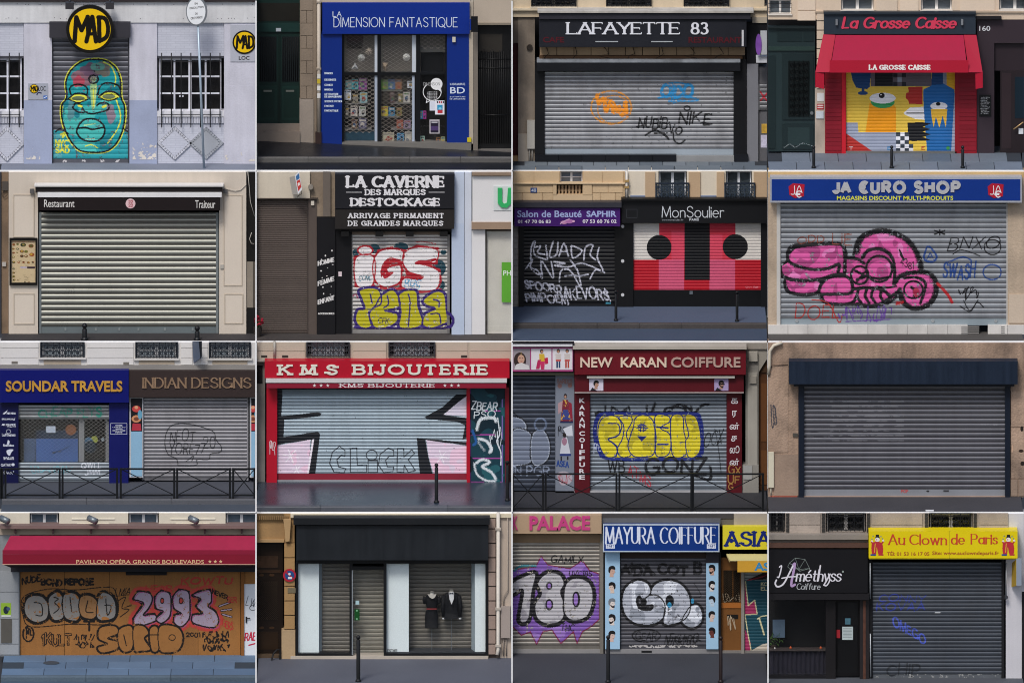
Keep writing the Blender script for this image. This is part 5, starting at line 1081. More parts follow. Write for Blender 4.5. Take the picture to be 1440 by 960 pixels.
    wm = mat('#d9d7d6', rough=.6, var=.05); c.box(n_, 'pilaster', mat('#c9ced8', rough=.6, var=.06), 1162, 8, 1200, None, .12, .5); c.box(n_, 'side_panel', wm, 1200, 335, 1276, None, .1, .4)
    c.box(n_, 'fascia', wm, 1205, 38, R, 292, .18, .4); c.box(n_, 'cornice', mat('#8d7a68', rough=.7), 1203, 14, R, 36, .26, .4); c.box(n_, 'sill_band', mat('#9c8672', rough=.7), 1200, 293, R, 332, .22, .4)
    g = c.box(n_, 'letter_plate', mat('#cfd4d2', rough=.4), 1322, 92, R - 6, 228, .2, .03); c.prism(g, 'letter', mat('#3fae6a', rough=.35), [(1345, 104), (1370, 104), (1370, 180), (1380, 192), (1396, 186), (1402, 104), (1420, 104), (1420, 190), (1396, 214), (1366, 212), (1345, 188)], .24, .04)
    c.box(n_, 'window_frame', mat('#3a342f', rough=.4), 1274, 338, 1284, None, .08, .2); c.box(n_, 'window_head', mat('#4a4038'), 1284, 333, R, 342, .08, .2); c.box(n_, 'blind', mat('#cfcac0', rough=.7, var=.08, sc=3), 1284, 342, R, None, .0, .02); c.box(n_, 'pane', GLASS, 1284, 342, R - 4, 895, .05, .006)
    p_ = c.box(n_, 'poster', mat('#63a63a', rough=.5), 1367, 514, R - 6, 735, .06, .008); c.btext(p_, 'PH', 1376, 1418, 560, 588, .063, mat('#dfe8da'), bold=.01)
    fl = MB(); q = c.onfloor(16, 925)
    rr = random.Random(8)
    for i in range(14): x, z, y = q[0] + rr.uniform(-.06, .12), q[2] + rr.uniform(.28, .5), q[1] + rr.uniform(-.06, .06); fl.lathe((x, y, z), [(.01, -.03), (.035, -.01), (.03, .02), (.008, .03)], 7)
    t = thing('flower_pot', 'red flowers poking in beside the brown shutter', 'plant', q); fl.make('blooms', mat('#8f1830', rough=.7, var=.3, sc=30), t)
    mb = MB(); mb.lathe(q, [(.08, 0), (.11, .2), (.115, .22), (.09, .21)], 10); mb.make('pot', mat('#3a3431'), t); mb = MB()
    for i in range(10): mb.tube([q + Vector((rr.uniform(-.04, .06), rr.uniform(-.04, .04), .2)), q + Vector((rr.uniform(-.06, .12), rr.uniform(-.05, .05), .4))], .006, 4)
    mb.make('stems', mat('#33502c'), t)
bay11()
# ================================================================== row 2, bay 3: Salon de Beaute SAPHIR + MonSoulier
def bay12():
    c = CELLS[1, 2]; L, R = c.L, c.R
    floors(c, mat('#566276', rough=.75, var=.10, grain=.18, bump=.25, sc=.6), road=mat('#475366', rough=.75, var=.08, grain=.18, bump=.2), kerbm=mat('#4f4b4a', rough=.7, var=.25, grain=.2, bump=.3, rnd=.12), stone=1.1)
    st = mat('#c6ad8c', rough=.85, var=.10, streak=.06, bump=.25); stb = mat('#c9b190', rough=.85, var=.09, bump=.25, rnd=.05)
    b = thing('building', 'honey limestone building with balustrade window over the beauty salon', 'building', c.base(300)); core(c, b)
    c.wallholes(b, 'upper_wall', st, L, 4, 632, 190, [(275, -5, 398, 76), (255, 84, 398, 140)], .06, .5)
    stones(c, b, stb, [12, 120, 235], [82, 130, 180], .085, .03, 3); stones(c, b, stb, [14, 130, 272], [10, 78], .085, .03, 3); stones(c, b, stb, [402, 510, 625], [10, 78], .085, .03, 3); stones(c, b, stb, [452, 540, 622], [82, 130, 180], .085, .03, 3)
    for (x0, x1) in ((235, 254), (399, 450)): c.box(b, 'balustrade_pier', stb, x0, 82, x1, 142, .11, .2)
    c.box(b, 'string_course', mat('#d0ba9a', rough=.85), L, 76, 640, 82, .14, .2); c.box(b, 'ledge', mat('#cdb696', rough=.85), 235, 141, 452, 180, .1, .2)
    upper_window(c, b, 275, -60, 398, 75, -.12, '#dfe0e4', '#59606e', 2, 2, '#7d8694')
    for i in range(7):
        q = c.p(268 + i * 19, 138, -.02); mb = MB(); h = .2; mb.lathe(q, [(.03, 0), (.03, .02), (.018, .04), (.04, .09), (.022, .16), (.03, .18), (.03, .215)], 10); mb.make('baluster', mat('#b59c7e', rough=.85, var=.1), b, smooth=True)
    c.box(b, 'balustrade_back', mat('#5d4e3e'), 255, 84, 398, 140, -.2, .05); npl = c.box(b, 'number_plate', mat('#2f4a80', rough=.4), 110, 103, 146, 130, .1, .012); c.btext(npl, '40', 115, 141, 108, 126, .103, mat('#dfe3ea'))
    c.box(b, 'side_stone', mat('#9c9690', rough=.85, var=.1), L, 310, 44, None, .05, .4)
    for j in range(14): c.box(b, 'rustic_course', mat('#8f8a86', rough=.85, rnd=.08), L, 318 + j * 31, 40, 318 + (j + 1) * 31 - 4, .075, .03)
    b2 = thing('building', 'pale plaster building with two railed windows above the shoe shop', 'building', c.base(1030))
    pl = mat('#d6ccbb', rough=.85, var=.06, streak=.05)
    c.wallholes(b2, 'upper_wall', pl, 650, 4, R, 172, [(818, -5, 975, 160), (1190, -5, 1335, 160)], .06, .5)
    tan = mat('#bfa689', rough=.85, var=.1, bump=.2)
    for x0, x1 in ((745, 800), (985, 1050), (1140, 1182), (1345, R)): c.box(b2, 'window_surround', tan, x0, 8, x1, 158, .1, .2)
    for x0, x1 in ((662, 745), (1050, 1138)): c.box(b2, 'blue_band', mat('#8a95ad', rough=.8), x0, 145, x1, 165, .075, .1)
    for x0, x1, r0, r1 in ((822, 970, 805, 985), (1194, 1331, 1186, 1350)):
        upper_window(c, b2, x0, -60, x1, 158, -.1, '#dfe2e8', '#3c4248', 2, 1, '#4a5258'); scroll_rail(c, b2, r0, 82, r1, 166, .14, mat('#3c4856', rough=.5), 6); c.box(b2, 'rail_cap', mat('#2b3440', rough=.4), r0 - 4, 76, r1 + 4, 84, .17, .06)
    c.tube(b2, 'drain_pipe', mat('#d5cfc6', rough=.6), [(642, 8, .14), (642, 170, .14)], .032); 
    for y in (60, 95): c.box(b2, 'pipe_clip', mat('#a68a5a'), 630, y, 655, y + 12, .19, .08)
    s = thing('salon_front', 'beauty salon with purple sign and black shutter covered in white tags', 'shopfront', c.base(310))
    c.box(s, 'awning_box', mat('#3a3a42', rough=.5), 16, 184, 614, 212, .4, .4); g = c.box(s, 'sign_board', mat('#4a2270', rough=.4, var=.1), 22, 214, 606, 316, .34, .3)
    lb = mat('#a9b4dc', rough=.4, var=.02); wt = mat('#e4dfe8', rough=.4, var=.02)
    c.btext(g, 'Salon de Beauté', 37, 393, 228, 266, .345, lb, bold=.018); c.btext(g, 'SAPHIR', 420, 586, 230, 264, .345, lb, bold=.03); c.btext(g, '01 47 70 06 83', 40, 222, 280, 299, .345, wt, bold=.02); c.btext(g, '07 53 60 76 02', 399, 586, 278, 298, .345, wt, bold=.02)
    cv = Canvas(c, 265, 262, 365, 310, 1); cv.ell(296, 294, 20, 9, '#c58fb6'); cv.ell(325, 288, 22, 12, '#b278ae'); cv.ell(348, 288, 8, 6, '#d8a8c8'); cv.stroke([(275, 302), (300, 285), (325, 275)], 4, '#d9b5d2'); cv.emit(g, 'hand_print', .342)
    bk = mat('#141416', rough=.45, var=.1); c.box(s, 'side_post', bk, 44, 316, 72, None, .1, .4); c.box(s, 'side_post', bk, 576, 300, 678, None, .1, .4)
    for y in (316, 508, 695): c.disc(s, 'white_stud', mat('#c9c9cc'), 620, y, 9, .12, .03, 16)
    sh, pf = c.shutter(s, 74, 318, 575, 755, 21, .0, mat('#1d1d20', rough=.4, var=.1, rnd=.1), rail=bk, barh=16)
    cv = c.canvas(74, 318, 575, 752); wp = mat('#bfc0cc', rough=.5, var=.08); ST = lambda p, w=8: cv.stroke(p, w, wp, fuzz=1.5, drop=.04)
    ST([(112, 500), (115, 430), (135, 400), (132, 470), (200, 500)]); ST([(140, 430), (165, 425), (150, 460), (190, 470)]); ST([(195, 420), (205, 500)]); ST([(235, 400), (215, 480), (255, 470), (262, 400)]); ST([(268, 480), (295, 410), (320, 480)]); ST([(280, 455), (310, 455)]); ST([(335, 420), (345, 490), (395, 450), (335, 420)]); ST([(405, 500), (415, 430), (455, 420), (440, 470), (470, 500)]); ST([(490, 430), (480, 490), (510, 560), (470, 555), (440, 605)])
    ST([(85, 550), (120, 500), (110, 540), (150, 560), (175, 600), (170, 505), (235, 600), (225, 510)]); ST([(240, 510), (300, 520), (245, 530), (320, 540), (400, 520), (520, 570)]); ST([(270, 620), (280, 560), (330, 560), (380, 640), (395, 660)]); ST([(330, 500), (370, 560), (390, 640)]); ST([(110, 545), (150, 580), (175, 575)]); ST([(300, 590), (340, 585), (380, 590), (430, 580)])
    cv.text('SPOOR', 84, 250, 660, 44, wp, 8, slant=-.2, jit=.25, rise=-14, fuzz=1.5); cv.text('RAKEVORS', 262, 545, 712, 58, wp, 8, slant=-.15, jit=.3, rise=-16, fuzz=1.5); cv.text('PIMPOEM', 90, 320, 730, 46, wp, 8, slant=-.2, jit=.25, rise=-10, fuzz=1.5); cv.stroke([(520, 660), (552, 728)], 7, wp); cv.rect(525, 735, 555, 744, '#4d9ab0'); cv.wear(.08, 5)
    cv.emit(sh, 'graffiti', 0, pf, label='white scribbled tags')
    s2 = thing('shoe_shop_front', 'black shoe shop with bold pink, red and white geometric painted shutter', 'shopfront', c.base(1030))
    bb = mat('#17181c', rough=.5, var=.08); g = c.box(s2, 'fascia', bb, 614, 176, R, 298, .24, .5); c.box(s2, 'fascia_top', mat('#0f1013', rough=.5), 612, 164, R, 175, .34, .6)
    cv = Canvas(c, 640, 195, 1200, 292, 1); wl = mat('#cfd3d8', rough=.4, var=.02); cv.text('MonSoulier', 838, 1180, 266, 60, wl, 4.6, track=.17); cv.text('www.monsoulier.fr', 838, 955, 284, 8, mat('#8e9298'), 1.8); cv.text('PARIS', 990, 1040, 284, 10, wl, 2.4)
    cv.stroke([(642, 222), (700, 222), (700, 268), (642, 268), (642, 222)], 2, mat('#4a4c52'), smooth=False); cv.emit(g, 'lettering', .243)
    c.box(s2, 'side_post', bb, 1386, 299, R, None, .1, .4); c.box(s2, 'stall_riser', mat('#121316', rough=.4, var=.1), 679, 668, 1386, None, .04, .4); c.box(s2, 'lock', mat('#7d858c', rough=.3, metal=.5), 990, 674, 1008, 692, .06, .04)
    sh, pf = c.shutter(s2, 680, 298, 1384, 668, 17, .0, SLAT('#c9c6c4'), dep=.011, rail=bb, barh=3, rw=3)
    cv = c.canvas(680, 298, 1384, 666); wh, rd, pk, kk = '#d3cec8', '#b3172b', '#cf4a62', '#111216'
    cv.rect(680, 298, 1384, 500, wh); cv.rect(680, 500, 1384, 666, rd); cv.rect(822, 298, 962, 500, '#c8384c'); cv.rect(1102, 298, 1244, 500, '#c8384c'); cv.rect(820, 500, 960, 666, '#c85878'); cv.rect(1100, 500, 1242, 666, '#c85878'); cv.rect(890, 340, 962, 500, pk); cv.rect(1102, 360, 1172, 500, pk); cv.rect(962, 298, 1102, 612, kk)
    cv.ell(822, 432, 69, 69, kk); cv.ell(1243, 428, 70, 69, kk); cv.text('MONSOULIER', 1300, 1376, 655, 7, '#d99', 1.5) if False else None
    cv.tagline(1300, 647, 1376, 655, '#d0808a', 1.6, 4, 12); cv.emit(sh, 'mural', 0, pf, label='pink, red, white and black geometric face')
    bollard(c, 583, 670, 838, 'plain black post at the kerb between salon and shoe shop', 'posts at the kerb by the shoe shop', 'cap', .034); bollard(c, 1253, 674, 842, 'plain black post at the kerb before the painted pink shutter', 'posts at the kerb by the shoe shop', 'cap', .034)
bay12()
# ================================================================== row 2, bay 4: JA EURO SHOP
def bay13():
    c = CELLS[1, 3]; L, R = c.L, c.R
    floors(c, mat('#55524f', rough=.8, var=.15, grain=.2, bump=.3))
    st = mat('#b9a793', rough=.9, var=.16, streak=.12, bump=.6, dirt=.25); b = thing('discount_shop_front', 'discount shop with blue sign and steel shutter bearing a big pink bubble graffiti', 'shopfront', c.base(700)); core(c, b)
    c.box(b, 'upper_wall', mat('#c2a678', rough=.85, var=.12), L, 8, R, 46, .05, .5); c.box(b, 'wall', st, L, 46, 72, None, .06, .5); c.box(b, 'wall', st, 1334, 46, R, None, .06, .5); c.box(b, 'jamb', mat('#c3c0bb', rough=.6), 56, 186, 76, 860, .08, .2)
    c.box(b, 'wall_block', mat('#c4b4a2', rough=.9, var=.12, bump=.3), 1340, 692, R, 850, .09, .1)
    c.box(b, 'sign_frame', mat('#b3b5bd', rough=.4, metal=.3), 20, 44, 1412, 185, .36, .35); g = c.box(b, 'sign_board', mat('#153a86', rough=.35, var=.05), 28, 56, 1404, 174, .365, .05)
    sv = mat('#c3c3c6', rough=.35, metal=.3, var=.1, sc=9); c.raised(g, 'JA', 372, 460, 128, 54, .39, sv, 20, track=.3); c.raised(g, '€URO', 512, 762, 128, 54, .39, sv, 20, track=.42); c.raised(g, 'SHOP', 822, 1064, 128, 54, .39, sv, 20, track=.42); c.btext(g, 'MAGASINS DISCOUNT MULTI-PRODUITS', 389, 1032, 148, 171, .37, mat('#dfe04a', rough=.4), bold=.02)
    for cx in (166, 1267):
        lg = c.prism(g, 'logo', mat('#b02238', rough=.4), [(cx - 44, 96), (cx - 20, 78), (cx + 44, 84), (cx + 40, 150), (cx - 10, 160), (cx - 40, 142)], .375, .012); cv = Canvas(c, cx - 45, 76, cx + 45, 162, 1); wt = mat('#e3dfe2')
        cv.stroke([(cx - 12, 92), (cx - 12, 135), (cx - 30, 138)], 4, wt); cv.stroke([(cx - 2, 135), (cx + 14, 92), (cx + 30, 130)], 4, wt); cv.text('€', cx - 4, cx + 24, 155, 34, wt, 6); cv.emit(lg, 'print', .376)
    tl = mat('#cfcbc6', rough=.4, var=.06, rnd=.06, dirt=.2)
    for i in range(13):
        x0 = L + i * 110.5
        if 1070 < x0 + 20 < 1160: continue
        c.box(b, 'plinth_tile', tl, x0 + 1, 862, min(R, x0 + 109.5), None, .12, .3)
    for q in ((1074, 866, 1178, 912), (1294, 864, 1320, 912)):
        vg = c.box(b, 'vent', mat('#3a3836'), *q, .09, .1)
        for j in range(4): c.box(vg, 'vent_slat', mat('#8c8986', rough=.4), q[0] + 3, q[1] + 4 + j * 11, q[2] - 3, q[1] + 10 + j * 11, .125, .03)
    sh, pf = c.shutter(b, 78, 190, 1326, 862, 27.3, .0, SLAT('#92959a', dirt=.2), rail=mat('#b5b2ae', rough=.5), bar=mat('#8d989e', rough=.45, var=.1), barh=36)
    for x in (168, 920, 1268): c.disc(sh, 'bar_lock', mat('#b9bec0', rough=.3, metal=.5), x, 838, 9, .03, .03, 14)
    cv = c.canvas(66, 320, 1326, 860); bk, pk, dp = '#17151a', '#cf5c9c', '#a8487f'
    out = [[(130, 440), (200, 420), (390, 415), (430, 450), (430, 580), (300, 610), (150, 610), (85, 580), (80, 540), (120, 510)], [(110, 610), (180, 605), (285, 620), (290, 670), (220, 690), (130, 670)], [(490, 470), (520, 380), (620, 345), (720, 360), (810, 430), (850, 560), (720, 640), (600, 640), (540, 600), (500, 560)], [(430, 500), (520, 510), (560, 600), (640, 660), (740, 650), (690, 720), (620, 745), (470, 740), (340, 735), (300, 690), (310, 610), (380, 590), (430, 570)], [(720, 620), (780, 580), (870, 570), (930, 610), (935, 690), (890, 750), (820, 765), (760, 740), (740, 690)]]
    for P in out: cv.stroke(P, 24, bk, closed=True, fuzz=5); 
    for P in out: cv.poly(P, pk, True)
    cv.speck(dp, .22, 20, 3, [paint(pk)]); cv.speck('#d77fb4', .15, 26, 9, [paint(pk)])
    cv.stroke([(500, 460), (530, 375), (640, 340), (760, 380), (830, 460), (855, 560)], 26, bk, fuzz=7)
    S = lambda p, w=13, fz=2: cv.stroke(p, w + 4, bk, fuzz=fz + 1)
    S([(125, 460), (180, 425), (390, 412), (430, 450), (432, 580)], 16); S([(115, 460), (130, 515), (230, 550), (330, 550), (400, 525), (395, 570)]); S([(75, 540), (90, 590), (160, 612), (280, 610), (370, 585), (425, 580)], 15); S([(100, 625), (120, 675), (200, 692), (280, 680), (300, 640), (340, 600), (430, 590), (470, 620), (470, 680), (400, 690), (310, 690)]); S([(300, 690), (330, 738), (460, 742), (500, 700)]); S([(440, 490), (500, 495), (540, 520)], 12)
    S([(530, 490), (560, 450), (630, 440), (690, 480), (708, 560), (705, 630)], 14); cv.ring(622, 550, 72, 72, 13, bk, fuzz=2); S([(550, 590), (620, 605), (685, 595)], 11); cv.ring(515, 585, 48, 50, 12, bk, fuzz=2); S([(490, 560), (540, 590), (500, 610)], 10); S([(540, 570), (500, 620)], 8)
    S([(708, 630), (740, 590), (820, 570), (905, 580), (935, 650), (910, 730), (830, 768), (770, 745), (740, 680)], 18, 5); cv.ring(812, 665, 52, 48, 11, bk); S([(760, 600), (840, 600), (880, 640), (850, 740)], 11); S([(800, 650), (830, 680), (815, 700)], 10); cv.ell(828, 680, 18, 26, '#a02a4a')
    S([(480, 660), (560, 655), (640, 665), (690, 700), (740, 660)], 14); 
    for x in (510, 555, 590, 640): S([(x, 660), (x - 10, 700), (x + 14, 740)], 11)
    S([(500, 745), (600, 755), (690, 710)], 16, 4); S([(735, 445), (760, 500), (740, 470)], 5, 0); cv.text('4381', 742, 812, 530, 40, bk, 5, rise=-25, jit=.2)
    rd, br, bl, vi = '#a8342e', '#8a4a3a', '#2a4a86', '#6a4a96'
    cv.text('ODD', 172, 318, 412, 34, br, 5, jit=.25, rise=12, fuzz=1); cv.text('LIE', 365, 470, 418, 62, br, 5, jit=.2, fuzz=1); cv.text('DOEL', 158, 400, 825, 78, rd, 6, jit=.3, slant=.1, fuzz=1); cv.stroke([(250, 720), (340, 740), (400, 845), (420, 800)], 6, rd); cv.tagline(395, 755, 690, 842, vi, 5, 6, 14, 1); cv.stroke([(430, 842), (690, 828)], 5, vi)
    cv.text('BNXO', 1000, 1280, 445, 68, bk, 6, slant=.3, jit=.2, rise=8, fuzz=.6); cv.ring(1250, 430, 46, 42, 6, bk); cv.text('*', 930, 985, 385, 52, bk, 8); cv.stroke([(1030, 470), (1080, 445), (1180, 478)], 5, bk)
    cv.text('SWASH', 975, 1150, 600, 78, bl, 9, slant=.1, jit=.3, fuzz=1.5); cv.ring(1248, 568, 50, 42, 7, bl, fuzz=1); cv.stroke([(990, 520), (1080, 485), (1130, 500)], 8, bl); cv.stroke([(870, 480), (895, 425), (940, 480), (920, 510), (880, 505), (870, 480)], 10, bl, fuzz=1); cv.text('A', 885, 925, 500, 40, bl, 6)
    cv.stroke([(945, 630), (1000, 690), (1025, 735)], 15, '#b02a30', fuzz=2); cv.stroke([(720, 740), (750, 735)], 18, '#b02a30', fuzz=3); cv.tagline(1062, 650, 1180, 720, bk, 5, 12, 6); cv.stroke([(1070, 755), (1125, 785), (1165, 735), (1200, 762)], 6, bk); cv.stroke([(1090, 725), (1125, 780), (1170, 720)], 5, bk)
    cv.wear(.05, 7); cv.emit(sh, 'graffiti', 0, pf, label='pink bubble graffiti with black outline and coloured tags')
bay13()
# ================================================================== row 3, bay 1: Soundar Travels + Indian Designs
def head(cv, x, y, s, hair, skin, face=1, beard=None):
    """small printed portrait: hair, face, neck"""
    q = lambda a, b: (x + face * a * s, y + b * s)
    cv.poly([q(-.32, .5), q(.22, .7), q(.3, 1.1), q(-.42, 1.1)], skin); cv.ell(x, y + s * .15, s * .46, s * .66, skin); cv.poly([q(.38, .02), q(.58, .28), q(.4, .34)], skin)
    if beard: cv.poly([q(.42, .42), q(.4, .8), q(.1, .84), q(-.25, .5), q(-.2, .3), q(.1, .55)], beard, True)
    cv.poly([q(.5, -.12), q(.5, -.5), q(.2, -.74), q(-.3, -.68), q(-.58, -.3), q(-.56, .25), q(-.36, .42), q(-.24, .02), q(-.05, -.2)], hair, True)
    cv.rect(x + face * s * .02, y + s * .06, x + face * s * .02 + s * .14, y + s * .13, hair); cv.rect(x + face * s * .3, y + s * .06, x + face * s * .3 + s * .12, y + s * .13, hair); cv.rect(x + face * s * .1, y + s * .5, x + face * s * .1 + s * .2, y + s * .55, '#8d4a48')
def bay20():
    c = CELLS[2, 0]; L, R = c.L, c.R
    floors(c, mat('#4d5058', rough=.75, var=.12, grain=.18, bump=.25), road=mat('#4b525c', rough=.7, var=.1, grain=.18, bump=.2), kerbm=mat('#5b5c61', rough=.6, var=.2, grain=.2, bump=.3, rnd=.1), stone=1.9)
    st = mat('#d2cfcc', rough=.85, var=.06, streak=.05, bump=.15); b = thing('building', 'white coursed stone upper floor with three iron window grilles over the travel agency', 'building', c.base(700)); core(c, b)
    hol = [(222, -5, 468, 98), (748, -5, 985, 102), (1155, -5, 1388, 102)]
    c.wallholes(b, 'upper_wall', st, L, 6, R, 140, hol, .06, .5); sb = mat('#d5d2cf', rough=.85, var=.05, rnd=.04, bump=.15)
    for x0, x1 in ((L, 215), (480, 740), (1000, 1065), (1110, 1150)): stones(c, b, sb, [x0, x1], [8, 44, 98, 138], .085, .03, 3, stagger=False)
    gi = mat('#2b3038', rough=.45)
    for (x0, y0, x1, y1) in hol:
        upper_window(c, b, x0 + 12, -60, x1 - 12, y1 - 2, -.1, '#d3d4d6', '#3a4048', 2, 2, '#a9b2b8'); scroll_rail(c, b, x0 + 4, -20, x1 - 4, y1 - 2, .1, gi, 7, 'window_grille'); c.box(b, 'sill', mat('#c9c6c2', rough=.8), x0 - 8, y1, x1 + 8, y1 + 10, .13, .3); c.box(b, 'sill_recess', mat('#b0a392', rough=.85), x0 + 20, y1 + 12, x1 - 20, 134, .075, .03)
    c.box(b, 'string_course', mat('#8d8985', rough=.85, var=.2), L, 140, R, 168, .12, .4); c.box(b, 'air_vent', mat('#77716a'), 64, 118, 98, 132, .09, .03); c.box(b, 'air_vent', mat('#77716a'), 682, 122, 714, 136, .09, .03)
    sgn = thing('projecting_sign', 'dark flat projecting sign on white stone above Indian clothes shop', 'sign', c.p(1090, 130, .3)); LOC[sgn] = Vector(sgn.location)
    c.sheet(sgn, 'sign_face', mat('#4a5a72', rough=.4), [(1064, 8, .1), (1098, 8, .5), (1108, 100, .5), (1070, 128, .1)], .03); c.sheet(sgn, 'sign_edge', mat('#1c2028', rough=.4), [(1099, 8, .5), (1117, 8, .5), (1117, 92, .5), (1108, 102, .5)], .03)
    s = thing('travel_agency_front', 'blue travel agency with gold letters and window behind grille', 'shopfront', c.base(350))
    bl = mat('#161d6e', rough=.3, var=.08, sc=.7); g = c.box(s, 'sign_board', bl, L, 166, 712, 346, .3, .4)
    gold = mat('#d9a850', rough=.3, metal=.35, var=.25, sc=3); c.btext(g, 'SOUNDAR TRAVELS', 32, 677, 226, 286, .335, gold, .03, bold=.03, name='raised_lettering')
    lp = c.box(s, 'side_panel', mat('#121646', rough=.4), L, 348, 102, None, .16, .4); rp = c.box(s, 'side_panel', mat('#171d62', rough=.35), 604, 348, 710, None, .16, .4)
    cv = Canvas(c, 0, 375, 102, 760, 1); wt = mat('#cfd3de', rough=.5)
    cv.poly([(14, 408), (42, 386), (36, 402), (24, 410)], wt); cv.text('AIR INDIA', 38, 86, 409, 9, wt, 2.2); cv.text('SRI LANKAN', 10, 72, 440, 7, wt, 2); cv.poly([(72, 442), (84, 428), (80, 444)], wt); cv.text('AIR FRANCE', 10, 86, 472, 9, wt, 2.4); cv.text('KLM', 40, 86, 480, 6, wt, 2); cv.ring(47, 505, 12, 11, 2, wt); cv.text('Lufthansa', 12, 84, 530, 14, wt, 3)
    cv.poly([(38, 575), (44, 550), (54, 560), (50, 578)], wt); cv.text('Emirates', 18, 76, 587, 12, wt, 2.6); cv.poly([(36, 612), (55, 603), (74, 606), (62, 622), (54, 638), (42, 632)], wt, True); cv.text('GULF AIR', 18, 76, 652, 6, wt, 1.8); cv.text('JET AIRWAYS', 20, 76, 660, 6, wt, 1.8); cv.text('QATAR', 6, 58, 696, 13, wt, 2.4); cv.ell(72, 688, 9, 8, wt); cv.tagline(8, 722, 76, 742, wt, 2, 5, 8)
    cv.emit(lp, 'airline_names', .162)
    cv = Canvas(c, 608, 455, 706, 525, 1); cv.stroke([(612, 460), (702, 460), (702, 520), (612, 520), (612, 460)], 1.6, wt, smooth=False)
    for i, t_ in enumerate(('HORAIRES', 'LUNDI AU', 'SAMEDI', 'DIMANCHE', 'FERME')): cv.text(t_, 640 - (i % 2) * 16, 676 + (i % 2) * 16, 474 + i * 9.5, 5, wt, 1.6)
    cv.emit(rp, 'opening_hours', .162)
    sh, pf = c.shutter(s, 108, 358, 602, 436, 20, .03, SLAT('#9c9fa0', dirt=.3), barh=2, name='shutter_top'); cv = c.canvas(108, 362, 602, 432); cv.text('CHEAP FLYS', 215, 560, 420, 44, '#3f9a86', 7, jit=.3, fuzz=4, drop=.35); cv.emit(sh, 'graffiti', .03, pf)
    sh, pf = c.shutter(s, 108, 676, 602, 781, 21, .03, SLAT('#8f979e', dirt=.2), barh=6, name='shutter_base'); cv = c.canvas(108, 676, 602, 776); cv.text('QWLL', 450, 560, 706, 28, '#c9ccd2', 5, jit=.3, fuzz=1); cv.text('JMM', 470, 550, 744, 34, '#c0c4cc', 5, slant=.15, jit=.3, fuzz=1); cv.tagline(170, 695, 400, 735, '#7fb0ba', 3, 4, 12, 1); cv.emit(sh, 'graffiti', .03, pf)
    lattice(c, s, 108, 438, 602, 674, .035, 27, mat('#b5b5b0', rough=.4, metal=.2), .0027, .75); c.box(s, 'pane', GLASS, 110, 438, 600, 674, -.03, .006)
    c.box(s, 'window_mullion', mat('#8e8f90', rough=.5), 436, 438, 466, 676, -.05, .06); c.box(s, 'door_edge', mat('#8a8b8c', rough=.5), 584, 438, 602, 676, -.05, .06)
    c.box(s, 'window_backdrop', mat('#2b2622', rough=.9, var=.5, sc=3), 108, 436, 602, 678, -.45, .02); c.box(s, 'blue_poster', mat('#456ba8', rough=.5, var=.3, sc=.9), 200, 545, 432, 674, -.1, .02); c.box(s, 'dark_poster_top', mat('#25384f', rough=.5, var=.3), 200, 500, 432, 545, -.1, .02); c.box(s, 'blue_side_poster', mat('#4f6484', rough=.5, var=.4, sc=4), 132, 545, 196, 674, -.12, .02)
    c.box(s, 'paper_notice', mat('#cdd6e4', rough=.5), 255, 476, 307, 512, -.06, .005); c.disc(s, 'orange_round_sticker', mat('#8d5a34', rough=.6), 392, 496, 30, -.08, .005, 20); cv = Canvas(c, 200, 545, 432, 674, 1); cv.stroke([(290, 620), (330, 612), (380, 588)], 5, '#22344e'); cv.ell(298, 622, 9, 6, '#1b2430'); cv.ell(330, 616, 8, 5, '#1b2430'); cv.emit(s, 'poster_print', -.1)
    for (x, y, r_, h) in ((522, 550, 20, '#9aa04a'), (490, 560, 24, '#4f6e86'), (500, 590, 34, '#20303e'), (568, 550, 10, '#8a949a')): c.disc(s, 'door_sticker', mat(h, rough=.5, var=.3, sc=9), x, y, r_, -.06 + r_ * .0003, .004, 18)
    s2 = thing('clothes_shop_front', 'brown clothes shop front with metal serif letters and grey tagged shutter', 'shopfront', c.base(1070))
    g = c.box(s2, 'sign_board', mat('#3b302e', rough=.5, var=.08), 714, 170, R, 316, .26, .4); mtl = mat('#c9a98c', rough=.25, metal=.7, var=.25, sc=3)
    c.raised(g, 'INDIAN DESIGNS', 792, 1386, 264, 54, .285, mtl, 10, 4, .1, track=.2, space=.35)
    for x0, x1 in ((716, 792), (1382, R)):
        p_ = c.box(s2, 'poster_panel', mat('#8fb4cc', rough=.5), x0 + 8, 505, x1 - 6, 752, .12, .3); c.box(s2, 'panel_frame', mat('#c4c5c8', rough=.5), x0, 318, x1, 760, .1, .3); c.box(s2, 'poster_dark', mat('#1d1a20', rough=.5), x0 + 8, 322, x1 - 6, 504, .12, .3)
        cv = Canvas(c, x0 + 8, 322, x1 - 6, 504, 1); cx = (x0 + x1) / 2; cv.ell(cx, 380, 24, 18, '#c04a48'); cv.ell(cx, 435, 26, 20, '#c9906a'); cv.ell(cx, 372, 10, 9, '#d9a07c'); cv.poly([(cx - 26, 500), (cx - 20, 460), (cx + 24, 462), (cx + 28, 500)], '#b03848'); cv.ell(cx + 20, 412, 12, 26, '#6ba0b8'); cv.ell(cx, 436, 14, 11, '#7a4a38'); cv.emit(s2, 'poster_print', .12)
    sh, pf = c.shutter(s2, 796, 318, 1366, 775, 20, .0, SLAT('#8f8e92', dirt=.2), rail=mat('#8d8c90', rough=.5), barh=14); cv = c.canvas(900, 440, 1240, 710); bk = '#1a1b22'
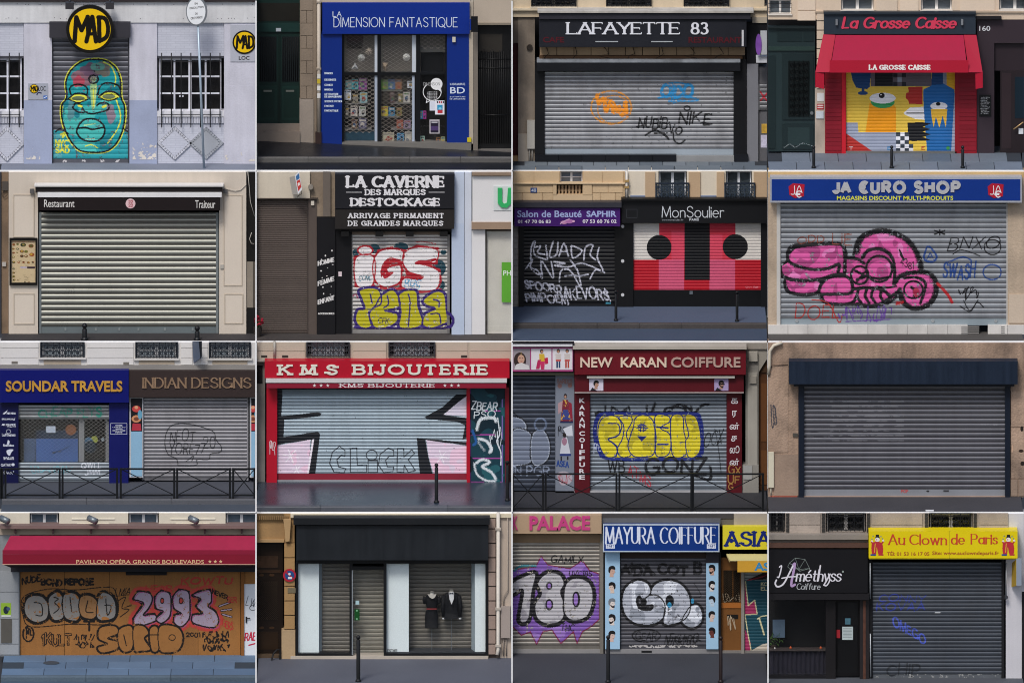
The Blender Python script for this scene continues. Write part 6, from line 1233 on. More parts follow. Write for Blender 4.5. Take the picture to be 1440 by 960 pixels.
    cv.stroke([(985, 690), (975, 655), (930, 630), (912, 570), (925, 500), (965, 465), (1040, 462), (1110, 478), (1180, 505), (1195, 550), (1225, 590), (1215, 620), (1165, 628), (1155, 658), (1090, 660), (1085, 690), (985, 692)], 4, bk, fuzz=.5); cv.text('NEOT', 940, 1075, 560, 62, bk, 4, slant=.1, jit=.25); cv.text('20', 1125, 1190, 600, 60, bk, 4, jit=.2); cv.text('YORE77', 935, 1130, 625, 56, bk, 4, slant=.1, jit=.25); cv.stroke([(1030, 670), (1070, 640), (1060, 670)], 4, bk); cv.emit(sh, 'graffiti', 0, pf, label='black outline tag in a cloud')
    Z = c.zf
    for i, (x0, x1, lab) in enumerate(((-290, 14, 'black cross braced guard rail before the airline names panel'), (30, 330, 'black cross braced guard rail before the travel agency window'), (346, 648, 'black cross braced guard rail before the blue side panel'), (668, 964, 'black cross braced guard rail before the clothes shop poster'), (980, 1272, 'black cross braced guard rail before the grey tagged shutter'), (1290, 1590, 'black cross braced guard rail before the end of the clothes shop'))):
        x0, x1 = max(x0, L + 6), min(x1, R - 8); barrier(c, x0, x1, 712, 857, 876, lab, 'guard rails along the kerb by the travel agency', Z)
bay20()
# ================================================================== row 3, bay 2: KMS Bijouterie
def bay21():
    c = CELLS[2, 1]; L, R = c.L, c.R
    floors(c, mat('#38424e', rough=.3, var=.25, grain=.08, bump=.15, sc=.5), road=mat('#33363c', rough=.5), kerbm=mat('#55585f', rough=.5, var=.25, grain=.14, bump=.3, rnd=.1), stone=1.45)
    st = mat('#b3a99a', rough=.85, var=.1, streak=.1, bump=.2, dirt=.15); b = thing('building', 'grey beige stone upper floor with two grilled windows above the jeweller', 'building', c.base(40)); core(c, b)
    hol = [(285, -5, 528, 96), (740, -5, 1000, 96)]; c.wallholes(b, 'upper_wall', st, L, 6, R, 118, hol, .05, .5); sb = mat('#b6ab9b', rough=.85, var=.08, rnd=.05, bump=.2)
    for x0, x1 in ((L, 105), (115, 280), (545, 730), (1005, 1180), (1188, R)): stones(c, b, sb, [x0, x1], [8, 62, 112], .075, .03, 3, stagger=False)
    for (x0, y0, x1, y1) in hol:
        upper_window(c, b, x0 + 30, -60, x1 - 30, y1 - 2, -.1, '#c0c6cc', '#4c545e', 2, 2, '#b5c0c8'); scroll_rail(c, b, x0 + 4, -20, x1 - 4, y1 - 2, .1, mat('#3a3c40', rough=.5), 8, 'window_grille')
    for x in (36, 152, 1142): c.box(b, 'air_vent', mat('#3c3833'), x, 84, x + 34, 98, .078, .02)
    c.tube(b, 'drain_pipe', mat('#aaa59c', rough=.6), [(110, 6, .12), (110, 92, .12)], .03); c.box(b, 'cornice', mat('#9a938a', rough=.8, var=.2), L, 112, R, 120, .2, .4)
    c.box(b, 'side_wall', mat('#7d7a75', rough=.9, var=.3, streak=.2, dirt=.3), L, 120, 58, None, .05, .5); c.box(b, 'dark_strip', mat('#1b1a1c', rough=.9), 14, 140, 44, 240, .06, .1); c.box(b, 'side_wall', mat('#2a2a2e', rough=.8, var=.2), 1410, 120, R, None, .04, .5)
    s = thing('jeweller_front', 'red jeweller shop front with white slab letters and grey blue shutter', 'shopfront', c.base(640))
    rd = mat('#b01830', rough=.4, var=.06); rd2 = mat('#8a1a34', rough=.6, var=.08); g = c.box(s, 'sign_board', rd, 56, 116, 1410, 210, .4, .4); c.box(s, 'awning_bar', mat('#c9c6c6', rough=.4), 62, 214, 1396, 236, .46, .2)
    iv = mat('#dcd8cc', rough=.45, var=.05); c.raised(g, 'KMS', 140, 452, 189, 48, .43, iv, 15, 10, .2, track=.75); c.raised(g, 'BIJOUTERIE', 552, 1286, 188, 48, .43, iv, 15, 10, .17, track=.38)
    v = c.box(s, 'valance', rd2, 66, 238, 1392, 266, .44, .015); cv = Canvas(c, 300, 236, 1160, 268, 1); w2 = mat('#dcd4d4'); cv.text('KMS BIJOUTERIE', 474, 994, 260, 19, w2, 6, contrast=3, serif=.16, track=.34)
    def star(cv, x, y, r_, m): cv.poly([(x + (r_ if k % 2 == 0 else r_ * .42) * math.sin(k * math.pi / 5), y - (r_ if k % 2 == 0 else r_ * .42) * math.cos(k * math.pi / 5)) for k in range(10)], m)
    for x in (331, 368, 405, 1053, 1090, 1128): star(cv, x, 251, 10, w2)
    cv.emit(v, 'lettering', .442)
    lw = c.box(s, 'side_panel', rd, 66, 267, 124, None, .12, .4); cv = Canvas(c, 70, 545, 124, 650, 1); cv.tagline(78, 555, 116, 645, '#d5c5c8', 3, 3, 4); cv.emit(lw, 'graffiti', .122); c.box(s, 'post', rd, 1174, 262, 1192, None, .1, .4); c.box(s, 'post', mat('#7d1626', rough=.5), 1386, 262, 1408, None, .1, .4)
    sh, pf = c.shutter(s, 126, 272, 1172, 772, 19, .0, SLAT('#a7b5be'), dep=.013, rail=rd, bar=mat('#8d2a3c', rough=.5, var=.2), barh=34); cv = c.canvas(126, 272, 1172, 738); bk, pw = '#1e2128', '#d9c9d8'
    cv.rect(126, 272, 1172, 300, '#7d8a93'); cv.speck(None, .45, 6, 1) if False else None
    cv.poly([(126, 275), (155, 275), (148, 420), (350, 398), (370, 405), (362, 420), (165, 440), (160, 535), (350, 505), (362, 520), (335, 740), (290, 740), (315, 550), (180, 568), (126, 580)], bk)
    cv.poly([(126, 582), (308, 550), (300, 738), (126, 738)], pw); cv.poly([(318, 550), (330, 545), (300, 738), (290, 738)], '#e8e0e8')
    cv.poly([(1115, 300), (1172, 300), (1172, 340), (1050, 405), (1055, 415), (1172, 430), (1172, 540), (1150, 548), (1165, 470), (1120, 450), (955, 436), (940, 425), (1040, 370)], bk); cv.poly([(1172, 310), (1172, 420), (1045, 412), (1130, 340)], '#ddd5e2'); cv.poly([(898, 540), (1172, 565), (1172, 580), (945, 552), (960, 640), (985, 742), (915, 742), (905, 640)], bk); cv.poly([(950, 552), (1172, 584), (1172, 738), (990, 738), (962, 640)], pw)
    cv.speck('#e2c3d4', .25, 22, 4, [paint(pw)])
    for (x, y, s_) in ((200, 640, 42), (235, 715, 25), (1035, 645, 38)):
        for a in (0, 60, 120): q = math.radians(a + 10); cv.stroke([(x - s_ * math.cos(q), y - s_ * math.sin(q)), (x + s_ * math.cos(q), y + s_ * math.sin(q))], 4, '#ece6ec', fuzz=1)
    o = '#2b2f38'
    for P in ([(500, 610), (470, 585), (430, 620), (415, 680), (440, 730), (495, 732), (505, 710), (465, 700), (455, 660), (480, 635), (500, 640), (500, 610)], [(530, 598), (565, 595), (568, 690), (620, 688), (620, 730), (530, 730), (530, 598)], [(628, 665), (680, 665), (680, 730), (628, 730), (628, 665)], [(770, 610), (740, 595), (695, 630), (685, 690), (715, 732), (765, 725), (770, 700), (735, 700), (725, 665), (745, 640), (770, 640), (770, 610)], [(790, 598), (825, 598), (826, 645), (870, 605), (885, 625), (850, 660), (890, 720), (850, 730), (828, 690), (825, 730), (788, 728), (790, 598)]): cv.stroke(P, 4.5, o, smooth=False)
    cv.ring(648, 635, 30, 28, 4.5, o); cv.speck('#2b2f38', .002, 3, 6); cv.emit(sh, 'graffiti', 0, pf, label='black angular shapes, pale pink blocks and outlined letters')
    m_ = c.box(s, 'mural_panel', mat('#1c4450', rough=.5, var=.35, sc=2), 1194, 268, 1384, None, .05, .3, label='dark teal panel with white tags'); cv = Canvas(c, 1194, 268, 1384, 785, .6); mg = '#a84a9c'; wh = '#d5dce0'
    for y in (388, 520, 650, 782): cv.rect(1194, y, 1372, y + 6, mg)
    cv.rect(1368, 268, 1374, 785, '#7d6aa8'); cv.rect(1192, 268, 1198, 785, '#6f4a8a'); cv.speck('#0f2a36', .3, 30, 2); cv.speck('#2a6068', .12, 22, 8)
    cv.text('ZBEAR', 1200, 1340, 386, 42, wh, 6, slant=.15, jit=.25, fuzz=1); cv.text('PSO', 1214, 1330, 430, 34, wh, 5, slant=.1, jit=.2); cv.stroke([(1230, 495), (1250, 440), (1320, 430), (1335, 450)], 14, wh, fuzz=4, drop=.2); cv.stroke([(1240, 545), (1285, 560), (1310, 600), (1300, 620)], 14, wh, fuzz=4, drop=.2); cv.stroke([(1235, 560), (1270, 610)], 12, '#aab6bc', fuzz=4, drop=.3)
    cv.stroke([(1225, 680), (1260, 660), (1300, 675), (1260, 700), (1310, 730), (1335, 770)], 12, wh, fuzz=4, drop=.2); cv.stroke([(1215, 680), (1230, 740), (1280, 775), (1330, 780)], 10, wh, fuzz=4, drop=.3); cv.stroke([(1345, 430), (1355, 520), (1340, 560), (1362, 620), (1362, 690)], 6, wh); cv.tagline(1300, 480, 1365, 610, wh, 3, 7, 5); cv.stroke([(1205, 500), (1225, 560), (1210, 580)], 12, '#2a5f9a', fuzz=3); cv.emit(m_, 'graffiti', .05)
    c.box(s, 'threshold', mat('#8d9095', rough=.6, var=.2), 100, 774, 1180, None, .05, .3)
    bollard(c, 1006, 680, 898, 'black ball top bollard standing before the jeweller shutter', 'bollards before the jeweller', r=.042); bollard(c, 1398, 668, 888, 'dark post at the edge beside the teal panel', 'bollards before the jeweller', 'cap', .04)
bay21()
# ================================================================== row 3, bay 3: New Karan Coiffure
def bay22():
    c = CELLS[2, 2]; L, R = c.L, c.R
    floors(c, mat('#3a3b40', rough=.7, var=.15, grain=.2, bump=.3))
    b = thing('building', 'grey stone pilaster and brown wooden door right of the hairdresser', 'building', c.base(1350)); core(c, b)
    c.box(b, 'upper_wall', mat('#9c958c', rough=.85, var=.15, streak=.1), 348, 8, R, 50, .1, .5); c.box(b, 'moulding', mat('#aea79d', rough=.8), 345, 30, 1306, 52, .5, .5); gs = mat('#8f8c86', rough=.85, var=.15, streak=.15, bump=.2, dirt=.2)
    c.box(b, 'pilaster', gs, 1300, 52, 1372, None, .06, .5); c.box(b, 'pilaster_shaft', mat('#a5a199', rough=.85, var=.15, streak=.1), 1312, 180, 1366, 690, .1, .1); c.box(b, 'capital', mat('#aaa59c', rough=.85), 1318, 66, 1366, 118, .14, .1); c.box(b, 'bracket', mat('#9a958c'), 1322, 200, 1360, 240, .15, .1); c.box(b, 'pilaster_base', mat('#93908a', rough=.85, var=.2), 1284, 690, 1372, None, .12, .4); c.box(b, 'meter_plate', mat('#a4a4a2'), 1288, 694, 1336, 770, .14, .03)
    wd = mat('#5a3a22', rough=.5, var=.2, streak=.1); dr = c.box(b, 'door', wd, 1374, 178, R, 830, -.06, .1, label='brown panelled wooden door'); c.box(dr, 'door_panel', mat('#6b4628', rough=.5), 1386, 240, R - 6, 560, -.045, .03); c.box(dr, 'door_panel', mat('#6b4628', rough=.5), 1386, 610, R - 6, 800, -.045, .03); c.box(b, 'door_arch', mat('#4a3522', rough=.7), 1372, 54, R, 178, -.02, .3); c.sheet(b, 'arch_stone', mat('#9a958c', rough=.85), [(1368, 52, .05), (R, 52, .05), (R, 95, .05), (1374, 175, .05)], .05)
    n_ = thing('sari_shop_front', 'clothes shop with three fashion pictures over a dark graffiti shutter', 'shopfront', c.base(150))
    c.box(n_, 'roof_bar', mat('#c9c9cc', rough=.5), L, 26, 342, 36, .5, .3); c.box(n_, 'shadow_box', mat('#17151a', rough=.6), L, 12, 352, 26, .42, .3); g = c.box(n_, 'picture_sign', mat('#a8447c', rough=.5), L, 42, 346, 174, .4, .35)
    for i, (x0, x1) in enumerate(((14, 108), (114, 226), (232, 342))): 
        p_ = c.box(g, 'picture', mat('#d6d2d6', rough=.4) if i else mat('#9a9298', rough=.4, var=.15), x0, 48, x1, 164, .405, .01); cv = Canvas(c, x0, 48, x1, 164, 1)
        if i == 0: cv.ell(52, 112, 34, 44, '#3a2c2a'); cv.ell(58, 106, 19, 25, '#c09a86'); cv.poly([(20, 164), (30, 135), (60, 125), (100, 140), (106, 164)], '#c9c6c6'); cv.rect(48, 98, 56, 101, '#2a2020'); cv.rect(62, 98, 70, 101, '#2a2020'); cv.ell(60, 119, 6, 2.5, '#a04a4a'); cv.stroke([(58, 66), (58, 84)], 3, '#d0b070')
        if i == 1: cv.ell(172, 62, 9, 11, '#3a2a26'); cv.ell(173, 64, 6, 8, '#b98a70'); cv.poly([(158, 76), (186, 76), (192, 118), (160, 118)], '#c9a93c'); cv.poly([(140, 160), (150, 110), (168, 108), (160, 160)], '#b02a5c'); cv.poly([(162, 118), (190, 118), (186, 162), (168, 162)], '#c03a64'); cv.poly([(186, 100), (206, 96), (208, 130), (192, 134)], '#b8284e')
        if i == 2:
            for cx, q in ((264, '#2a4668'), (313, '#b04a3a')): cv.ell(cx, 60, 9, 11, '#2e2422'); cv.ell(cx, 63, 6, 8, '#b98a70'); cv.poly([(cx - 16, 76), (cx + 16, 76), (cx + 14, 116), (cx - 14, 116)], '#c9c0bc'); cv.rect(cx - 14, 108, cx + 14, 117, '#c0504c'); cv.rect(cx - 11, 118, cx - 2, 154, q); cv.rect(cx + 2, 118, cx + 11, 154, q)
        cv.emit(p_, 'print', .405)
    c.box(n_, 'lower_rail', mat('#3f4034', rough=.6), L, 178, 350, 194, .36, .3)
    sh, pf = c.shutter(n_, L + 2, 198, 246, 832, 26, .0, SLAT('#4c525e', dirt=.2), barh=16); cv = c.canvas(L + 2, 380, 246, 800); gy, dk = '#777f90', '#1c1e26'
    for P in ([(8, 430), (60, 440), (85, 480), (60, 510), (12, 500)], [(12, 505), (100, 510), (130, 600), (110, 670), (40, 690), (12, 680)], [(125, 520), (180, 500), (215, 580), (200, 660), (140, 690), (115, 640)]): cv.stroke(P, 16, dk, closed=True, fuzz=3); cv.poly(P, gy, True); cv.speck('#99a2b2', .1, 12, int(P[0][0])) if False else None; cv.stroke(P, 5, '#a5adbb', closed=True, fuzz=2, drop=.3)
    cv.ring(165, 465, 32, 34, 8, '#6f7c94', fuzz=3, drop=.3); cv.text('IN PGR', 14, 215, 745, 46, '#8b95a8', 6, jit=.2, fuzz=2, drop=.2); cv.stroke([(15, 400), (40, 420)], 6, dk); cv.emit(sh, 'graffiti', 0, pf, label='faded grey bubble letters')
    pp = c.box(n_, 'picture_pillar', mat('#7e8490', rough=.5, var=.1), 248, 196, 352, None, .1, .4, label='grey pillar with printed dress figures'); cv = Canvas(c, 248, 196, 352, 810, 1)
    cv.text('SAREES', 258, 340, 238, 20, '#8a6a66', 5, jit=.2); cv.ell(272, 252, 12, 14, '#8a6a66'); cv.ell(328, 250, 12, 14, '#8a6a66'); cv.ell(303, 310, 9, 14, '#2a2022'); cv.ell(303, 314, 6, 9, '#b08a78'); cv.poly([(288, 330), (318, 330), (322, 360), (345, 450), (276, 450), (286, 360)], '#7a2c3c'); cv.poly([(290, 385), (316, 385), (338, 440), (280, 440)], '#3f4a86'); cv.speck('#c9a04a', .2, 5, 3, [paint('#7a2c3c'), paint('#3f4a86')]); cv.poly([(262, 350), (288, 335), (284, 390), (264, 410)], '#b09094'); cv.poly([(320, 340), (338, 350), (344, 445), (330, 430)], '#8f2a3e'); cv.rect(274, 448, 346, 458, '#232c54')
    cv.tagline(256, 475, 318, 540, '#22242c', 3, 3, 5); cv.poly([(290, 490), (340, 470), (345, 530), (310, 530)], '#c9ccd4'); cv.ell(298, 525, 10, 12, '#2e2624'); cv.poly([(284, 545), (312, 535), (332, 630), (272, 632)], '#c6c8d0'); cv.ell(298, 560, 14, 22, '#a07a8c'); cv.rect(272, 628, 334, 640, '#2a3c78'); cv.rect(276, 642, 284, 665, '#22222a'); cv.rect(312, 642, 320, 662, '#22222a'); cv.text('ASEA', 256, 320, 700, 28, '#2c4a8a', 6, jit=.3); cv.poly([(258, 740), (300, 725), (340, 750), (330, 790), (280, 800)], '#b0a8b0', True); cv.tagline(258, 735, 340, 790, '#a8505c', 3, 9, 5); cv.emit(pp, 'print', .1)
    s = thing('hairdresser_front', 'dark red hairdresser front with yellow bubble graffiti on grey shutter', 'shopfront', c.base(820))
    mr = mat('#5c1420', rough=.45, var=.08); mr2 = mat('#6b1422', rough=.45, var=.08); g = c.box(s, 'sign_board', mr2, 354, 58, 1302, 192, .42, .4); c.btext(g, 'NEW  KARAN', 386, 862, 96, 152, .45, mat('#d8c3b0', rough=.35, var=.15), .03, bold=.02, name='raised_lettering'); c.btext(g, 'COIFFURE', 887, 1272, 95, 152, .45, mat('#b39a90', rough=.35, var=.15), .03, bold=.02, name='raised_lettering')
    l2 = c.box(s, 'lower_fascia', mr, 354, 196, 1290, 288, .3, .4); c.box(s, 'light_tube', mat('#a9a6a0', rough=.4), 422, 200, 1240, 212, .4, .06); c.box(s, 'fascia_trim', mat('#a39a98', rough=.5), 354, 288, 1290, 294, .32, .3)
    for x, q in ((474, 1), (1166, 0)):
        p_ = c.box(l2, 'portrait', mat('#cfc8d6' if q else '#a99abf', rough=.4), x - 39, 214, x + 39, 280, .31, .01); cv = Canvas(c, x - 39, 214, x + 39, 280, 1); head(cv, x, 242, 26, '#1b181a', '#b08a78', 1, None if q else '#1b181a'); cv.poly([(x - 34, 280), (x - 22, 262), (x + 4, 280)], '#22232a'); 
        if not q: cv.rect(x - 12, 240, x + 18, 248, '#16161a')
        cv.emit(p_, 'print', .31)
    lp = c.box(s, 'side_panel', mr, 354, 295, 438, None, .14, .4); rp = c.box(s, 'side_panel', mr, 1198, 295, 1280, None, .14, .4); wt = mat('#d8d4d8', rough=.4, var=.02)
    ys = [322, 360, 394, 428, 460, 504, 540, 574, 608, 642, 676, 712, 746]
    for ch, y in zip('KARANCOIFFURE', ys): c.btext(lp, ch, 380 if ch != 'I' else 390, 411 if ch != 'I' else 400, y, y + 25, .145, wt, .004, bold=.03, name='letter')
    for ch, y, x0, x1, h in (('க', 322, 1220, 1258, 30), ('ர', 390, 1226, 1252, 38), ('ன்', 456, 1212, 1264, 38), ('ச', 530, 1220, 1252, 30), ('லூ', 584, 1212, 1266, 42), ('ன்', 654, 1212, 1264, 38)): c.btext(rp, ch, x0, x1, y, y + h, .145, wt, .004, bold=.015, name='letter')
    cv = Canvas(c, 1198, 690, 1280, 830, .7); cv.text('GX', 1206, 1270, 735, 44, '#a8804a', 6, jit=.3, fuzz=1); cv.text('UF', 1204, 1266, 790, 40, '#a8804a', 6, jit=.3); cv.text('G', 1206, 1230, 825, 30, '#a8804a', 5); cv.emit(rp, 'graffiti', .142)
    c.box(s, 'threshold', mat('#a3a3a6', rough=.7, var=.3), 248, 834, 1282, None, .1, .4)
    sh, pf = c.shutter(s, 442, 298, 1194, 832, 20.5, .0, SLAT('#828a93', dirt=.2), rail=mr, barh=14); cv = c.canvas(442, 310, 1194, 815); bk, ye, bl = '#1e2026', '#d3c62e', '#1c2c7a'
    cv.text('JM LOI', 470, 1000, 405, 40, bk, 12, jit=.3, fuzz=3, drop=.1); cv.stroke([(470, 420), (490, 395), (550, 410), (640, 390)], 10, bk, fuzz=2); cv.stroke([(780, 400), (800, 350)], 15, bk, fuzz=4); cv.stroke([(870, 400), (930, 355), (1000, 385), (960, 365)], 12, bk, fuzz=3); cv.stroke([(1020, 400), (1060, 360), (1095, 355)], 12, bk, fuzz=3)
    body = [(480, 430), (540, 405), (800, 408), (1010, 405), (1050, 440), (1060, 540), (1050, 640), (960, 655), (560, 655), (490, 610), (465, 520)]
    cv.stroke(body, 18, bl, closed=True, fuzz=2); cv.poly(body, bl, True); cv.poly([(760 + (x - 760) * .955, 530 + (y - 530) * .93) for x, y in body], ye, True)
    for P in ([(500, 440), (550, 415), (595, 430), (615, 480), (590, 530), (540, 545), (585, 590), (580, 640), (530, 645), (495, 590), (482, 510)], [(600, 425), (660, 420), (672, 450), (640, 520), (670, 600), (660, 640), (610, 645), (592, 600), (620, 540), (625, 470)], [(690, 430), (740, 412), (790, 450), (800, 560), (790, 630), (740, 645), (680, 640), (650, 590), (665, 520), (680, 480)], [(800, 420), (870, 418), (880, 450), (830, 485), (880, 520), (885, 600), (860, 640), (805, 635), (805, 540)], [(890, 425), (950, 418), (960, 510), (985, 600), (950, 645), (900, 640), (888, 560)], [(965, 420), (1020, 420), (1048, 500), (1050, 600), (1020, 645), (980, 640), (968, 560), (985, 520)]): cv.poly(P, ye, True); cv.stroke(P, 6, bl, closed=True)
    cv.speck('#b5a92a', .2, 14, 4, [paint(ye)]); S = lambda p, w=7: cv.stroke(p, w, bl, fuzz=.8)
    S([(540, 460), (595, 465), (600, 520), (540, 545)]); S([(540, 550), (590, 590), (585, 640)]); S([(810, 480), (870, 485)], 10); S([(815, 575), (870, 575)], 10); cv.poly([(700, 530), (755, 530), (725, 560)], bl); cv.text('$' if '$' in GL else 'S', 705, 750, 500, 34, bl, 6); S([(695, 485), (760, 485)], 5); S([(700, 470), (755, 475)], 4); S([(722, 460), (718, 505)], 5); S([(738, 460), (734, 505)], 5)
    cv.text('GONZ', 745, 1080, 735, 80, bk, 15, jit=.2, slant=.05, fuzz=2); cv.stroke([(1000, 740), (1100, 770), (1105, 700)], 14, bk, fuzz=3); cv.text('WB', 540, 630, 725, 66, bk, 8, jit=.2); cv.text('ATMS', 650, 775, 740, 50, '#a83a48', 6, rise=-70, jit=.3, fuzz=1); cv.text('OCX', 1065, 1165, 600, 70, bk, 5, slant=.2, jit=.3, rise=25); cv.stroke([(1130, 490), (1150, 600), (1165, 735)], 4, bk); cv.stroke([(1140, 580), (1180, 540)], 4, bk); cv.tagline(450, 570, 500, 640, '#aab4c8', 4, 3, 3, 1); cv.wear(.05, 6); cv.emit(sh, 'graffiti', 0, pf, label='yellow bubble letters with navy outline and black tags')
    for x0, x1, lab in ((L + 4, 180, 'black guard rail before the dark sari shop shutter'), (194, 586, 'black guard rail before the red KARAN side panel'), (602, 1000, 'black guard rail before the yellow graffiti'), (1010, 1396, 'black guard rail before the Tamil lettered side panel')): barrier(c, x0, x1, 740, 930, 944, lab, 'guard rails before the hairdresser')
bay22()
# ================================================================== row 3, bay 4: bare grey shutter
def bay23():
    c = CELLS[2, 3]; L, R = c.L, c.R
    floors(c, mat('#47464a', rough=.8, var=.15, grain=.14, bump=.35))
    st = mat('#a38c7a', rough=.9, var=.26, streak=.2, bump=.8, dirt=.5, sc=.8); b = thing('stone_front', 'weathered tan stone front with navy shutter box and plain grey shutter', 'shopfront', c.base(760)); core(c, b)
    c.box(b, 'top_wall', st, L, 6, R, 246, .08, .5); c.box(b, 'left_wall', st, L, 246, 178, None, .08, .5); c.box(b, 'right_wall', st, 1350, 246, R, None, .08, .5)
    for (x0, y0, x1, y1) in ((40, 632, 184, 860), (1350, 770, 1388, 862), (1394, 770, R, 862)): c.box(b, 'base_block', mat('#9c8878', rough=.9, var=.2, bump=.4, dirt=.2), x0, y0, x1, y1, .1, .1)
    for (x0, y0, x1, y1) in ((L, 138, 118, 620), (1352, 282, R, 480), (1352, 484, R, 764)): c.box(b, 'stone_block', mat('#a8917f', rough=.9, var=.26, streak=.18, bump=.8, dirt=.5, rnd=.06), x0, y0, x1, y1, .095, .05)
    nv = mat('#1b283a', rough=.5, var=.14, streak=.3); bx = c.box(b, 'shutter_box', nv, 124, 118, 1389, 244, .46, .42); c.box(b, 'side_rail', mat('#17202f', rough=.45, var=.1), 176, 246, 206, None, .14, .3); c.box(b, 'side_rail', mat('#17202f', rough=.45, var=.1), 1320, 246, 1348, None, .14, .3); c.box(b, 'box_underside', mat('#0f1520', rough=.6), 150, 245, 1370, 256, .4, .36)
    sh, pf = c.shutter(b, 208, 252, 1318, 862, 26.5, .0, SLAT('#66666c'), dep=.022, rail=mat('#232c3a', rough=.5), bar=mat('#85888e', rough=.5, var=.12), barh=38, label='plain grey shutter'); cv = c.canvas(208, 252, 1318, 822)
    for (x0, y0, x1, y1) in ((352, 330, 760, 560), (208, 500, 360, 560), (1172, 460, 1278, 474)):
        for y in range(int(y0), int(y1), 27): cv.rect(x0, y + 4, x1, y + 13, mat('#7d7d82', rough=.4, metal=.4))
    cv.wear(.4, 14); cv.emit(sh, 'pale_patches', 0, pf, lift=.0015); cv = Canvas(c, 660, 824, 1020, 850, 1); cv.text('POP', 745, 782, 842, 15, '#b05a5c', 4); cv.ell(892, 834, 8, 5, '#2a2a2e'); cv.rect(978, 828, 1008, 838, '#3a3a3e'); cv.emit(sh, 'stickers', 0, lambda y: .013)
    c.box(b, 'lock_handle', mat('#5c5852', metal=.4), 146, 516, 172, 534, .12, .05); c.box(b, 'threshold', mat('#a08c80', rough=.8, var=.25), 190, 864, 1352, None, .1, .4); c.box(b, 'orange_strip', mat('#b0604c', rough=.7, var=.2), 20, 862, 170, None, .1, .2)
    c.tube(b, 'drain_pipe', mat('#c9bfae', rough=.6, var=.1), [(86, 14, .14), (40, 30, .16), (18, 60, .16), (16, 140, .14), (10, 190, .12)], .04, 9); c.tube(b, 'cable', mat('#2a2522'), [(12, 200, .12), (30, 140, .12), (118, 138, .1)], .008, 5); c.box(b, 'meter_box', mat('#cbc4b0', rough=.6), L + 2, 620, 40, 815, .16, .1); c.tube(b, 'conduit', mat('#c0b8a6'), [(24, 815, .12), (24, 858, .12)], .014)
    cv = c.canvas(20, 350, 60, 500); cv.tagline(24, 360, 56, 480, '#4a4a52', 4, 4, 3, 2); cv.emit(b, 'old_tag', .096); cv = c.canvas(1352, 470, 1424, 720); cv.ell(1412, 490, 9, 14, '#2a221c'); cv.ell(1408, 612, 14, 8, '#3a2a20'); cv.ell(1416, 682, 12, 12, '#2a221c'); cv.ell(1360, 600, 4, 20, '#c8a890'); cv.emit(b, 'stone_holes', .096)
    q = c.onfloor(900, 945); mb = MB(); a, e = c.onfloor(880, 946), c.onfloor(924, 940); mb.box(a[0], e[0], a[1], a[1] + .12, a[2] + .001, a[2] + .012); tag(mb.make('paper_scrap', mat('#dcdcde', rough=.7)), 'small white paper scrap lying on the asphalt', 'litter')
bay23()
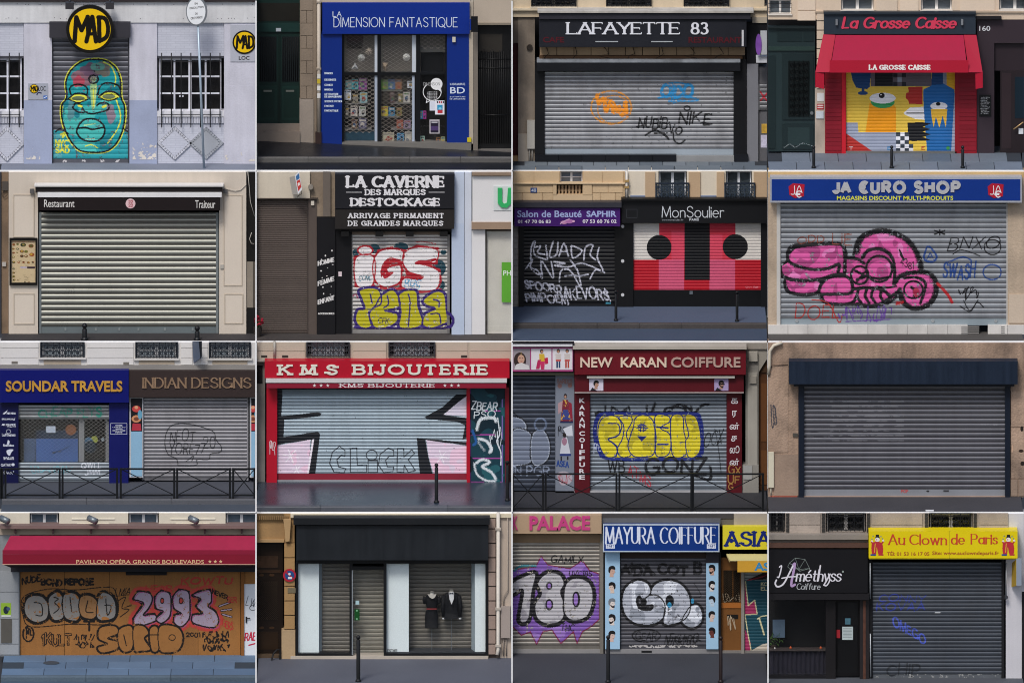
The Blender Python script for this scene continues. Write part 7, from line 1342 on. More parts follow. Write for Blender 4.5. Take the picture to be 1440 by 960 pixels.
# ================================================================== row 4, bay 1: Pavillon Opera
def bay30():
    c = CELLS[3, 0]; L, R = c.L, c.R
    sl = [mat(h, rough=.65, var=.12, grain=.1, bump=.2) for h in ('#61778f', '#667c94', '#5d738b', '#637991')]
    floors(c, mat('#3c4650', rough=.9), road=mat('#4a5a6c', rough=.7), slabs=(6, 3), slabm=sl, kerbm=mat('#566470', rough=.65, var=.18, grain=.2, bump=.3, rnd=.08), stone=2.0)
    st = mat('#cfc8b8', rough=.85, var=.06, streak=.04); b = thing('building', 'cream hotel upper floor with windows and wall lamps over the red awning', 'building', c.base(60)); core(c, b)
    hol = [(165, -5, 330, 80), (715, -5, 886, 80), (1258, -5, R + 9, 80)]; c.wallholes(b, 'upper_wall', st, L, 6, R, 130, hol, .06, .5)
    for x0, x1 in ((400, 640), (950, 1200)): 
        for q in ((x0, 42, x1, 48), (x0 + 30, 70, x1 - 30, 76)): c.box(b, 'wall_moulding', mat('#dbd5c6', rough=.85), *q, .08, .03)
    for x0, y0, x1, y1 in hol: upper_window(c, b, x0 + 6, -60, x1 - 6, 78, -.08, '#c9ccce', '#3a4a5a', 2, 1, '#5a6a78')
    c.box(b, 'cornice', mat('#7d6a66', rough=.7, var=.1), L, 82, R, 100, .3, .4); c.box(b, 'frieze', mat('#a89a8a', rough=.8, var=.1), L, 100, R, 134, .1, .4)
    gs = mat('#8c8f92', rough=.85, var=.1, bump=.25, streak=.06); c.box(b, 'pier', gs, L, 134, 108, None, .08, .5)
    for y0, y1 in ((336, 450), (454, 600), (604, 740), (744, 800)): c.box(b, 'pier_block', mat('#94979a', rough=.85, var=.08, bump=.25, rnd=.05), L, y0, 104, y1, .1, .04)
    for x in (86, 297, 508, 716, 938, 1143, 1348): c.box(b, 'awning_bracket', mat('#3a2a2c', rough=.5), x - 5, 102, x + 5, 128, .26, .2)
    for i, x in enumerate((28, 518, 1082)):
        t = thing('wall_lamp', ('grey tube spotlight on cream wall left of the first hotel window', 'grey tube spotlight between the first two hotel windows', 'grey tube spotlight between the second and third hotel windows')[i], 'lamp', c.p(x, 76, .2), 'spotlights on the hotel wall'); LOC[t] = Vector(t.location)
        q = Vector(c.p(x, 50, .35)); mb = MB(); mb.tube([q + Vector((-.1, .08, .03)), q + Vector((.08, -.08, -.02))], .075, 12); mb.make('lamp_body', mat('#7d8488', rough=.35, metal=.5), t, smooth=True); mb = MB(); mb.tube([q + Vector((0, .02, -.03)), q + Vector((0, .3, -.1))], .02, 7); mb.make('lamp_arm', mat('#5d6468', rough=.4), t)
    wp = c.box(b, 'wall_poster', mat('#8fae3c', rough=.5), 5, 513, 62, 582, .105, .006); cv = Canvas(c, 5, 513, 62, 592, 1); cv.ell(34, 552, 15, 22, '#22303a'); cv.ell(46, 545, 10, 10, '#4a5a7a'); cv.rect(8, 580, 60, 590, '#c9ccc4'); cv.emit(wp, 'print', .105); c.box(b, 'air_vent', mat('#5d5a54', rough=.7, var=.2), 6, 604, 66, 735, .115, .03)
    h = thing('hotel_front', 'hotel entrance boarded with graffiti covered plywood below a dark red awning', 'shopfront', c.base(720))
    rd = mat('#8a1838', rough=.65, var=.07, streak=.03); aw = c.sheet(h, 'awning', mat('#9c2848', rough=.65, var=.1, streak=.1), [(58, 138, .35), (R, 138, .35), (R, 218, 1.0), (18, 218, 1.0)], .015); c.box(aw, 'awning_front', rd, 14, 219, R, 243, 1.0, .015)
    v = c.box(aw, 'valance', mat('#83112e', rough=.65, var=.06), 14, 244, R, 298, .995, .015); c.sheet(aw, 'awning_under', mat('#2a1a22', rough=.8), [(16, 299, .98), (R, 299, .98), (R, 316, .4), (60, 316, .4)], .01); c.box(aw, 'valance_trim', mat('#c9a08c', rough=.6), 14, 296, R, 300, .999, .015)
    gd = mat('#d8b48c', rough=.5); c.btext(v, 'PAVILLON OPÉRA GRANDS BOULEVARDS', 425, 1138, 267, 294, 1.0, gd, bold=.012)
    cv = Canvas(c, 1155, 266, 1250, 298, 1)
    for x in (1171, 1201, 1231): cv.poly([(x + (11 if k % 2 == 0 else 4.6) * math.sin(k * math.pi / 5), 282 - (11 if k % 2 == 0 else 4.6) * math.cos(k * math.pi / 5)) for k in range(10)], gd)
    cv.emit(v, 'stars', .998)
    ply = mat('#96693a', rough=.7, var=.16, grain=.22, streak=.1, sc=1.2, rnd=.08); c.box(h, 'soffit', mat('#2b2a30', rough=.7), 60, 316, R, 340, .3, .5); c.box(h, 'dark_slot', mat('#141216'), 702, 342, 930, 358, .06, .05)
    bds = [112, 360, 610, 860, 1105, 1342]
    pls = [c.box(h, 'plywood_sheet', ply, a + 1, 340, e - 1, None, .0, .04) for a, e in zip(bds[:-1], bds[1:])]
    c.box(h, 'plywood_edge', mat('#8a5a2a', rough=.7), 1344, 330, 1362, None, .06, .2); c.box(h, 'frame_left', mat('#6d6a68', rough=.8), 104, 336, 112, None, .05, .2)
    cv = c.canvas(112, 345, 1342, 800); bk, si, pu, rr, org, og2 = '#1c1714', '#8f8a84', '#a897a6', '#b03a34', '#96693a', '#9a6c3c'
    T = lambda *a, **k: cv.text(*a, **k)
    T('NUDE', 125, 225, 405, 34, bk, 8, jit=.3, rise=18, fuzz=1); T('BOND', 232, 345, 415, 32, bk, 10, jit=.3, fuzz=1); T('REPOSE', 362, 520, 412, 32, bk, 12, jit=.3, fuzz=1); T('LMIA', 640, 725, 470, 42, bk, 4, slant=.2, jit=.2); cv.stroke([(650, 475), (730, 465)], 3, bk)
    bub = [[(150, 490), (190, 470), (240, 480), (270, 530), (260, 600), (200, 620), (150, 590), (135, 540)], [(275, 480), (320, 450), (350, 480), (345, 520), (355, 590), (310, 610), (280, 580), (270, 520)], [(355, 470), (400, 455), (440, 480), (450, 560), (430, 610), (370, 600), (350, 550)], [(450, 480), (500, 470), (540, 500), (545, 560), (520, 600), (460, 590), (440, 540)], [(545, 500), (570, 455), (620, 470), (645, 520), (640, 590), (580, 610), (540, 590)]]
    for P in bub: cv.stroke(P, 26, bk, closed=True, fuzz=3)
    for i, P in enumerate(bub): cv.poly(P, si if i != 3 else '#a07850', True); cv.stroke(P, 6, bk, closed=True)
    cv.speck('#a8733f', .18, 18, 3, [paint(si)])
    for P in ([(190, 510), (230, 520), (235, 580), (200, 580)], [(300, 480), (325, 490), (305, 510), (330, 540), (300, 570)], [(390, 480), (400, 560)], [(490, 500), (480, 560), (520, 565)], [(590, 490), (600, 580), (620, 530), (585, 525)]): cv.stroke(P, 6, bk)
    cv.stroke([(130, 480), (270, 435), (420, 440), (580, 425), (640, 440), (660, 560), (600, 630), (400, 630), (180, 645), (130, 590)], 5, bk, closed=True); cv.stroke([(660, 500), (700, 480), (680, 540), (720, 550), (670, 590)], 5, bk)
    num = [[(745, 490), (770, 450), (830, 455), (850, 490), (830, 540), (800, 580), (860, 575), (870, 610), (760, 645), (745, 600), (800, 520), (775, 500)], [(865, 480), (900, 445), (945, 460), (955, 520), (945, 590), (900, 625), (870, 600), (910, 560), (870, 540)], [(965, 480), (1000, 440), (1050, 450), (1060, 520), (1055, 600), (1010, 645), (970, 620), (975, 580), (1010, 570), (970, 540)], [(1075, 470), (1110, 450), (1170, 440), (1180, 500), (1160, 530), (1200, 560), (1220, 610), (1190, 650), (1080, 625), (1075, 580), (1130, 570), (1095, 530), (1120, 490)]]
    for P in num: cv.stroke(P, 44, '#b8463e', closed=True, fuzz=7)
    for P in num: cv.stroke(P, 18, bk, closed=True, smooth=False, fuzz=1)
    for P in num: cv.poly(P, pu, True); cv.stroke([(x + 6, y + 6) for x, y in P], 5, '#a0527e', closed=True, fuzz=1, drop=.3); cv.stroke(P, 8, bk, closed=True)
    for (x, y, a_, b_) in ((905, 500, 12, 18), (1010, 500, 13, 20)): cv.ell(x, y, a_, b_, bk); cv.ell(x, y, a_ - 5, b_ - 6, '#b8463e')
    for P in ([(1225, 530), (1280, 510)], [(1235, 555), (1290, 548)], [(1240, 575), (1290, 590)]): cv.stroke(P, 13, bk); cv.stroke(P, 6, pu)
    T('KOWTU', 1010, 1290, 412, 34, rr, 9, slant=.2, jit=.2, rise=10, fuzz=1.5); T('HEAR', 815, 960, 445, 30, rr, 6, jit=.2, fuzz=1, drop=.1); T('NEVER', 1185, 1270, 460, 24, bk, 6, jit=.2, rise=-35); T('SER', 1270, 1320, 510, 30, rr, 5, jit=.3); T('GERS', 1240, 1300, 640, 40, rr, 5, jit=.3, rise=-30)
    T('1KULT', 235, 395, 745, 58, bk, 15, jit=.25, fuzz=1.5); T('1KULT', 235, 395, 745, 58, org, 5, jit=.25); cv.ring(158, 685, 30, 42, 9, bk, fuzz=1); cv.tagline(138, 650, 180, 720, bk, 7, 3, 3)
    cv.tagline(412, 688, 525, 720, bk, 6, 11, 7); cv.tagline(420, 725, 525, 765, bk, 6, 14, 7); T('T', 470, 525, 665, 50, bk, 12)
    let = [[(560, 650), (640, 640), (660, 680), (600, 710), (660, 730), (650, 770), (570, 790), (545, 760), (600, 740), (550, 710)], [(665, 660), (730, 640), (745, 700), (735, 770), (690, 785), (660, 740)], [(745, 650), (800, 640), (830, 680), (805, 710), (840, 770), (790, 780), (750, 775)], [(835, 660), (880, 650), (885, 770), (845, 775)], [(890, 645), (985, 645), (1020, 700), (1000, 770), (940, 790), (890, 770)]]
    for P in let: cv.stroke(P, 16, bk, closed=True, fuzz=1.5)
    for P in let: cv.poly(P, og2, True); cv.stroke(P, 6, bk, closed=True)
    cv.ring(960, 705, 18, 16, 5, bk); cv.stroke([(690, 690), (705, 750)], 6, bk); cv.stroke([(835, 690), (885, 690)], 6, bk); T('2001', 1040, 1115, 700, 22, bk, 6, jit=.3); cv.tagline(1125, 670, 1275, 705, bk, 7, 21, 9); cv.tagline(1140, 710, 1275, 740, bk, 7, 22, 9); cv.tagline(1135, 745, 1280, 780, bk, 7, 23, 9)
    for i in range(9): x = 600 + i * 23; cv.stroke([(690 + i * 2, 540 - i), (735, 520 + i * 4)], 2, bk) if i < 3 else None
    cv.wear(.06, 6); cv.emit(h, 'graffiti', 0, None, label='silver bubble letters, lilac numerals 2993 and black tags')
    d = thing('white_door', 'white door with black handle and red tag beside plywood', 'door', c.base(1398)); c.box(d, 'leaf', mat('#d5d8dc', rough=.45, var=.04), 1362, 408, R, None, .02, .05); c.box(d, 'head_board', ply, 1362, 335, R, 406, .02, .05); c.box(d, 'handle', mat('#1a1a1c', rough=.4), 1370, 590, 1378, 622, .05, .03); c.tube(d, 'lever', mat('#1a1a1c'), [(1374, 598, .06), (1396, 598, .06)], .012)
    cv = c.canvas(1362, 450, R - 2, 760, 1); cv.text('LW', 1370, 1420, 530, 50, '#3a3c44', 3, slant=.3, jit=.2); cv.ring(1410, 540, 18, 14, 3, '#3a3c44'); cv.text('RAE', 1366, 1424, 722, 42, '#c0304c', 7, slant=.1, jit=.2); cv.stroke([(1388, 748), (1424, 738)], 7, '#c0304c'); cv.emit(d, 'graffiti', .02)
    mb = MB(); q = c.onfloor(286, 848); mb.lathe(q + Vector((0, 0, .003)), [(.19, 0), (.19, .006), (.001, .007)], 24); tag(mb.make('manhole_cover', mat('#4c5a66', rough=.5, metal=.3, var=.2)), 'round metal cover set in the grey slab pavement', 'manhole cover')
bay30()
# ================================================================== row 4, bay 2: empty black shop with two dressed busts
def bay31():
    c = CELLS[3, 1]; L, R = c.L, c.R
    floors(c, mat('#5d606a', rough=.75, var=.12, grain=.2, bump=.3, sc=.7))
    b = thing('building', 'ochre stone doorway with carved dark brown door left of the black shop', 'building', c.base(110)); core(c, b)
    oc = mat('#a3845c', rough=.85, var=.14, streak=.1, bump=.3, dirt=.15); c.box(b, 'top_wall', mat('#d0c6ae', rough=.8, var=.06), 200, 8, R, 38, .1, .5); c.box(b, 'lintel', oc, L, 8, 222, 175, .05, .5); c.box(b, 'frieze', mat('#6d5a40', rough=.85, var=.2), L, 16, 160, 52, .1, .1); c.box(b, 'lintel_moulding', mat('#ad8f68', rough=.85), L, 158, 165, 175, .1, .1)
    for i in range(17): c.box(b, 'dentil', mat('#8c7250', rough=.85), 14 + i * 10.5, 30, 20 + i * 10.5, 50, .13, .06)
    k = c.prism(b, 'corbel', mat('#b0936c', rough=.85, var=.1), [(160, 48), (202, 48), (200, 90), (194, 168), (172, 172), (168, 110)], .2, .16); ob = mat('#a8885e', rough=.85, var=.12, bump=.3, rnd=.06, dirt=.12)
    stones(c, b, ob, [162, 226], [178, 260, 342, 418, 500, 580, 658], .1, .5, 6, stagger=False); c.box(b, 'pier_core', mat('#4a3826'), 166, 176, 222, None, .06, .4); c.box(b, 'pier_base', mat('#b09878', rough=.85, var=.2, bump=.3), 150, 662, 226, None, .14, .5)
    wd = mat('#24180f', rough=.4, var=.15); dr = c.box(b, 'door', wd, L, 178, 158, 800, -.1, .1, label='dark carved wooden door with lattice'); c.box(dr, 'carved_panel', mat('#3a281a', rough=.5, var=.3, sc=14), 16, 252, 130, 316, -.085, .03); c.box(dr, 'rail', mat('#3a281a', rough=.4), L, 330, 150, 345, -.08, .04)
    for x in (38, 96): c.disc(dr, 'rosette', mat('#4a3420', rough=.4), x, 357, 14, -.08, .04, 14, 7); c.disc(dr, 'rosette', mat('#4a3420', rough=.4), x, 650, 14, -.08, .04, 14, 7)
    c.box(dr, 'inset', mat('#15100c', rough=.5), 18, 392, 128, 605, -.09, .02); lattice(c, dr, 18, 392, 128, 605, -.07, 11, mat('#4a3c30', rough=.5), .004, 1.0, 'iron_lattice'); c.box(dr, 'lower_panel', mat('#30200f', rough=.4), 18, 672, 132, 770, -.085, .03); c.box(b, 'door_step', mat('#5a4a3a', rough=.85), L, 800, 160, None, .05, .4)
    t = thing('boot_scraper', 'small black iron foot scraper hoop at the ochre doorway', 'boot scraper', c.onfloor(118, 828)); q = Vector(t.location); mb = MB(); mb.tube([q + Vector((-.1, -.05, 0)), q + Vector((-.06, 0, .14)), q + Vector((.02, .03, .23)), q + Vector((.1, .05, .25)), q + Vector((.1, .06, 0))], .022, 7); mb.make('hoop', mat('#1a1a1c'), t); LOC[t] = q
    ns = c.disc(b, 'no_parking_sign', mat('#b02a3c', rough=.4), 194, 358, 36, .14, .02, 30, label='round no parking sign'); c.disc(ns, 'sign_face', mat('#2c5288', rough=.4, var=.1), 195, 358, 26, .145, .02, 30); cv = Canvas(c, 160, 322, 232, 394, 1); cv.stroke([(176, 340), (214, 376)], 8, '#b02a3c', smooth=False); cv.ell(194, 350, 7, 7, '#d8d4d8'); cv.rect(186, 366, 208, 378, '#d8dce2'); cv.emit(ns, 'print', .146); c.box(b, 'bell_plate', mat('#8a7f68', rough=.4, metal=.4), 184, 428, 228, 456, .115, .02)
    b2 = thing('building', 'pinkish quoined stone wall with white drain pipe right of the black shop', 'building', c.base(1370)); pk = mat('#9c8a80', rough=.85, var=.12, bump=.3, rnd=.06)
    c.box(b2, 'wall', mat('#b5a799', rough=.85, var=.1, streak=.08), 1366, 8, R, None, .04, .5); c.box(b2, 'quoin_core', mat('#4f453f'), 1300, 40, 1366, None, .03, .4); stones(c, b2, pk, [1298, 1344], [40, 100, 180, 260, 340, 420, 500, 580, 660, 740, 800], .1, .1, 7, stagger=False)
    c.tube(b2, 'drain_pipe', mat('#cdc6bc', rough=.55, var=.08), [(1355, 8, .16), (1355, 770, .16), (1350, 800, .2)], .043, 10)
    for y in (96, 540, 745): c.box(b2, 'pipe_collar', mat('#b5ada2'), 1340, y, 1370, y + 12, .215, .1)
    c.box(b2, 'meter_box', mat('#a39890', rough=.6, var=.08), 1370, 530, 1422, 706, .14, .12); c.tube(b2, 'conduit', mat('#a09488'), [(1408, 40, .09), (1408, 440, .09), (1385, 480, .09), (1385, 530, .09)], .014)
    for x in (1385, 1400): c.tube(b2, 'conduit', mat('#8a8078'), [(x, 706, .08), (x, 806, .08)], .014)
    s = thing('empty_shop_front', 'black unlettered shop front with white panels and closed inner shutters', 'shopfront', c.base(760)); bk = mat('#22262b', rough=.5, var=.2, streak=.16)
    c.box(s, 'cornice', mat('#1b1e22', rough=.5), 216, 40, 1308, 78, .45, .45); c.box(s, 'fascia', bk, 232, 82, 1300, 274, .36, .4); fr = mat('#15171b', rough=.45)
    c.box(s, 'frame_head', fr, 230, 276, 1298, 292, .16, .4); 
    for x0, x1 in ((228, 242), (528, 545), (718, 734), (1284, 1298)): c.box(s, 'frame_post', fr, x0, 292, x1, None, .12, .25)
    c.box(s, 'frame_sill', fr, 242, 792, 528, 806, .12, .25); c.box(s, 'frame_sill', fr, 734, 792, 1284, 806, .12, .25); c.box(s, 'base_stone', mat('#b5aca0', rough=.8, var=.2), 200, 807, 1300, None, .16, .4)
    wm = mat('#e2eaee', rough=.6, var=.04, sc=.6)
    for x0, x1 in ((243, 358), (734, 858), (1226, 1284)): c.box(s, 'white_panel', wm, x0, 293, x1, 792, .0, .04)
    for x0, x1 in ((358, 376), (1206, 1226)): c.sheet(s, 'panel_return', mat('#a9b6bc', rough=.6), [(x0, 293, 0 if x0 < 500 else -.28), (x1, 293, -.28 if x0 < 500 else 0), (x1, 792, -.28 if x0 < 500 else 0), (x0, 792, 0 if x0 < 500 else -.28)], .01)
    sm = mat('#77736c', rough=.5, metal=.3, var=.2, streak=.08, rnd=.1, sc=.7); sm2 = mat('#716d66', rough=.5, metal=.3, var=.2, rnd=.1)
    c.shutter(s, 378, 292, 528, 792, 23, -.3, sm, barh=4, rw=2); c.shutter(s, 862, 292, 1204, 792, 23, -.42, sm2, barh=4, rw=2); c.shutter(s, 548, 326, 716, 798, 23, -.3, mat('#8a867c', rough=.5, metal=.3, var=.25, rnd=.12), barh=4, rw=2)
    c.box(s, 'display_floor', mat('#3d4044', rough=.6), 735, 785, 1284, 800, .05, .5)
    for q in ((243, 293, 527, 791), (735, 293, 1283, 791)): c.box(s, 'pane', GLASS, *q, .09, .006)
    dr = c.box(s, 'door_frame', fr, 545, 308, 718, 326, .1, .1); c.box(dr, 'door_stile', mat('#9aa0a4', rough=.4, metal=.4), 541, 330, 547, 800, .13, .05); c.box(dr, 'pane', GLASS, 548, 326, 716, 800, .07, .006); c.box(dr, 'lock_plate', mat('#a9c4c8', rough=.4), 562, 500, 582, 520, .1, .03); hp = c.box(dr, 'handle_plate', mat('#155024', rough=.4), 556, 546, 584, 608, .1, .02); c.disc(hp, 'screw', mat('#7fae8a'), 569, 554, 5, .105, .01, 10); c.disc(hp, 'screw', mat('#7fae8a'), 569, 600, 5, .105, .01, 10)
    cv = Canvas(c, 735, 765, 802, 788, 1); cv.text('ESTHEL', 740, 798, 784, 15, '#3a4044', 3); cv.emit(s, 'small_lettering', .005)
    # dressed busts
    def loft(name, m, rings, par, n=16):
        mb = MB(); v = []; f = []
        for (x, z, rx, ry, y) in rings: v += [(x + rx * math.cos(2 * math.pi * j / n), y + ry * math.sin(2 * math.pi * j / n), z) for j in range(n)]
        for i in range(len(rings) - 1):
            for j in range(n): f.append((i * n + j, i * n + (j + 1) % n, (i + 1) * n + (j + 1) % n, (i + 1) * n + j))
        f += [tuple(range(n)), tuple(range((len(rings) - 1) * n, len(rings) * n))[::-1]]; mb.add(v, f); return mb.make(name, m, par, smooth=True)
    px = c.px(); F = -.2
    def dressed(cx, lab, pts, m, neck, arms, top, skin):
        q = c.p(cx, 792, F); t = thing('mannequin', lab, 'mannequin', q, 'dressed busts in the black shop window'); LOC[t] = Vector(q)
        R_ = [(c.p(cx + dx, y, F)[0], c.p(0, y, F)[2], hw * px, max(.05, hw * px * .62), q[1]) for y, hw, dx in pts]; loft('garment', m, R_, t)
        loft('neck', skin, [(q[0], c.p(0, y, F)[2], r_ * px, r_ * px * .8, q[1] - .01) for y, r_ in neck], t)
        for (a, b_, e, r0, r1) in arms: mb = MB(); mb.tube([c.p(*a, F), c.p(*b_, F), c.p(*e, F)], [r0 * px, (r0 + r1) / 2 * px, r1 * px], 10); mb.make('sleeve', m, t, smooth=True)
        mb = MB(); mb.tube([c.p(cx, pts[-1][0] - 20, F), c.p(cx, 778, F)], .008, 6); mb.make('stand_pole', mat('#8a8e92', rough=.3, metal=.6), t)
        mb = MB(); mb.tube([c.p(cx - 40, 790, F + .05), c.p(cx, 776, F), c.p(cx + 40, 790, F + .05)], .012, 6); mb.make('stand_foot', mat('#b5babd', rough=.35, metal=.5), t); return t
    blk = mat('#131419', rough=.8, var=.1); skin = mat('#c9c4bb', rough=.6)
    t = dressed(986, 'headless bust wearing a short sleeved black dress with thin red belt', [(466, 26, 0), (474, 34, 0), (500, 36, 0), (520, 33, 0), (545, 27, 0), (560, 33, -2), (590, 37, -2), (648, 36, -2)], blk, [(448, 11), (460, 11), (472, 18)], [((950, 478), (944, 495), (948, 516), 13, 9), ((1022, 478), (1028, 495), (1024, 516), 13, 9)], 466, skin)
    c.prism(t, 'neckline', skin, [(962, 464), (1012, 464), (1000, 484), (988, 488), (974, 480)], F + .155, .02); c.box(t, 'belt', mat('#8d3a3a'), 957, 542, 1014, 548, F + .128, .02)
    t = dressed(1095, 'headless bust wearing a black suit jacket with white shirt and bow tie', [(454, 26, 0), (462, 40, 0), (490, 44, 0), (520, 40, 0), (550, 38, 0), (596, 44, 0)], blk, [(438, 11), (450, 12), (460, 16)], [((1052, 470), (1046, 530), (1052, 592), 14, 9), ((1136, 470), (1144, 530), (1142, 592), 14, 9)], 454, skin)
    c.prism(t, 'shirt_front', mat('#d6d6d6', rough=.7), [(1080, 452), (1110, 452), (1108, 490), (1096, 520), (1084, 490)], F + .19, .03); c.prism(t, 'bow_tie', mat('#3a3f4a'), [(1084, 452), (1095, 457), (1106, 452), (1106, 464), (1095, 459), (1084, 464)], F + .2, .01)
    for x in (1052, 1142): mb = MB(); mb.tube([c.p(x, 590, F), c.p(x, 600, F)], 9 * px, 9); mb.make('cuff', mat('#d0d0d0', rough=.7), t)
    bollard(c, 577, 690, 948, 'tall black ball top bollard before the glass door of the black shop', 'bollard before the black shop', r=.047)
bay31()
# ================================================================== row 4, bay 3: K Palace, Mayura Coiffure, Asia
def bay32():
    c = CELLS[3, 2]; L, R = c.L, c.R
    floors(c, mat('#42444b', rough=.75, var=.14, grain=.2, bump=.3, sc=.7))
    b = thing('palace_front', 'shop with pink PALACE letters and purple and silver graffiti on grey shutter', 'shopfront', c.base(250)); core(c, b)
    g = c.box(b, 'sign_board', mat('#b0987e', rough=.5, var=.12, sc=1.4), L, 12, 506, 126, .3, .4); pk = mat('#c24a82', rough=.4, var=.05); c.btext(g, 'K', -14, 38, 30, 106, .33, pk, .03, bold=.03, name='letter') if False else None
    c.btext(g, 'K', 12, 40, 30, 106, .33, pk, .03, bold=.02, name='letter'); c.btext(g, 'PALACE', 105, 442, 28, 108, .33, pk, .03, bold=.035, name='raised_lettering')
    c.box(b, 'post', mat('#7a766f', rough=.6, var=.2), 498, 128, 518, None, .1, .4); c.box(b, 'shutter_box', mat('#8a755c', rough=.6, var=.2, streak=.1), L, 128, 498, 176, .05, .1)
    sh, pf = c.shutter(b, L + 2, 176, 494, 768, 20.5, .0, SLAT('#948f88', dirt=.2), barh=22); cv = c.canvas(L + 2, 230, 494, 745); pu, bk, si, dr = '#7d5aa6', '#1b191f', '#b0aeb2', '#7a2448'
    blob = [(10, 330), (60, 320), (140, 310), (170, 250), (210, 300), (330, 320), (400, 275), (440, 330), (494, 350), (494, 600), (450, 640), (400, 670), (370, 735), (350, 670), (280, 735), (230, 660), (180, 670), (145, 740), (110, 670), (60, 690), (10, 640)]
    cv.poly(blob, pu); cv.speck('#9474b8', .25, 20, 3, [paint(pu)]); cv.stroke(blob, 6, dr, closed=True, smooth=False, fuzz=1); cv.stroke([(20, 330), (60, 305), (140, 305)], 10, '#2f7a86', fuzz=3)
    nm = [[(10, 400), (80, 360), (140, 350), (120, 450), (100, 600), (50, 605), (70, 440), (10, 460)], [(200, 345), (270, 350), (300, 400), (280, 450), (300, 520), (290, 600), (220, 630), (150, 600), (135, 520), (170, 460), (150, 400)], [(370, 370), (440, 400), (460, 480), (430, 580), (350, 610), (300, 570), (295, 480), (310, 400)]]
    for P in nm: cv.stroke(P, 34, bk, closed=True, fuzz=3)
    for P in nm: cv.poly(P, si, True); cv.stroke(P, 9, bk, closed=True, fuzz=1)
    cv.speck('#9a979e', .2, 16, 5, [paint(si)]); cv.ell(215, 415, 18, 22, bk); cv.ell(215, 415, 10, 13, '#9474b8'); cv.ell(215, 520, 22, 32, bk); cv.ell(215, 520, 13, 22, '#9474b8'); cv.ell(365, 490, 22, 45, bk); cv.ell(363, 490, 12, 34, '#9474b8')
    cv.text('GAMILX', 225, 400, 290, 34, bk, 6, slant=.15, jit=.25, rise=8); cv.text('UVC18S', 325, 450, 360, 26, bk, 5, slant=.15, jit=.2); cv.text('THC', 280, 352, 665, 34, bk, 5, slant=.1, jit=.2); cv.wear(.05, 7); cv.emit(sh, 'graffiti', 0, pf, label='silver 180 numerals on a purple cloud')
    c.box(b, 'threshold', mat('#8d8b8a', rough=.7, var=.2), L, 770, 518, None, .06, .3)
    s = thing('mayura_front', 'hairdresser with blue art deco sign, haircut pictures and silver graffiti shutter', 'shopfront', c.base(840)); g = c.box(s, 'sign_board', mat('#153c82', rough=.35, var=.05), 516, 76, 1160, 226, .36, .4); fm = mat('#b9c4d0', rough=.4)
    for q in ((514, 74, 1162, 80), (514, 222, 1162, 228), (514, 80, 520, 222), (1156, 80, 1162, 222)): c.box(g, 'frame_bar', fm, *q, .37, .03)
    cv = Canvas(c, 520, 80, 1158, 222, 1); wt = mat('#d6dcea', rough=.4, var=.02); cv.text('MAYURA', 530, 800, 180, 88, wt, 10, contrast=2.5, serif=.05, track=.17); cv.text('COIFFURE', 835, 1142, 180, 88, wt, 10, contrast=2.5, serif=.04, track=.2)
    for x in (530, 1092): cv.rect(x, 184, x + 50, 209, wt); cv.text('191', x + 6, x + 44, 205, 18, mat('#1b3a78'), 3)
    cv.emit(g, 'lettering', .362); c.box(s, 'head_trim', mat('#66676a', rough=.7, var=.2), 508, 44, 1168, 73, .2, .4); c.box(s, 'top_wall', mat('#4d4a4a', rough=.8, var=.25, dirt=.2), 508, 12, 1240, 43, .12, .4)
    dk = mat('#1a1a1e', rough=.5); lb = mat('#a3c4dc', rough=.45, var=.05); hp = c.box(s, 'haircut_panel', lb, 526, 228, 608, 768, .14, .4, label='pale blue panel with five printed men\'s haircuts'); hq = c.box(s, 'haircut_panel', lb, 1088, 290, 1156, 768, .14, .4, label='narrower pale blue panel with five printed haircuts'); c.box(s, 'panel_head', mat('#33313a', rough=.5), 1088, 228, 1158, 289, .14, .4); c.box(s, 'left_jamb', dk, 516, 229, 525, None, .1, .3); c.box(s, 'right_jamb', dk, 1158, 229, 1170, None, .1, .3)
    cv = Canvas(c, 526, 290, 608, 740, 1)
    for i, (y, sk) in enumerate(((330, '#c9a898'), (420, '#d6c2b4'), (510, '#d9d0ca'), (598, '#d8ccc4'), (690, '#cdb4aa'))): head(cv, 564, y, 34, '#1c1a1c' if i != 2 else '#7a7f86', sk, 1 if i % 2 == 0 else -1, '#1c1a1c' if i == 3 else ('#3a3a3c' if i == 2 else None))
    cv.emit(hp, 'print', .14); cv = Canvas(c, 1090, 290, 1154, 720, 1)
    for i, (y, sk) in enumerate(((322, '#c4a08e'), (412, '#d9d2ce'), (496, '#b8cad8'), (580, '#d0bcb2'), (670, '#6a3a34'))): head(cv, 1120, y, 32, '#17161a', sk, -1 if i % 2 == 0 else 1, '#17161a' if i < 2 else None)
    cv.emit(hq, 'print', .14); cl = mat('#2a2426', rough=.5, var=.15)
    sh, pf = c.shutter(s, 612, 262, 1086, 768, 20, .0, mat('#5a5a60', rough=.42, metal=.4, var=.15, rnd=.08, streak=.1), rail=dk, barh=18); c.box(s, 'shutter_roll', mat('#3a2c26', rough=.6, var=.2), 612, 232, 1086, 262, .02, .08)
    cv = c.canvas(612, 264, 1086, 750); bk = '#17171b'; si, hi = '#aeb2bc', '#d0d4dc'; cv.text('AIDA COT B', 620, 1060, 350, 52, bk, 15, jit=.3, fuzz=2); cv.stroke([(615, 330), (720, 300), (800, 350)], 14, bk, fuzz=3)
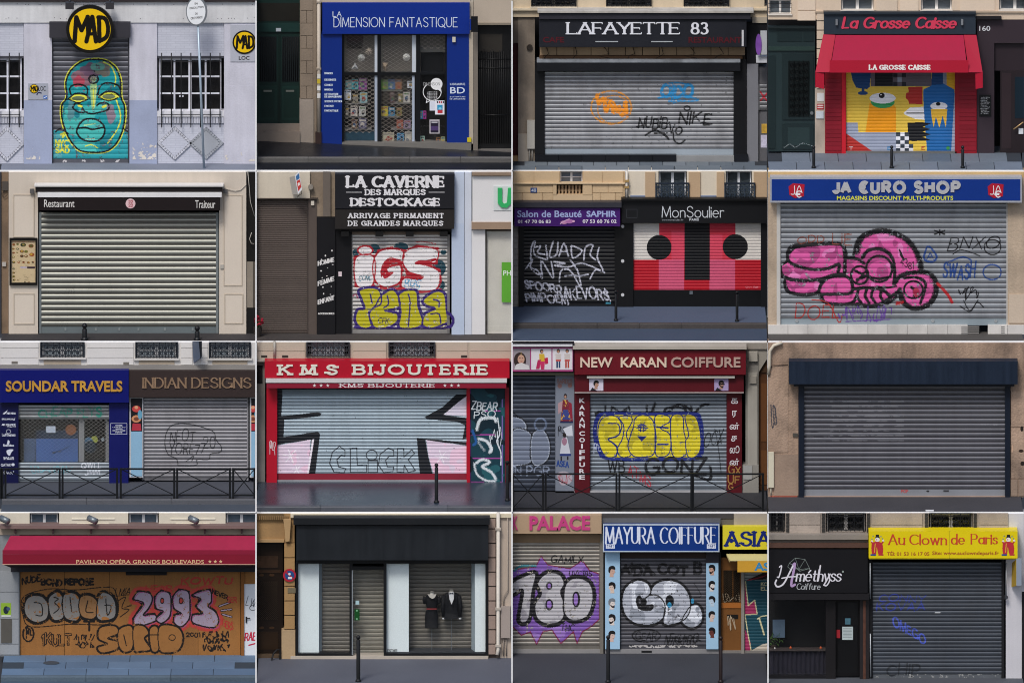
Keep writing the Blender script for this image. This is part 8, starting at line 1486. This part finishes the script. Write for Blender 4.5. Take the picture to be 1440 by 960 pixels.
    Gs = [[(700, 385), (760, 400), (780, 450), (740, 490), (715, 470), (700, 500), (720, 545), (780, 550), (790, 520), (735, 525), (760, 475), (820, 470), (858, 520), (850, 590), (790, 630), (700, 625), (640, 580), (620, 500), (640, 425)], [(860, 385), (940, 400), (990, 460), (1000, 540), (970, 600), (900, 630), (850, 620), (858, 520), (820, 470), (780, 460), (800, 410)], [(1000, 530), (1040, 520), (1066, 560), (1060, 620), (1010, 650), (965, 630), (955, 600)]]
    for P in Gs: cv.stroke(P, 22, bk, closed=True, fuzz=2)
    for P in Gs: cv.poly(P, si, True)
    cv.speck(hi, .3, 18, 3, [paint(si)]); cv.speck('#8f949e', .2, 16, 8, [paint(si)])
    for P in Gs: cv.stroke(P, 6, bk, closed=True, fuzz=.8)
    cv.ell(885, 500, 24, 34, bk); cv.ell(884, 522, 12, 16, '#3a8fb4'); cv.ell(1012, 500, 9, 15, '#3a8fb4'); cv.ell(742, 505, 16, 22, bk); cv.stroke([(720, 520), (770, 545), (795, 530)], 10, bk)
    cv.ring(755, 692, 78, 36, 7, bk, fuzz=1); cv.text('GEAR', 695, 810, 715, 42, bk, 5, slant=.1, jit=.2); cv.text('FIGARO', 880, 1040, 735, 48, bk, 5, slant=.25, jit=.3); cv.tagline(850, 690, 1060, 750, bk, 4, 8, 10); cv.stroke([(1020, 400), (1060, 470), (1020, 480)], 3, bk); cv.wear(.05, 6); cv.emit(sh, 'graffiti', 0, pf, label='silver bubble letters with black outline')
    cv = Canvas(c, 640, 738, 1050, 764, 1); cv.tagline(660, 742, 1040, 758, '#b9b6b4', 4, 6, 24, 2); cv.emit(sh, 'bar_stickers', 0, lambda y: .012); th = c.box(s, 'threshold', mat('#8a898a', rough=.7, var=.2), 516, 770, 1160, None, .08, .3); c.box(th, 'vent_slot', mat('#1a1a1c'), 728, 776, 786, 788, .083, .01)
    a = thing('asia_front', 'yellow ASIA shop front with small awning and teal and magenta mural', 'shopfront', c.base(1310)); g = c.box(a, 'sign_board', mat('#d8cc3a', rough=.4, var=.05), 1180, 88, R, 214, .3, .4); cv = Canvas(c, 1185, 100, R - 4, 205, 1); nb = mat('#1c2f78', rough=.4); cv.text('ASIA', 1198, 1440, 192, 74, nb, 17, contrast=10, serif=.12, track=.2); cv.ell(1228, 165, 12, 12, nb); cv.emit(g, 'lettering', .302)
    c.box(a, 'top_wall', mat('#a89f94', rough=.85, var=.15), 1242, 12, R, 84, .1, .4); c.box(a, 'wall_left', mat('#6a6560', rough=.8, var=.2), 1166, 12, 1242, 84, .1, .4)
    aw = c.sheet(a, 'awning', mat('#c9bf8c', rough=.7, var=.1), [(1200, 238, .2), (R, 238, .2), (R, 276, .7), (1222, 276, .7)], .012); v = c.box(aw, 'valance', mat('#d0a23c', rough=.65, var=.08), 1262, 278, R, 340, .7, .012); c.btext(v, 'AS', 1356, 1440, 286, 332, .704, mat('#3a8fc0', rough=.5), bold=.03); c.prism(aw, 'awning_side', mat('#b8a878', rough=.7), [(1198, 240), (1222, 276), (1218, 286)], .6, .01)
    wdm = mat('#7a5228', rough=.6, var=.2, streak=.1); dr = c.box(a, 'door', wdm, 1172, 262, 1282, None, -.05, .1, label='brown wooden door with grille window'); c.box(dr, 'glazing', mat('#2a241c', rough=.3, var=.3), 1184, 330, 1232, 505, -.04, .02); c.box(dr, 'glazing', mat('#2a241c', rough=.3, var=.3), 1240, 330, 1276, 505, -.04, .02); c.box(dr, 'middle_rail', mat('#a86a30', rough=.5), 1172, 512, 1282, 540, -.03, .04); c.box(dr, 'hatch', mat('#1c1712', rough=.5), 1204, 576, 1266, 600, -.04, .02)
    cv = Canvas(c, 1176, 450, 1280, 680, .6); cv.tagline(1180, 460, 1275, 505, '#b5a48c', 3, 4, 7); cv.tagline(1200, 580, 1250, 670, '#b5a48c', 4, 5, 4); cv.emit(dr, 'tags', -.035); lattice(c, dr, 1184, 330, 1276, 505, -.02, 14, mat('#3a2c1c'), .004, .8, 'grille')
    c.box(a, 'post', mat('#938e88', rough=.6, var=.15), 1283, 342, 1300, None, .08, .3); sh, pf = c.shutter(a, 1302, 342, R - 2, 778, 18, .0, SLAT('#8a8f90'), barh=6, dep=.011); cv = c.canvas(1302, 342, R - 2, 774); tl, mg, cr = '#1d4f5e', '#a83a68', '#cfcaa4'
    cv.rect(1302, 385, 1430, 774, tl); cv.poly([(1310, 385), (1400, 345), (1430, 345), (1430, 380)], '#2a1a1c'); cv.stroke([(1320, 385), (1400, 365), (1430, 350)], 6, '#8a2a3a'); cv.poly([(1302, 525), (1360, 495), (1370, 570), (1302, 572)], mg); cv.poly([(1302, 650), (1335, 730), (1340, 774), (1302, 774)], mg); cv.poly([(1302, 385), (1318, 520), (1302, 540)], mg)
    S = lambda p, w=6: cv.stroke(p, w, cr, smooth=False); S([(1306, 390), (1322, 525), (1358, 495), (1372, 572), (1304, 576)]); S([(1304, 576), (1320, 680), (1338, 774)]); S([(1372, 600), (1395, 585), (1430, 580)]); S([(1385, 600), (1410, 685)], 9); cv.text('KO', 1394, 1428, 415, 18, cr, 4); cv.text('EL', 1394, 1428, 440, 18, cr, 4); cv.poly([(1340, 774), (1400, 740), (1430, 735), (1430, 774)], '#c9bfb0'); cv.emit(sh, 'mural', 0, pf, label='teal and magenta mural')
    c.box(a, 'threshold', mat('#807c78', rough=.7), 1172, 779, R, None, .05, .3)
    bollard(c, 543, 690, 952, 'black ball top bollard before the haircut pictures', 'bollards before the blue signed hairdresser', r=.045); bollard(c, 1169, 695, 952, 'brown black bollard between hairdresser and brown wooden door', 'bollards before the blue signed hairdresser', r=.043, m=mat('#2b2020', rough=.4))
bay32()
# ================================================================== row 4, bay 4: l'Amethyss + Au Clown de Paris
def bay33():
    c = CELLS[3, 3]; L, R = c.L, c.R
    floors(c, mat('#56595f', rough=.7, var=.15, grain=.2, bump=.3))
    st = mat('#a3988e', rough=.9, var=.14, streak=.12, bump=.35, dirt=.25); b = thing('building', 'soot stained stone upper floor with barred windows over the two shops', 'building', c.base(300)); core(c, b)
    hol = [(L, -5, 105, 120), (330, -5, 555, 120), (905, -5, 1150, 108)]; c.wallholes(b, 'upper_wall', st, L, 8, R - 90, 140, hol, .06, .5)
    for x0, x1 in ((125, 300), (585, 870), (1185, 1350)): stones(c, b, mat('#a89c91', rough=.9, var=.14, bump=.4, rnd=.05, dirt=.2), [x0, x1], [10, 78, 132], .09, .03, 4, stagger=False)
    ig = mat('#16171a', rough=.5)
    for x0, y0, x1, y1 in hol:
        x0 = max(x0, L + 2); upper_window(c, b, x0 + 6, -60, x1 - 6, y1 - 4, -.1, '#c0bcb8', '#15171a', 2, 1); scroll_rail(c, b, x0 + 14, -20, x1 - 14, y1 - 6, .06, ig, 4, 'window_grille')
        for xx in (x0 - 22, x1 + 4):
            for k_ in range(5): c.box(b, 'shutter_louvre', mat('#3a3836', rough=.6), max(L, xx), 14 + k_ * 22, xx + 18, 30 + k_ * 22, .1, .03)
    c.box(b, 'ledge', mat('#8d857c', rough=.85, var=.15), L, 134, 566, 160, .3, .5); c.box(b, 'ledge_lower', mat('#6a625b', rough=.85), L, 161, 566, 176, .22, .5); c.box(b, 'right_wall', mat('#c6c4c8', rough=.85, var=.08, streak=.05, bump=.1), 1335, 8, R, None, .05, .5); c.box(b, 'dark_edge', mat('#1a1a1e', rough=.8), 1424, 450, R, None, .06, .5)
    s = thing('amethyss_front', 'black hair salon front with white script sign and dark glass', 'shopfront', c.base(280)); bk = mat('#131217', rough=.5, var=.1); c.box(s, 'top_rail', mat('#5a4238', rough=.6, var=.15), L, 182, 568, 206, .34, .4); g = c.box(s, 'sign_board', bk, L, 212, 564, 456, .3, .4)
    cv = Canvas(c, 30, 255, 450, 455, 1); wt = mat('#d9d6dc', rough=.4, var=.02); vi = mat('#b49ac0', rough=.4); gr = mat('#8f9a94', rough=.4)
    P = [(128, 290), (160, 262), (215, 270), (240, 320), (185, 335), (128, 290)]
    for i in range(5): cv.stroke([P[i], P[i + 1]], 2, gr, smooth=False); cv.stroke([P[i], (180, 325)], 1.6, gr, smooth=False)
    cv.stroke([(128, 290), (118, 310), (150, 345), (200, 390), (235, 350), (240, 320)], 2, gr, smooth=False)
    cv.stroke([(72, 312), (84, 308), (70, 365), (60, 368)], 7, wt); cv.stroke([(55, 385), (48, 405), (62, 422), (95, 405), (130, 340), (150, 300)], 9, wt); cv.stroke([(150, 298), (158, 300), (140, 390), (140, 418), (158, 410)], 13, vi); cv.stroke([(85, 375), (120, 368), (165, 365)], 7, wt)
    cv.text('méthyss', 165, 412, 390, 62, wt, 8.5, slant=.16, contrast=4.5, track=.14); cv.stroke([(300, 305), (288, 388)], 8, wt); cv.stroke([(345, 350), (352, 385), (335, 415), (318, 412)], 7, wt); cv.ell(426, 338, 5, 6, gr); cv.text('Coiffure', 168, 298, 437, 33, mat('#b5b8ba', rough=.4), 4, slant=.12, contrast=2.4, track=.15); cv.emit(g, 'lettering', .302)
    c.box(s, 'awning_roll', mat('#1b191d', rough=.7, var=.15), L, 460, 572, 496, .3, .25); fr = mat('#1d1a1c', rough=.5, var=.15); c.box(s, 'frame_post', fr, 330, 498, 385, None, .1, .3); c.box(s, 'frame_post', mat('#2a2628', rough=.5, var=.2), 520, 490, 572, None, .12, .3); c.box(s, 'frame_edge', mat('#5a3c30', rough=.6, var=.5, sc=7), 538, 500, 553, None, .135, .03); c.box(s, 'stall_riser', mat('#17151a', rough=.5), L, 918, 330, None, .08, .3)
    c.box(s, 'window_backdrop', mat('#0f0e10', rough=.8, var=.4), L, 498, 330, 920, -.5, .02); c.box(s, 'pane', GLASS, L + 2, 498, 330, 916, .03, .006)
    cu = mat('#2a2833', rough=.9, var=.2, sc=5)
    mb = MB(); n = 60; v = []; 
    for i in range(n + 1): q = c.p(14 + (316 * i / n), 0, 0); v += [(q[0], c.Yw + .1 + .025 * math.sin(i * 1.3), c.p(0, 782, -.1)[2]), (q[0], c.Yw + .1 + .025 * math.sin(i * 1.3), c.zf)]
    mb.add(v, [(2 * i, 2 * i + 1, 2 * i + 3, 2 * i + 2) for i in range(n)]); mb.make('curtain', cu, s, smooth=True); c.box(s, 'curtain_shelf', mat('#4a4240', rough=.5), L, 770, 330, 780, -.02, .2); c.box(s, 'mirror', mat('#5a6a7a', rough=.2, var=.2), 34, 606, 102, 706, -.2, .02)
    for i, (x, h, lab) in enumerate(((134, '#c05a2c', 'small orange ornament on the dark salon window shelf'), (302, '#b5552c', 'larger orange ornament at the right end of the salon shelf'), (46, '#c9c6c0', 'tiny white ornament on the left of the salon shelf'))):
        q = c.p(x, 770, -.08); mb = MB(); r_ = .03 if i < 2 else .02; mb.lathe(q, [(.01, 0)] + [(r_ * math.cos(a), r_ + r_ * math.sin(a)) for a in (-1, -.5, 0, .5, 1)] + [(.005, 2 * r_ + .01)], 9); tag(mb.make('shelf_ornament', mat(h, rough=.5)), lab, 'ornament', 'ornaments on the salon shelf')
    q = c.p(40, 760, -.15); mb = MB(); rr = random.Random(3)
    for i in range(40): a = rr.uniform(0, 6.28); x, z = q[0] + rr.gauss(0, .08), q[2] + rr.uniform(0, .3); l = rr.uniform(.05, .1); mb.add([(x, q[1], z), (x + l * math.cos(a), q[1] - .02, z + l * math.sin(a)), (x + l * .5 * math.cos(a + .5), q[1] + .02, z + l * .5 * math.sin(a + .5))], [(0, 1, 2)])
    t = thing('house_plant', 'leafy green plant inside the dark salon window', 'plant', q); LOC[t] = Vector(q); o = mb.make('foliage', mat('#3d5a24', rough=.6, var=.3, sc=20), t); mb = MB(); mb.lathe(Vector(q) + Vector((0, 0, -.04)), [(.05, 0), (.06, .08), (.05, .085)], 10); mb.make('pot', mat('#3a302a'), t)
    dr = c.box(s, 'door', mat('#0f0e11', rough=.35, var=.15), 386, 498, 520, 922, -.02, .06); c.box(dr, 'door_pane', GLASS, 400, 510, 506, 900, .0, .006); c.box(dr, 'door_notice', mat('#b9c4c4', rough=.6, var=.1), 422, 645, 482, 718, .02, .004); cv = Canvas(c, 422, 645, 482, 718, 1); [cv.stroke([(428, 655 + i * 8), (474, 655 + i * 8)], 2, '#7a8486') for i in range(7)]; cv.emit(dr, 'print', .02); c.box(dr, 'door_sticker', mat('#4f7684', rough=.5, var=.3, sc=12), 438, 598, 468, 632, .02, .004); c.box(dr, 'red_sticker', mat('#a02a34', rough=.5), 390, 662, 410, 708, .01, .004)
    h = thing('clown_shop_front', 'costume shop with yellow clown sign over dark grey tagged shutter', 'shopfront', c.base(950)); g = c.box(h, 'sign_board', mat('#dcc813', rough=.4, var=.04), 570, 113, 1400, 264, .5, .45); c.box(g, 'panel_seam', mat('#8d8220'), 1018, 113, 1020, 264, .502, .004)
    rd = mat('#c24a32', rough=.4); rd2 = mat('#a8532c', rough=.4); cv = Canvas(c, 670, 120, 1305, 200, 1); cv.text('Au', 682, 768, 186, 54, rd, 9, contrast=3, serif=.09, track=.2); cv.text('Clown', 800, 1002, 186, 54, rd, 9, contrast=3, serif=.07, track=.2); cv.text('de', 1032, 1102, 184, 54, rd, 9, contrast=3, serif=.07, track=.2); cv.text('Paris', 1142, 1286, 182, 52, rd, 9, contrast=3, serif=.07, track=.2); cv.emit(g, 'lettering', .502)
    c.btext(g, 'TÉl: 01 53 16 17 05', 671, 908, 224, 249, .503, rd2, bold=.02); c.btext(g, 'Site: www.auclowndeparis.fr', 924, 1295, 224, 251, .503, rd2, bold=.02)
    for cx in (618, 1349):
        cv = Canvas(c, cx - 45, 120, cx + 45, 255, 1); r_, k_, w_, bu = '#b8363c', '#1c1c22', '#e0dcd8', '#23508a'
        cv.rect(cx - 9, 132, cx + 9, 148, k_); cv.rect(cx - 14, 146, cx + 14, 151, k_); cv.ell(cx, 160, 13, 12, w_); cv.ell(cx - 4, 160, 3, 3, r_); cv.poly([(cx - 28, 178), (cx + 24, 178), (cx + 30, 235), (cx + 6, 240), (cx - 4, 200), (cx - 8, 240), (cx - 30, 238)], r_, True); cv.ell(cx - 30, 170, 6, 7, w_); cv.ell(cx + 32, 166, 6, 7, w_); cv.stroke([(cx - 26, 185), (cx - 31, 174)], 8, r_); cv.stroke([(cx + 22, 184), (cx + 31, 172)], 8, r_); cv.rect(cx - 38, 240, cx - 8, 249, bu); cv.rect(cx + 6, 240, cx + 34, 248, r_); cv.stroke([(cx - 12, 182), (cx - 16, 230)], 4, '#dcb83a')
        for dx, dy in ((-24, 140), (20, 142), (28, 154), (-30, 156)): cv.ell(cx + dx, dy, 3, 3, '#3a7a9c')
        cv.emit(g, 'clown_emblem', .502)
    c.box(h, 'sign_base', mat('#8f8420', rough=.5), 572, 264, 1396, 270, .48, .4); bar = mat('#a9acb0', rough=.4, metal=.3)
    c.tube(h, 'awning_arm', bar, [(578, 290, .2), (578, 488, .2)], .016); c.tube(h, 'awning_arm', bar, [(579, 684, .14), (581, 925, .14)], .014); c.tube(h, 'awning_arm', bar, [(1338, 290, .2), (1336, 490, .2)], .016); c.box(h, 'side_post', mat('#17171b', rough=.6), 566, 270, 590, None, .06, .3); c.box(h, 'side_post', mat('#1a1a1e', rough=.6), 1312, 270, 1326, None, .06, .3); c.disc(h, 'crank', mat('#222226'), 1334, 482, 12, .2, .06, 14)
    sh, pf = c.shutter(h, 592, 285, 1310, 930, 21, .0, mat('#4b5058', rough=.42, metal=.35, var=.12, rnd=.07, streak=.08, dirt=.15), rail=mat('#1f2024', rough=.5), bar=mat('#5d6166', rough=.5, var=.3), barh=20); cv = c.canvas(592, 440, 1310, 925); bl = '#3c4a9c'
    cv.text('CONNY', 625, 880, 505, 36, bl, 5, slant=.25, jit=.3, fuzz=2.5, drop=.15); cv.text('KOVAA', 612, 880, 552, 40, bl, 6, slant=.15, jit=.3, fuzz=3, drop=.15); cv.text('OMEGO', 705, 885, 640, 48, '#5060b8', 7, jit=.3, rise=-100, fuzz=2, drop=.08); cv.text('CHIP', 670, 850, 915, 62, '#2a2e34', 8, slant=.1, jit=.3, fuzz=2); cv.stroke([(940, 566), (968, 564)], 6, '#b5b8ba'); cv.emit(sh, 'graffiti', 0, pf, label='faint blue tags')
    cv = Canvas(c, 600, 908, 1300, 928, 1); cv.speck('#9a9a98', .12, 5, 2); cv.emit(sh, 'bar_scuffs', 0, lambda y: .012, lift=.002)
    ps = thing('projecting_sign', 'small yellow edged grey box sign projecting from white wall', 'sign', c.p(1395, 420, .3)); LOC[ps] = Vector(ps.location); c.sheet(ps, 'yellow_face', mat('#b5962c', rough=.5, var=.2, sc=6), [(1368, 290, .1), (1392, 270, .5), (1392, 418, .5), (1366, 424, .1)], .02); c.box(ps, 'grey_edge', mat('#8f98a4', rough=.5), 1393, 266, 1422, 416, .5, .05)
bay33()
